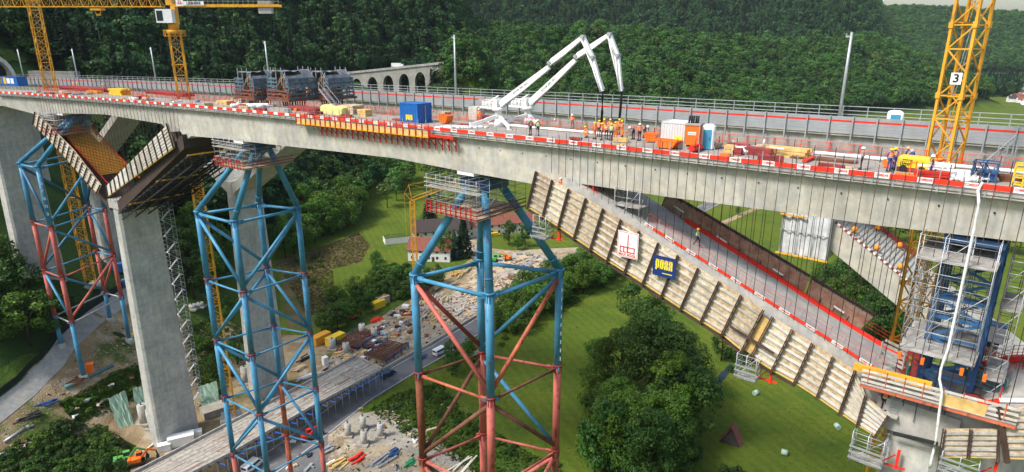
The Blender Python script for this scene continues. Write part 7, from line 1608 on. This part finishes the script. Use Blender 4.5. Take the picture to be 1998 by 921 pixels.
scatter([(1600, 580), (1640, 540), (1700, 540), (1800, 600), (1790, 680), (1700, 690), (1620, 650)], 40, ['b3', 'b1', 'b3'], 'dark tree in the wood under the rear inclined strut', 'trees under the rear strut', .7, 1.0, 6)
scatter([(1640, 430), (1800, 400), (2030, 430), (2030, 520), (1900, 500), (1700, 480)], 30, ['b3', 'b1', 'b2'], 'tree of the wood behind the right steel tower', 'trees behind the right tower', .8, 1.2, 7, mass=True)
scatter([(-30, 690), (0, 600), (40, 590), (110, 640), (100, 668), (20, 700)], 28, ['b3', 'b1', 'b3'], 'dark tree in the wood at the left edge below the leftmost pier', 'dark trees at the left edge', .7, 1.05, 4)
scatter([(-30, 600), (-30, 540), (20, 560), (40, 590)], 8, ['b3', 'b1'], 'dark tree behind the footpath left of the leftmost pier foot', 'dark trees behind the footpath', .8, 1.1, 4)
scatter([(90, 640), (130, 600), (160, 590), (170, 610), (120, 655)], 7, ['b3', 's2'], 'low dark tree among the legs of the leftmost support tower', 'low trees among the tower legs', .4, .6, 3)
scatter([(250, 500), (300, 470), (400, 470), (450, 500), (430, 560), (380, 590), (340, 540), (270, 540)], 60, ['b3', 'b1', 'b2'], 'tree on the slope between the big left pier and the rear pier', 'trees between the left piers', .6, 1.0, 5)
scatter([(400, 650), (440, 620), (470, 640), (470, 740), (420, 750), (395, 700)], 14, ['s1', 'b4', 'b1'], 'green shrub tree left of the slender blue tower', 'shrub trees left of the blue tower', .4, .6, 3)
scatter([(0, 890), (60, 860), (130, 840), (200, 845), (250, 880), (240, 921), (0, 940)], 46, ['s1', 's2', 's1'], 'dense green bush at the lower left corner', 'bushes at the lower left corner', .7, 1.2, 1.6)
scatter([(125, 800), (200, 755), (285, 715), (295, 760), (210, 790), (150, 822)], 20, ['s1', 's3'], 'low weed bush on the bank left of the big pier', 'weed bushes left of the big pier', .35, .6, 2)
scatter([(730, 820), (780, 790), (860, 760), (900, 800), (1000, 870), (1100, 910), (1060, 930), (900, 890), (800, 850)], 40, ['s1', 's3', 's2'], 'low green bush in the weedy strip under the middle tower', 'bushes under the middle tower', .35, .65, 2)
scatter([(560, 500), (620, 500), (640, 540), (600, 560)], 8, ['s1', 's3'], 'small bush on the dry brown slope', 'bushes on the dry slope', .5, .8, 3); tree(1440, 420, 'b2', 'small young tree in the meadow seen between the tie rods', None, .3); tree(1520, 640, 's3', 'pale bush below the far formwork wall', None, 1.4)
scatter([(1390, 935), (1440, 930), (1450, 960), (1390, 960)], 3, ['s2', 's1'], 'dark bush at the lower edge below the brown shelter', 'bushes at the lower edge', 1, 1.4, 2)
scatter([(1190, 195), (1500, 188), (1880, 200), (1890, 208), (1500, 205), (1190, 206)], 50, ['b1', 'b4', 'b2'], 'small looking tree along the distant foot of the wooded hill', 'trees at the distant hill foot', .9, 1.3, 10, mass=True)

scatter([(860, 150), (900, 150), (930, 170), (870, 175)], 16, ['b1', 'b2', 'b4'], 'bright green tree hiding the right end of the far arched viaduct', 'trees at the viaduct end', 1.0, 1.5, 6, mass=True)
scatter([(1170, 940), (1180, 860), (1250, 820), (1360, 820), (1370, 880), (1350, 950)], 24, ['s2', 's1', 'b3'], 'undergrowth bush beneath the big dark tree clump', 'bushes beneath the big clump', .8, 1.3, 3)
scatter([(590, 430), (680, 412), (730, 375), (790, 345), (700, 335), (600, 360), (556, 420)], 60, ['b1', 'b2', 'b4', 'b3'], 'leafy tree on the slope under the bridge between the two large towers', 'slope trees between the towers', .85, 1.2, 5, mass=True)
# loose gear on the deck
random.seed(5)
for i in range(70):
    Xd = random.uniform(-112, -14) if i < 46 else random.uniform(4, 34); td = random.uniform(1.2, 7.4); p = D(Xd, td, .02); L_ = random.uniform(.5, 2.4); mb = MB(); a_ = head(Xd)+random.choice((0, 0, 1.57, .4))
    for k in range(random.randrange(1, 4)): mb.box(p+Zv*(.14+.2*k), (L_, random.uniform(.3, .8), .19), a_)
    if i % 3 == 0: mb.bar(p, p+Zv*1.2, .06); mb.bar(p+Vector((.4, 0, 0)), p+Vector((.4, 0, 1.2)), .06); mb.bar(p+Zv*1.1, p+Vector((.4, 0, 1.1)), .05)
    solo('deck_gear', mb, (M_DRED, M_WOOD, M_RED, M_PLY, M_STEEL, M_DRED, M_WHT, M_ORNG)[i % 8], 'small stack of building gear lying on the bridge deck', 'gear', 'loose gear on the bridge deck')

# ---- uncountable ground clutter: rubble, timber bits, grass tufts
def inpoly(pts, X, Y):
    c = np.zeros(len(X), bool); j = len(pts)-1
    for i in range(len(pts)):
        a, b = pts[i], pts[j]; k = ((a.y > Y) != (b.y > Y)) & (X < (b.x-a.x)*(Y-a.y)/(b.y-a.y+1e-9)+a.x); c ^= k; j = i
    return c
def sampler(px, n, rs):
    pts = [G(*p).xy for p in px]; xs = [p.x for p in pts]; ys = [p.y for p in pts]; X = rs.uniform(min(xs), max(xs), n*6); Y = rs.uniform(min(ys), max(ys), n*6); k = inpoly(pts, X, Y); return X[k][:n], Y[k][:n]
def debris(name, label, px, n, mats, lo, hi, seed, flat=.35):
    rs = np.random.RandomState(seed); X, Y = sampler(px, n, rs); H = hgt(X, Y)+.1; V = []; Fc = []; MI = []
    for i in range(len(X)):
        s_ = rs.uniform(lo, hi)*(1 if rs.rand() < .7 else 1.8); L_, W_, h_ = s_, s_*rs.uniform(.15, .8), s_*flat*rs.uniform(.3, 1); a = rs.uniform(0, 6.28); ca, sa = cos(a), sin(a); k = len(V)
        for sx_, sy_, z_ in ((-1, -1, 0), (1, -1, 0), (1, 1, 0), (-1, 1, 0), (-.9, -.8, h_), (.8, -.9, h_*1.2), (.9, .8, h_), (-.8, .9, h_*.8)): V.append((X[i]+(sx_*L_*ca-sy_*W_*sa)/2, Y[i]+(sx_*L_*sa+sy_*W_*ca)/2, H[i]+z_-.02))
        Fc += [(k, k+1, k+5, k+4), (k+1, k+2, k+6, k+5), (k+2, k+3, k+7, k+6), (k+3, k, k+4, k+7), (k+4, k+5, k+6, k+7)]; MI += [rs.randint(len(mats))]*5
    mb = MB(); mb.v = V; mb.f = Fc; mb.s = [False]*len(Fc); me = mesh(name, mb, mats); me.polygons.foreach_set('material_index', np.array(MI, np.int32)); o = bpy.data.objects.new(name, me); COL.objects.link(o); tag(o, label, 'rubble', kind='stuff')
YARD = [(648, 745), (640, 700), (700, 655), (765, 605), (850, 590), (905, 560), (950, 500), (1060, 505), (1100, 520), (960, 600), (880, 640), (800, 690), (700, 750)]
debris('yard_debris', 'countless bits of timber, steel and rubble strewn over the site yard', YARD, 1500, [M_WOOD, M_GREYP, M_SLAB, M_RUST, M_GREYP, M_DARK, M_PLY], .2, 1.0, 1)
debris('storage_debris', 'countless boards and rubble in the storage area behind the middle tower', [(840, 610), (905, 560), (950, 500), (1060, 500), (1110, 515), (960, 600), (880, 640)], 2000, [M_WOOD, M_GREYP, M_SLAB, M_WOOD, M_SLAB, M_RUST], .3, 2.4, 2, .15)
debris('slab_debris', 'small debris on the bare ground below the blue tower', [(640, 850), (700, 810), (760, 800), (860, 860), (930, 921), (640, 930)], 420, [M_WOOD, M_SLAB, M_SLAB, M_GREYP, M_DARK, M_STEEL], .12, .7, 3)
debris('path_debris', 'stones and small debris on the sandy ground at the left', [(0, 850), (120, 740), (160, 680), (250, 610), (300, 700), (200, 745), (60, 850), (20, 920)], 800, [M_SLAB, M_WOOD, M_GREYP, M_DARK], .1, .45, 4)
def tufts(name, label, px, n, lo, hi, m, seed, clear=None):
    rs = np.random.RandomState(seed); X, Y = sampler(px, n, rs); H = hgt(X, Y)+.05
    if clear is not None:
        P_ = np.array([[p.x, p.y] for p in RD]); d = np.full(len(X), 1e9)
        for a, b in zip(P_[:-1], P_[1:]): ab = b-a; u = np.clip(((X-a[0])*ab[0]+(Y-a[1])*ab[1])/(ab**2).sum(), 0, 1); d = np.minimum(d, np.hypot(X-a[0]-u*ab[0], Y-a[1]-u*ab[1]))
        k = d > 6; X, Y, H = X[k], Y[k], H[k]
    n = len(X); a = rs.uniform(0, 6.28, n); s_ = rs.uniform(lo, hi, n); hh = s_*rs.uniform(.5, 1.2, n); l_ = rs.uniform(-.5, .5, n)*s_
    V = np.empty((n, 4, 3)); V[:, 0] = np.stack([X-np.cos(a)*s_, Y-np.sin(a)*s_, H-.05], 1); V[:, 1] = np.stack([X+np.cos(a)*s_, Y+np.sin(a)*s_, H-.05], 1); V[:, 2] = np.stack([X+np.cos(a)*s_*.7+l_, Y+np.sin(a)*s_*.7-l_, H+hh], 1); V[:, 3] = np.stack([X-np.cos(a)*s_*.8+l_, Y-np.sin(a)*s_*.8-l_, H+hh*.8], 1)
    me = bpy.data.meshes.new(name); me.from_pydata(V.reshape(-1, 3).tolist(), [], np.arange(n*4).reshape(-1, 4).tolist()); me.materials.append(m); o = bpy.data.objects.new(name, me); COL.objects.link(o); tag(o, label, 'grass', kind='stuff')
L_GR = leafmat('grass_blades', (.065, .110, .012), .0); L_WD = leafmat('weed_blades', (.070, .125, .014), .0); L_DRY = leafmat('dry_blades', (.16, .14, .05), .0)
MEAD = [(830, 745), (900, 690), (1040, 610), (1180, 560), (1300, 470), (1700, 430), (1760, 560), (1700, 700), (1720, 930), (1000, 930), (1000, 860)]
tufts('meadow_tufts', 'tufts of grass standing in the mown meadow', MEAD, 16000, .06, .14, L_GR, 11, True); tufts('dry_tufts', 'straw coloured tufts scattered over the meadow', MEAD, 2500, .08, .18, L_DRY, 12, True)
for i, P in enumerate([[(118, 790), (200, 742), (290, 698), (305, 770), (230, 800), (150, 830)], [(720, 800), (770, 770), (860, 745), (900, 800), (1010, 870), (1100, 921), (1120, 990), (1000, 990), (900, 905), (790, 850)], [(0, 905), (60, 850), (130, 825), (200, 830), (262, 870), (250, 925), (0, 930)], [(1040, 580), (1100, 545), (1160, 520), (1200, 520), (1180, 560), (1080, 620)], [(366, 640), (430, 615), (445, 760), (400, 790), (372, 720)]]): tufts('weeds', 'rough weeds and tall grass, patch '+['left of the big pier', 'under the middle tower', 'at the lower left corner', 'beside the valley road', 'right of the stair tower'][i], P, 5000, .2, .5, L_WD, 20+i)
tufts('dry_slope_tufts', 'dry grass tufts on the brown slope', [(540, 505), (600, 492), (700, 455), (722, 478), (705, 512), (648, 525), (655, 600), (600, 620)], 6000, .2, .5, L_DRY, 40)

fp_ = np.array(FAR_PTS); forest('far_trees', 'farther broad trees and wood edges of the valley', fp_[:, :3], fp_[:, 3], [FV[0], FV[1], FV[3], FV[5], FV[2]])
# ================================================================ the site crew
SKIN = mat('skin', (.50, .30, .21), .6, var=.08); V_OR = mat('vest_orange', (.95, .22, .02), .6, var=.12, sc=6); V_YE = mat('vest_yellow', (.62, .85, .06), .6, var=.12, sc=6)
C_DK = mat('cloth_dark', (.05, .035, .045), .9, var=.2, sc=8); C_BL = mat('cloth_blue', (.04, .08, .28), .9, var=.2, sc=8); C_GN = mat('cloth_green', (.02, .25, .17), .9, var=.2, sc=8); C_GY = mat('cloth_grey', (.22, .22, .25), .9, var=.2, sc=8); C_OR = mat('cloth_orange', (.90, .22, .02), .8, var=.15, sc=8)
H_WH = mat('helmet_white', (.8, .8, .78), .35, var=.05); H_YE = mat('helmet_yellow', (.85, .55, .02), .35, var=.05); REFL = mat('reflex_strip', (.65, .66, .62), .4, var=.1); HAIR = mat('hair_brown', (.04, .025, .015), .8)
def pose(kind):
    """joints (x right, y forward, z up) of a 1.78 m figure"""
    P = {'pel': (0, 0, .96), 'bel': (0, .0, 1.12), 'che': (0, .01, 1.34), 'nk': (0, 0, 1.50), 'hd': (0, .02, 1.60), 'top': (0, .02, 1.73)}
    for s_, n in ((-1, 'L'), (1, 'R')):
        P.update({'hip'+n: (s_*.10, 0, .92), 'kn'+n: (s_*.11, .02, .50), 'an'+n: (s_*.12, -.01, .10), 'to'+n: (s_*.14, .17, .04), 'sh'+n: (s_*.19, 0, 1.43), 'el'+n: (s_*.26, -.03, 1.14), 'wr'+n: (s_*.25, .09, .90), 'ha'+n: (s_*.25, .12, .82)})
    if kind == 'work':
        for s_, n in ((-1, 'L'), (1, 'R')): P['el'+n] = (s_*.27, .10, 1.17); P['wr'+n] = (s_*.14, .34, 1.14); P['ha'+n] = (s_*.11, .42, 1.15)
        P['hd'] = (0, .07, 1.59); P['top'] = (0, .10, 1.71)
    if kind == 'walk':
        P['knL'] = (-.11, .18, .53); P['anL'] = (-.12, .22, .11); P['toL'] = (-.13, .39, .06); P['knR'] = (.11, -.06, .50); P['anR'] = (.12, -.30, .14); P['toR'] = (.13, -.15, .04)
        P['elL'] = (-.25, -.16, 1.17); P['wrL'] = (-.24, -.12, .93); P['haL'] = (-.24, -.09, .85); P['elR'] = (.25, .06, 1.15); P['wrR'] = (.23, .26, .98); P['haR'] = (.22, .33, .94)
    if kind == 'bend':
        for k, v in {'bel': (0, .10, 1.08), 'che': (0, .28, 1.18), 'nk': (0, .42, 1.24), 'hd': (0, .52, 1.24), 'top': (0, .64, 1.28)}.items(): P[k] = v
        for s_, n in ((-1, 'L'), (1, 'R')): P['sh'+n] = (s_*.18, .36, 1.21); P['el'+n] = (s_*.22, .42, .95); P['wr'+n] = (s_*.14, .55, .74); P['ha'+n] = (s_*.13, .58, .66); P['kn'+n] = (s_*.13, .10, .50)
    if kind == 'crouch':
        for k, v in {'pel': (0, -.12, .46), 'bel': (0, -.05, .62), 'che': (0, .08, .82), 'nk': (0, .16, .96), 'hd': (0, .20, 1.05), 'top': (0, .24, 1.17)}.items(): P[k] = v
        for s_, n in ((-1, 'L'), (1, 'R')): P['hip'+n] = (s_*.10, -.10, .45); P['kn'+n] = (s_*.17, .28, .52); P['an'+n] = (s_*.13, .02, .10); P['to'+n] = (s_*.15, .18, .04); P['sh'+n] = (s_*.18, .12, .90); P['el'+n] = (s_*.23, .28, .68); P['wr'+n] = (s_*.12, .42, .50); P['ha'+n] = (s_*.11, .46, .43)
    return {k: Vector(v) for k, v in P.items()}
RAD = {'pel': .135, 'bel': .125, 'che': .145, 'nk': .055, 'hd': .098, 'top': .075, 'hip': .095, 'kn': .06, 'an': .045, 'to': .035, 'sh': .068, 'el': .045, 'wr': .030, 'ha': .036}
BON = [('pel', 'bel'), ('bel', 'che'), ('che', 'nk'), ('nk', 'hd'), ('hd', 'top')]+[x for n in 'LR' for x in (('pel', 'hip'+n), ('hip'+n, 'kn'+n), ('kn'+n, 'an'+n), ('an'+n, 'to'+n), ('che', 'sh'+n), ('sh'+n, 'el'+n), ('el'+n, 'wr'+n), ('wr'+n, 'ha'+n))]
def skinned(P, R, E_, sub=1):
    ks = list(P); me = bpy.data.meshes.new('skin'); me.from_pydata([P[k] for k in ks], [(ks.index(a), ks.index(b)) for a, b in E_], [])
    o = bpy.data.objects.new('skin', me); COL.objects.link(o); md = o.modifiers.new('s', 'SKIN'); md.use_smooth_shade = True
    for i, k in enumerate(ks): me.skin_vertices[0].data[i].radius = (R[k],)*2; me.skin_vertices[0].data[i].use_root = (k == 'pel' or (i == 0 and 'pel' not in P))
    if sub: m2 = o.modifiers.new('u', 'SUBSURF'); m2.levels = sub; m2.render_levels = sub
    bpy.context.view_layer.update(); out = bpy.data.meshes.new_from_object(o.evaluated_get(bpy.context.evaluated_depsgraph_get())); bpy.data.objects.remove(o); return out
BODY = {}
def body(kind):
    if kind in BODY: return BODY[kind]
    P = pose(kind); R = {k: RAD.get(k, RAD.get(k[:-1], .05)) for k in P}; E_ = list(BON)
    for n, s_ in (('L', -1), ('R', 1)):        # five fingers per hand
        d = (P['ha'+n]-P['wr'+n]).normalized(); sd = d.cross(Vector((0, 1, .3))).normalized()
        for i in range(4):
            k1, k2 = 'f%d%s' % (i, n), 'g%d%s' % (i, n); a = P['ha'+n]+sd*(i-1.5)*.022; L_ = (.040, .046, .044, .034)[i]
            P[k1] = a+d*L_; P[k2] = a+d*L_*1.6+Vector((-s_*.012, .012, 0)); R[k1] = .010; R[k2] = .008; E_ += [('ha'+n, k1), (k1, k2)]
        P['t'+n] = P['wr'+n].lerp(P['ha'+n], .4)+sd*.045; P['u'+n] = P['t'+n]+d*.03+sd*.01; R['t'+n] = .012; R['u'+n] = .009; E_ += [('wr'+n, 't'+n), ('t'+n, 'u'+n)]
    me = skinned(P, R, E_)
    seg = [(P[a], P[b], 0 if (a[0] in 'hfgtuw' and a[:3] not in ('hip',) and a not in ('hd', 'nk')) or a in ('nk', 'hd') else 1 if a[:2] in ('hi', 'kn') or a == 'pel' and b[:3] == 'hip' else 3 if a[:2] == 'an' else 2) for a, b in E_]
    mi = []
    for p in me.polygons:
        c = p.center; best = 9; m_ = 2
        for a, b, k in seg:
            ab = b-a; u = max(0, min(1, (c-a).dot(ab)/max(ab.dot(ab), 1e-9))); dd = (c-(a+ab*u)).length
            if dd < best: best = dd; m_ = k
        mi.append(m_)
    fd = (P['top']-P['hd']).normalized(); hdv = P['hd']+fd*.02; fw_ = Vector((0, 1, 0)); fw_ = (fw_-fd*fw_.dot(fd)).normalized(); rt_ = fw_.cross(fd)
    hm = MB(); hm.ball(hdv, .103, 12, 8, (.92, 1.02, 1.15)); hm.ball(hdv+fw_*.108-fd*.01, .022, 6, 4, (.8, 1, 1.3))
    for s_ in (-1, 1): hm.ball(hdv+rt_*s_*.098, .026, 6, 4, (.5, 1, 1.2))
    head_ = mesh('head', hm, SKIN); fc = MB()
    for s_ in (-1, 1): fc.ball(hdv+fw_*.096+rt_*s_*.036+fd*.02, .012, 6, 4)
    fc.bar(hdv+fw_*.104+rt_*-.025-fd*.05, hdv+fw_*.104+rt_*.025-fd*.05, .008); face = mesh('face', fc, mat('dark_feature', (.08, .03, .03), .6))
    hl = MB(); n = 14; rings = []
    for z_, r_ in ((-.005, .150), (.0, .132), (.05, .128), (.09, .105), (.115, .065), (.125, .02)):
        rings.append([hdv+fd*(.045+z_)+fw_*(r_*cos(2*pi*i/n)*(1.12 if z_ > -.001 else (1.28 if cos(2*pi*i/n) > 0 else 1.0)))+rt_*(r_*sin(2*pi*i/n)) for i in range(n)])
    hl.loft(rings); hl.s = [True]*len(hl.f)
    Pv = {k: P[k] for k in ('pel', 'bel', 'che', 'shL', 'shR')}; Pv['pel'] = P['pel'].lerp(P['bel'], .3); Rv = {'pel': .158, 'bel': .150, 'che': .172, 'shL': .085, 'shR': .085}
    Pv['nk'] = P['che'].lerp(P['nk'], .45); Rv['nk'] = .09
    vest = skinned(Pv, Rv, [('pel', 'bel'), ('bel', 'che'), ('che', 'shL'), ('che', 'shR'), ('che', 'nk')]); ax_ = (P['che']-P['pel']).normalized()
    rf = MB()
    for u in (.30, .62):
        c = P['pel'].lerp(P['che'], u+.1); x_ = Vector((1, 0, 0)); y_ = ax_.cross(x_); r_ = .172+.012*u
        rr_ = [[c+ax_*(z_)+x_*(cos(a*pi/8)*r_*1.02)+y_*(sin(a*pi/8)*r_) for a in range(16)] for z_ in (-.022, .022)]; rf.loft(rr_, caps=False)
    for s_ in (-1, 1): c = P['sh'+('L' if s_ < 0 else 'R')].lerp(P['che'], .45); rf.bar(c+Vector((0, .10, .0)), c+ax_*.09, .04, .02); rf.bar(c-Vector((0, .10, 0)), c+ax_*.09, .04, .02)
    bt_ = MB()
    for n_ in 'LR': bt_.bar(P['an'+n_]-Vector((0, .05, .05)), P['to'+n_]+Vector((0, .02, -.0)), .10, .09); bt_.tube(P['an'+n_]-Vector((0, 0, .06)), P['an'+n_]+Vector((0, 0, .10)), .06, 8)
    BODY[kind] = (me, mi, head_, face, hl, vest, rf, bt_, P); return BODY[kind]
def person(P, rz, kind, label, vest, helmet, trou, jack, group=None, sc=1.0):
    me, mi, head_, face, hl, vm, rf, bt_, PP = body(kind); t = thing('person', label, 'person', P, rz, group, scale=sc)
    key = (kind, trou.name, jack.name)
    if key not in BODY:
        m2 = me.copy(); m2.materials.clear()
        for x in (SKIN, trou, jack, M_BLK): m2.materials.append(x)
        m2.polygons.foreach_set('material_index', mi); BODY[key] = m2
    def link(nm, me_): o = bpy.data.objects.new(nm, me_); COL.objects.link(o); o.parent = t; XF[o.name] = XF[t.name]; return o
    link('body', BODY[key]); link('head', head_); link('face', face)
    if ('h', kind, helmet.name) not in BODY: BODY[('h', kind, helmet.name)] = mesh('helmet', hl, helmet); 
    link('helmet', BODY[('h', kind, helmet.name)])
    if vest is not None:
        if ('v', kind, vest.name) not in BODY: v = vm.copy(); v.materials.clear(); v.materials.append(vest); BODY[('v', kind, vest.name)] = v
        link('vest', BODY[('v', kind, vest.name)])
        if ('r', kind) not in BODY: BODY[('r', kind)] = mesh('reflective_strips', rf, REFL)
        link('reflective_strips', BODY[('r', kind)])
    if ('b', kind) not in BODY: BODY[('b', kind)] = mesh('boots', bt_, M_DARK)
    link('boots', BODY[('b', kind)]); return t
def crew(px, py, face_deg, kind, label, vest, helmet, trou, jack, P=None, group=None, sc=1.0): return person(base(px, py) if P is None else P, radians(face_deg), kind, label, vest, helmet, trou, jack, group, sc)
crew(1035, 264, 40, 'stand', 'worker in an orange vest by the pump legs, left of the yellow vested one', V_OR, H_WH, C_DK, C_DK); crew(1049, 265, 20, 'stand', 'worker in a yellow green vest with a white helmet near the pump legs', V_YE, H_WH, C_DK, C_DK)
crew(1116, 251, 160, 'work', 'worker in orange with grey trousers standing at the far deck side between boom and crew', V_OR, H_WH, C_GY, C_OR); crew(1145, 268, 60, 'crouch', 'orange clad worker crouching left of the crew group', V_OR, H_YE, C_OR, C_OR)
gl = [(1160, 271, 30, 'stand', V_OR, H_YE, C_OR, C_OR, 'leftmost orange worker of the crew group round the pump hoses'), (1168, 266, -30, 'work', V_OR, H_YE, C_DK, C_OR, 'orange worker second from left in the crew group'), (1178, 262, 180, 'work', V_OR, H_YE, C_OR, C_OR, 'orange worker behind the left pump hose'), (1183, 271, 10, 'bend', V_OR, H_YE, C_DK, C_OR, 'orange worker bending over the fresh concrete'), (1190, 263, 170, 'stand', V_OR, H_YE, C_OR, C_OR, 'orange worker at the back middle of the crew group'), (1192, 274, -10, 'stand', V_YE, H_YE, C_DK, C_GY, 'worker in a yellow green vest at the front of the crew group'), (1200, 270, -40, 'stand', V_OR, H_YE, C_OR, C_OR, 'orange worker in front of the right pump hose'), (1207, 262, 200, 'work', V_OR, H_YE, C_OR, C_OR, 'orange worker behind the right pump hose'), (1214, 266, 90, 'work', V_OR, H_YE, C_OR, C_OR, 'rightmost orange worker of the crew group holding the hose'), (1174, 273, 80, 'stand', V_OR, H_YE, C_DK, C_OR, 'orange worker with dark trousers at the left front of the crew group')]
for x, y, f, k, v, h_, tr, jk, lb in gl: crew(x, y, f, k, lb, v, h_, tr, jk, group='crew round the pump hoses')
crew(1236, 271, 120, 'bend', 'dark clothed worker bending right of the crew group', None, H_WH, C_DK, C_GY); crew(1247, 274, 20, 'stand', 'worker in orange vest and white helmet left of the orange skips', V_OR, H_WH, C_DK, C_OR); crew(1257, 268, 200, 'bend', 'dark worker bending behind the orange skips', V_OR, H_WH, C_DK, C_DK)
crew(1679, 331, 60, 'stand', 'worker with a white helmet, orange vest and dark trousers standing alone by the deck boards', V_OR, H_WH, C_DK, C_GY); crew(1733, 334, 185, 'stand', 'worker in orange vest and blue trousers seen from behind, left of the compressor', V_OR, H_YE, C_BL, C_BL)
crew(1743, 331, 100, 'work', 'blue clothed worker with a yellow helmet touching the left end of the compressor', V_OR, H_YE, C_BL, C_BL); crew(1778, 321, 10, 'bend', 'worker in orange vest leaning over behind the yellow compressor', V_OR, H_YE, C_BL, C_BL); crew(1813, 350, 60, 'stand', 'worker in orange vest and blue trousers at the right end of the compressor', V_OR, H_WH, C_BL, C_DK)
Ps = st(13.5, 4.0, 0); q_ = ont(1359, 481, 3.6, 20); Xs = tt(q_)[1]; q_.z = interp(SR, Xs)+(lin(ZF, Xs)-interp(SR, Xs))*.4; crew(0, 0, -120, 'walk', 'worker in a yellow green vest and yellow helmet walking down the inclined strut', V_YE, H_YE, C_DK, C_GY, q_)
for x, y, v, lb, h_ in ((1118, 371, V_YE, 'worker in a yellow vest behind the top of the long formwork', H_WH), (1094, 366, V_OR, 'worker in orange behind the topmost formwork panel, left of the yellow vested one', H_WH)): crew(0, 0, 30, 'work', lb, v, h_, C_DK, C_OR, ont(x, y+14, .6))
p = ont(1770, 737, .6); crew(0, 0, 10, 'stand', 'worker in orange vest and green trousers on the railed platform', V_OR, H_YE, C_GN, C_GN, p)
p = ont(1722, 800, -.1); crew(0, 0, 180, 'stand', 'worker in orange with dark trousers standing below the railed platform by a ladder', V_OR, H_YE, C_DK, C_DK, p); mb = MB(); mb.box(p+Vector((0, .3, -.08)), (2.6, 1.6, .12), h30); solo('plank_landing', mb, M_GREYP, 'small plank landing below the railed platform', 'platform')
mb = MB(); a, b = ont(1733, 800, -.3), ont(1745, 768, -.3); o_ = D(30, 0)-D(29.6, 0); mb.bar(a, b, .05); mb.bar(a+o_, b+o_, .05); [mb.bar(a.lerp(b, k/7)+o_*0, a.lerp(b, k/7)+o_, .04) for k in range(8)]; solo('ladder', mb, M_STEEL, 'short aluminium ladder beside the worker below the railed platform', 'ladder')
for x, y, lb in ((203, 179, 'orange worker beside the yellow beam stack between the left cranes'), (145, 175, 'orange worker near the foot of the leftmost crane'), (152, 175, 'orange worker just right of another near the leftmost crane'), (935, 238, 'worker in red orange at the foot of the left pump boom')): crew(x, y, random.uniform(0, 360), 'stand', lb, V_OR, H_WH, C_OR, C_OR)
crew(0, 0, 200, 'stand', 'tiny orange worker standing in the timber storage yard', V_OR, H_WH, C_OR, C_OR, G(905, 612, .1))
# ================================================================ haze
mb = MB(); mb.box((400, 1250, 140), (5200, 4500, 290)); hzo = solo('haze', mb, mat('haze_plain', (1, 1, 1)), None, None, kind='stuff')
hm_ = bpy.data.materials.new('haze_air'); hm_.use_nodes = True; tn = hm_.node_tree; tn.nodes.remove(tn.nodes['Principled BSDF']); pv = tn.nodes.new('ShaderNodeVolumePrincipled'); pv.inputs['Color'].default_value = (.80, .90, 1, 1); pv.inputs['Density'].default_value = .000035; pv.inputs['Anisotropy'].default_value = .2
tn.links.new(pv.outputs[0], tn.nodes['Material Output'].inputs['Volume']); hzo.data.materials.clear(); hzo.data.materials.append(hm_); hzo['label'] = 'thin pale haze over the valley'
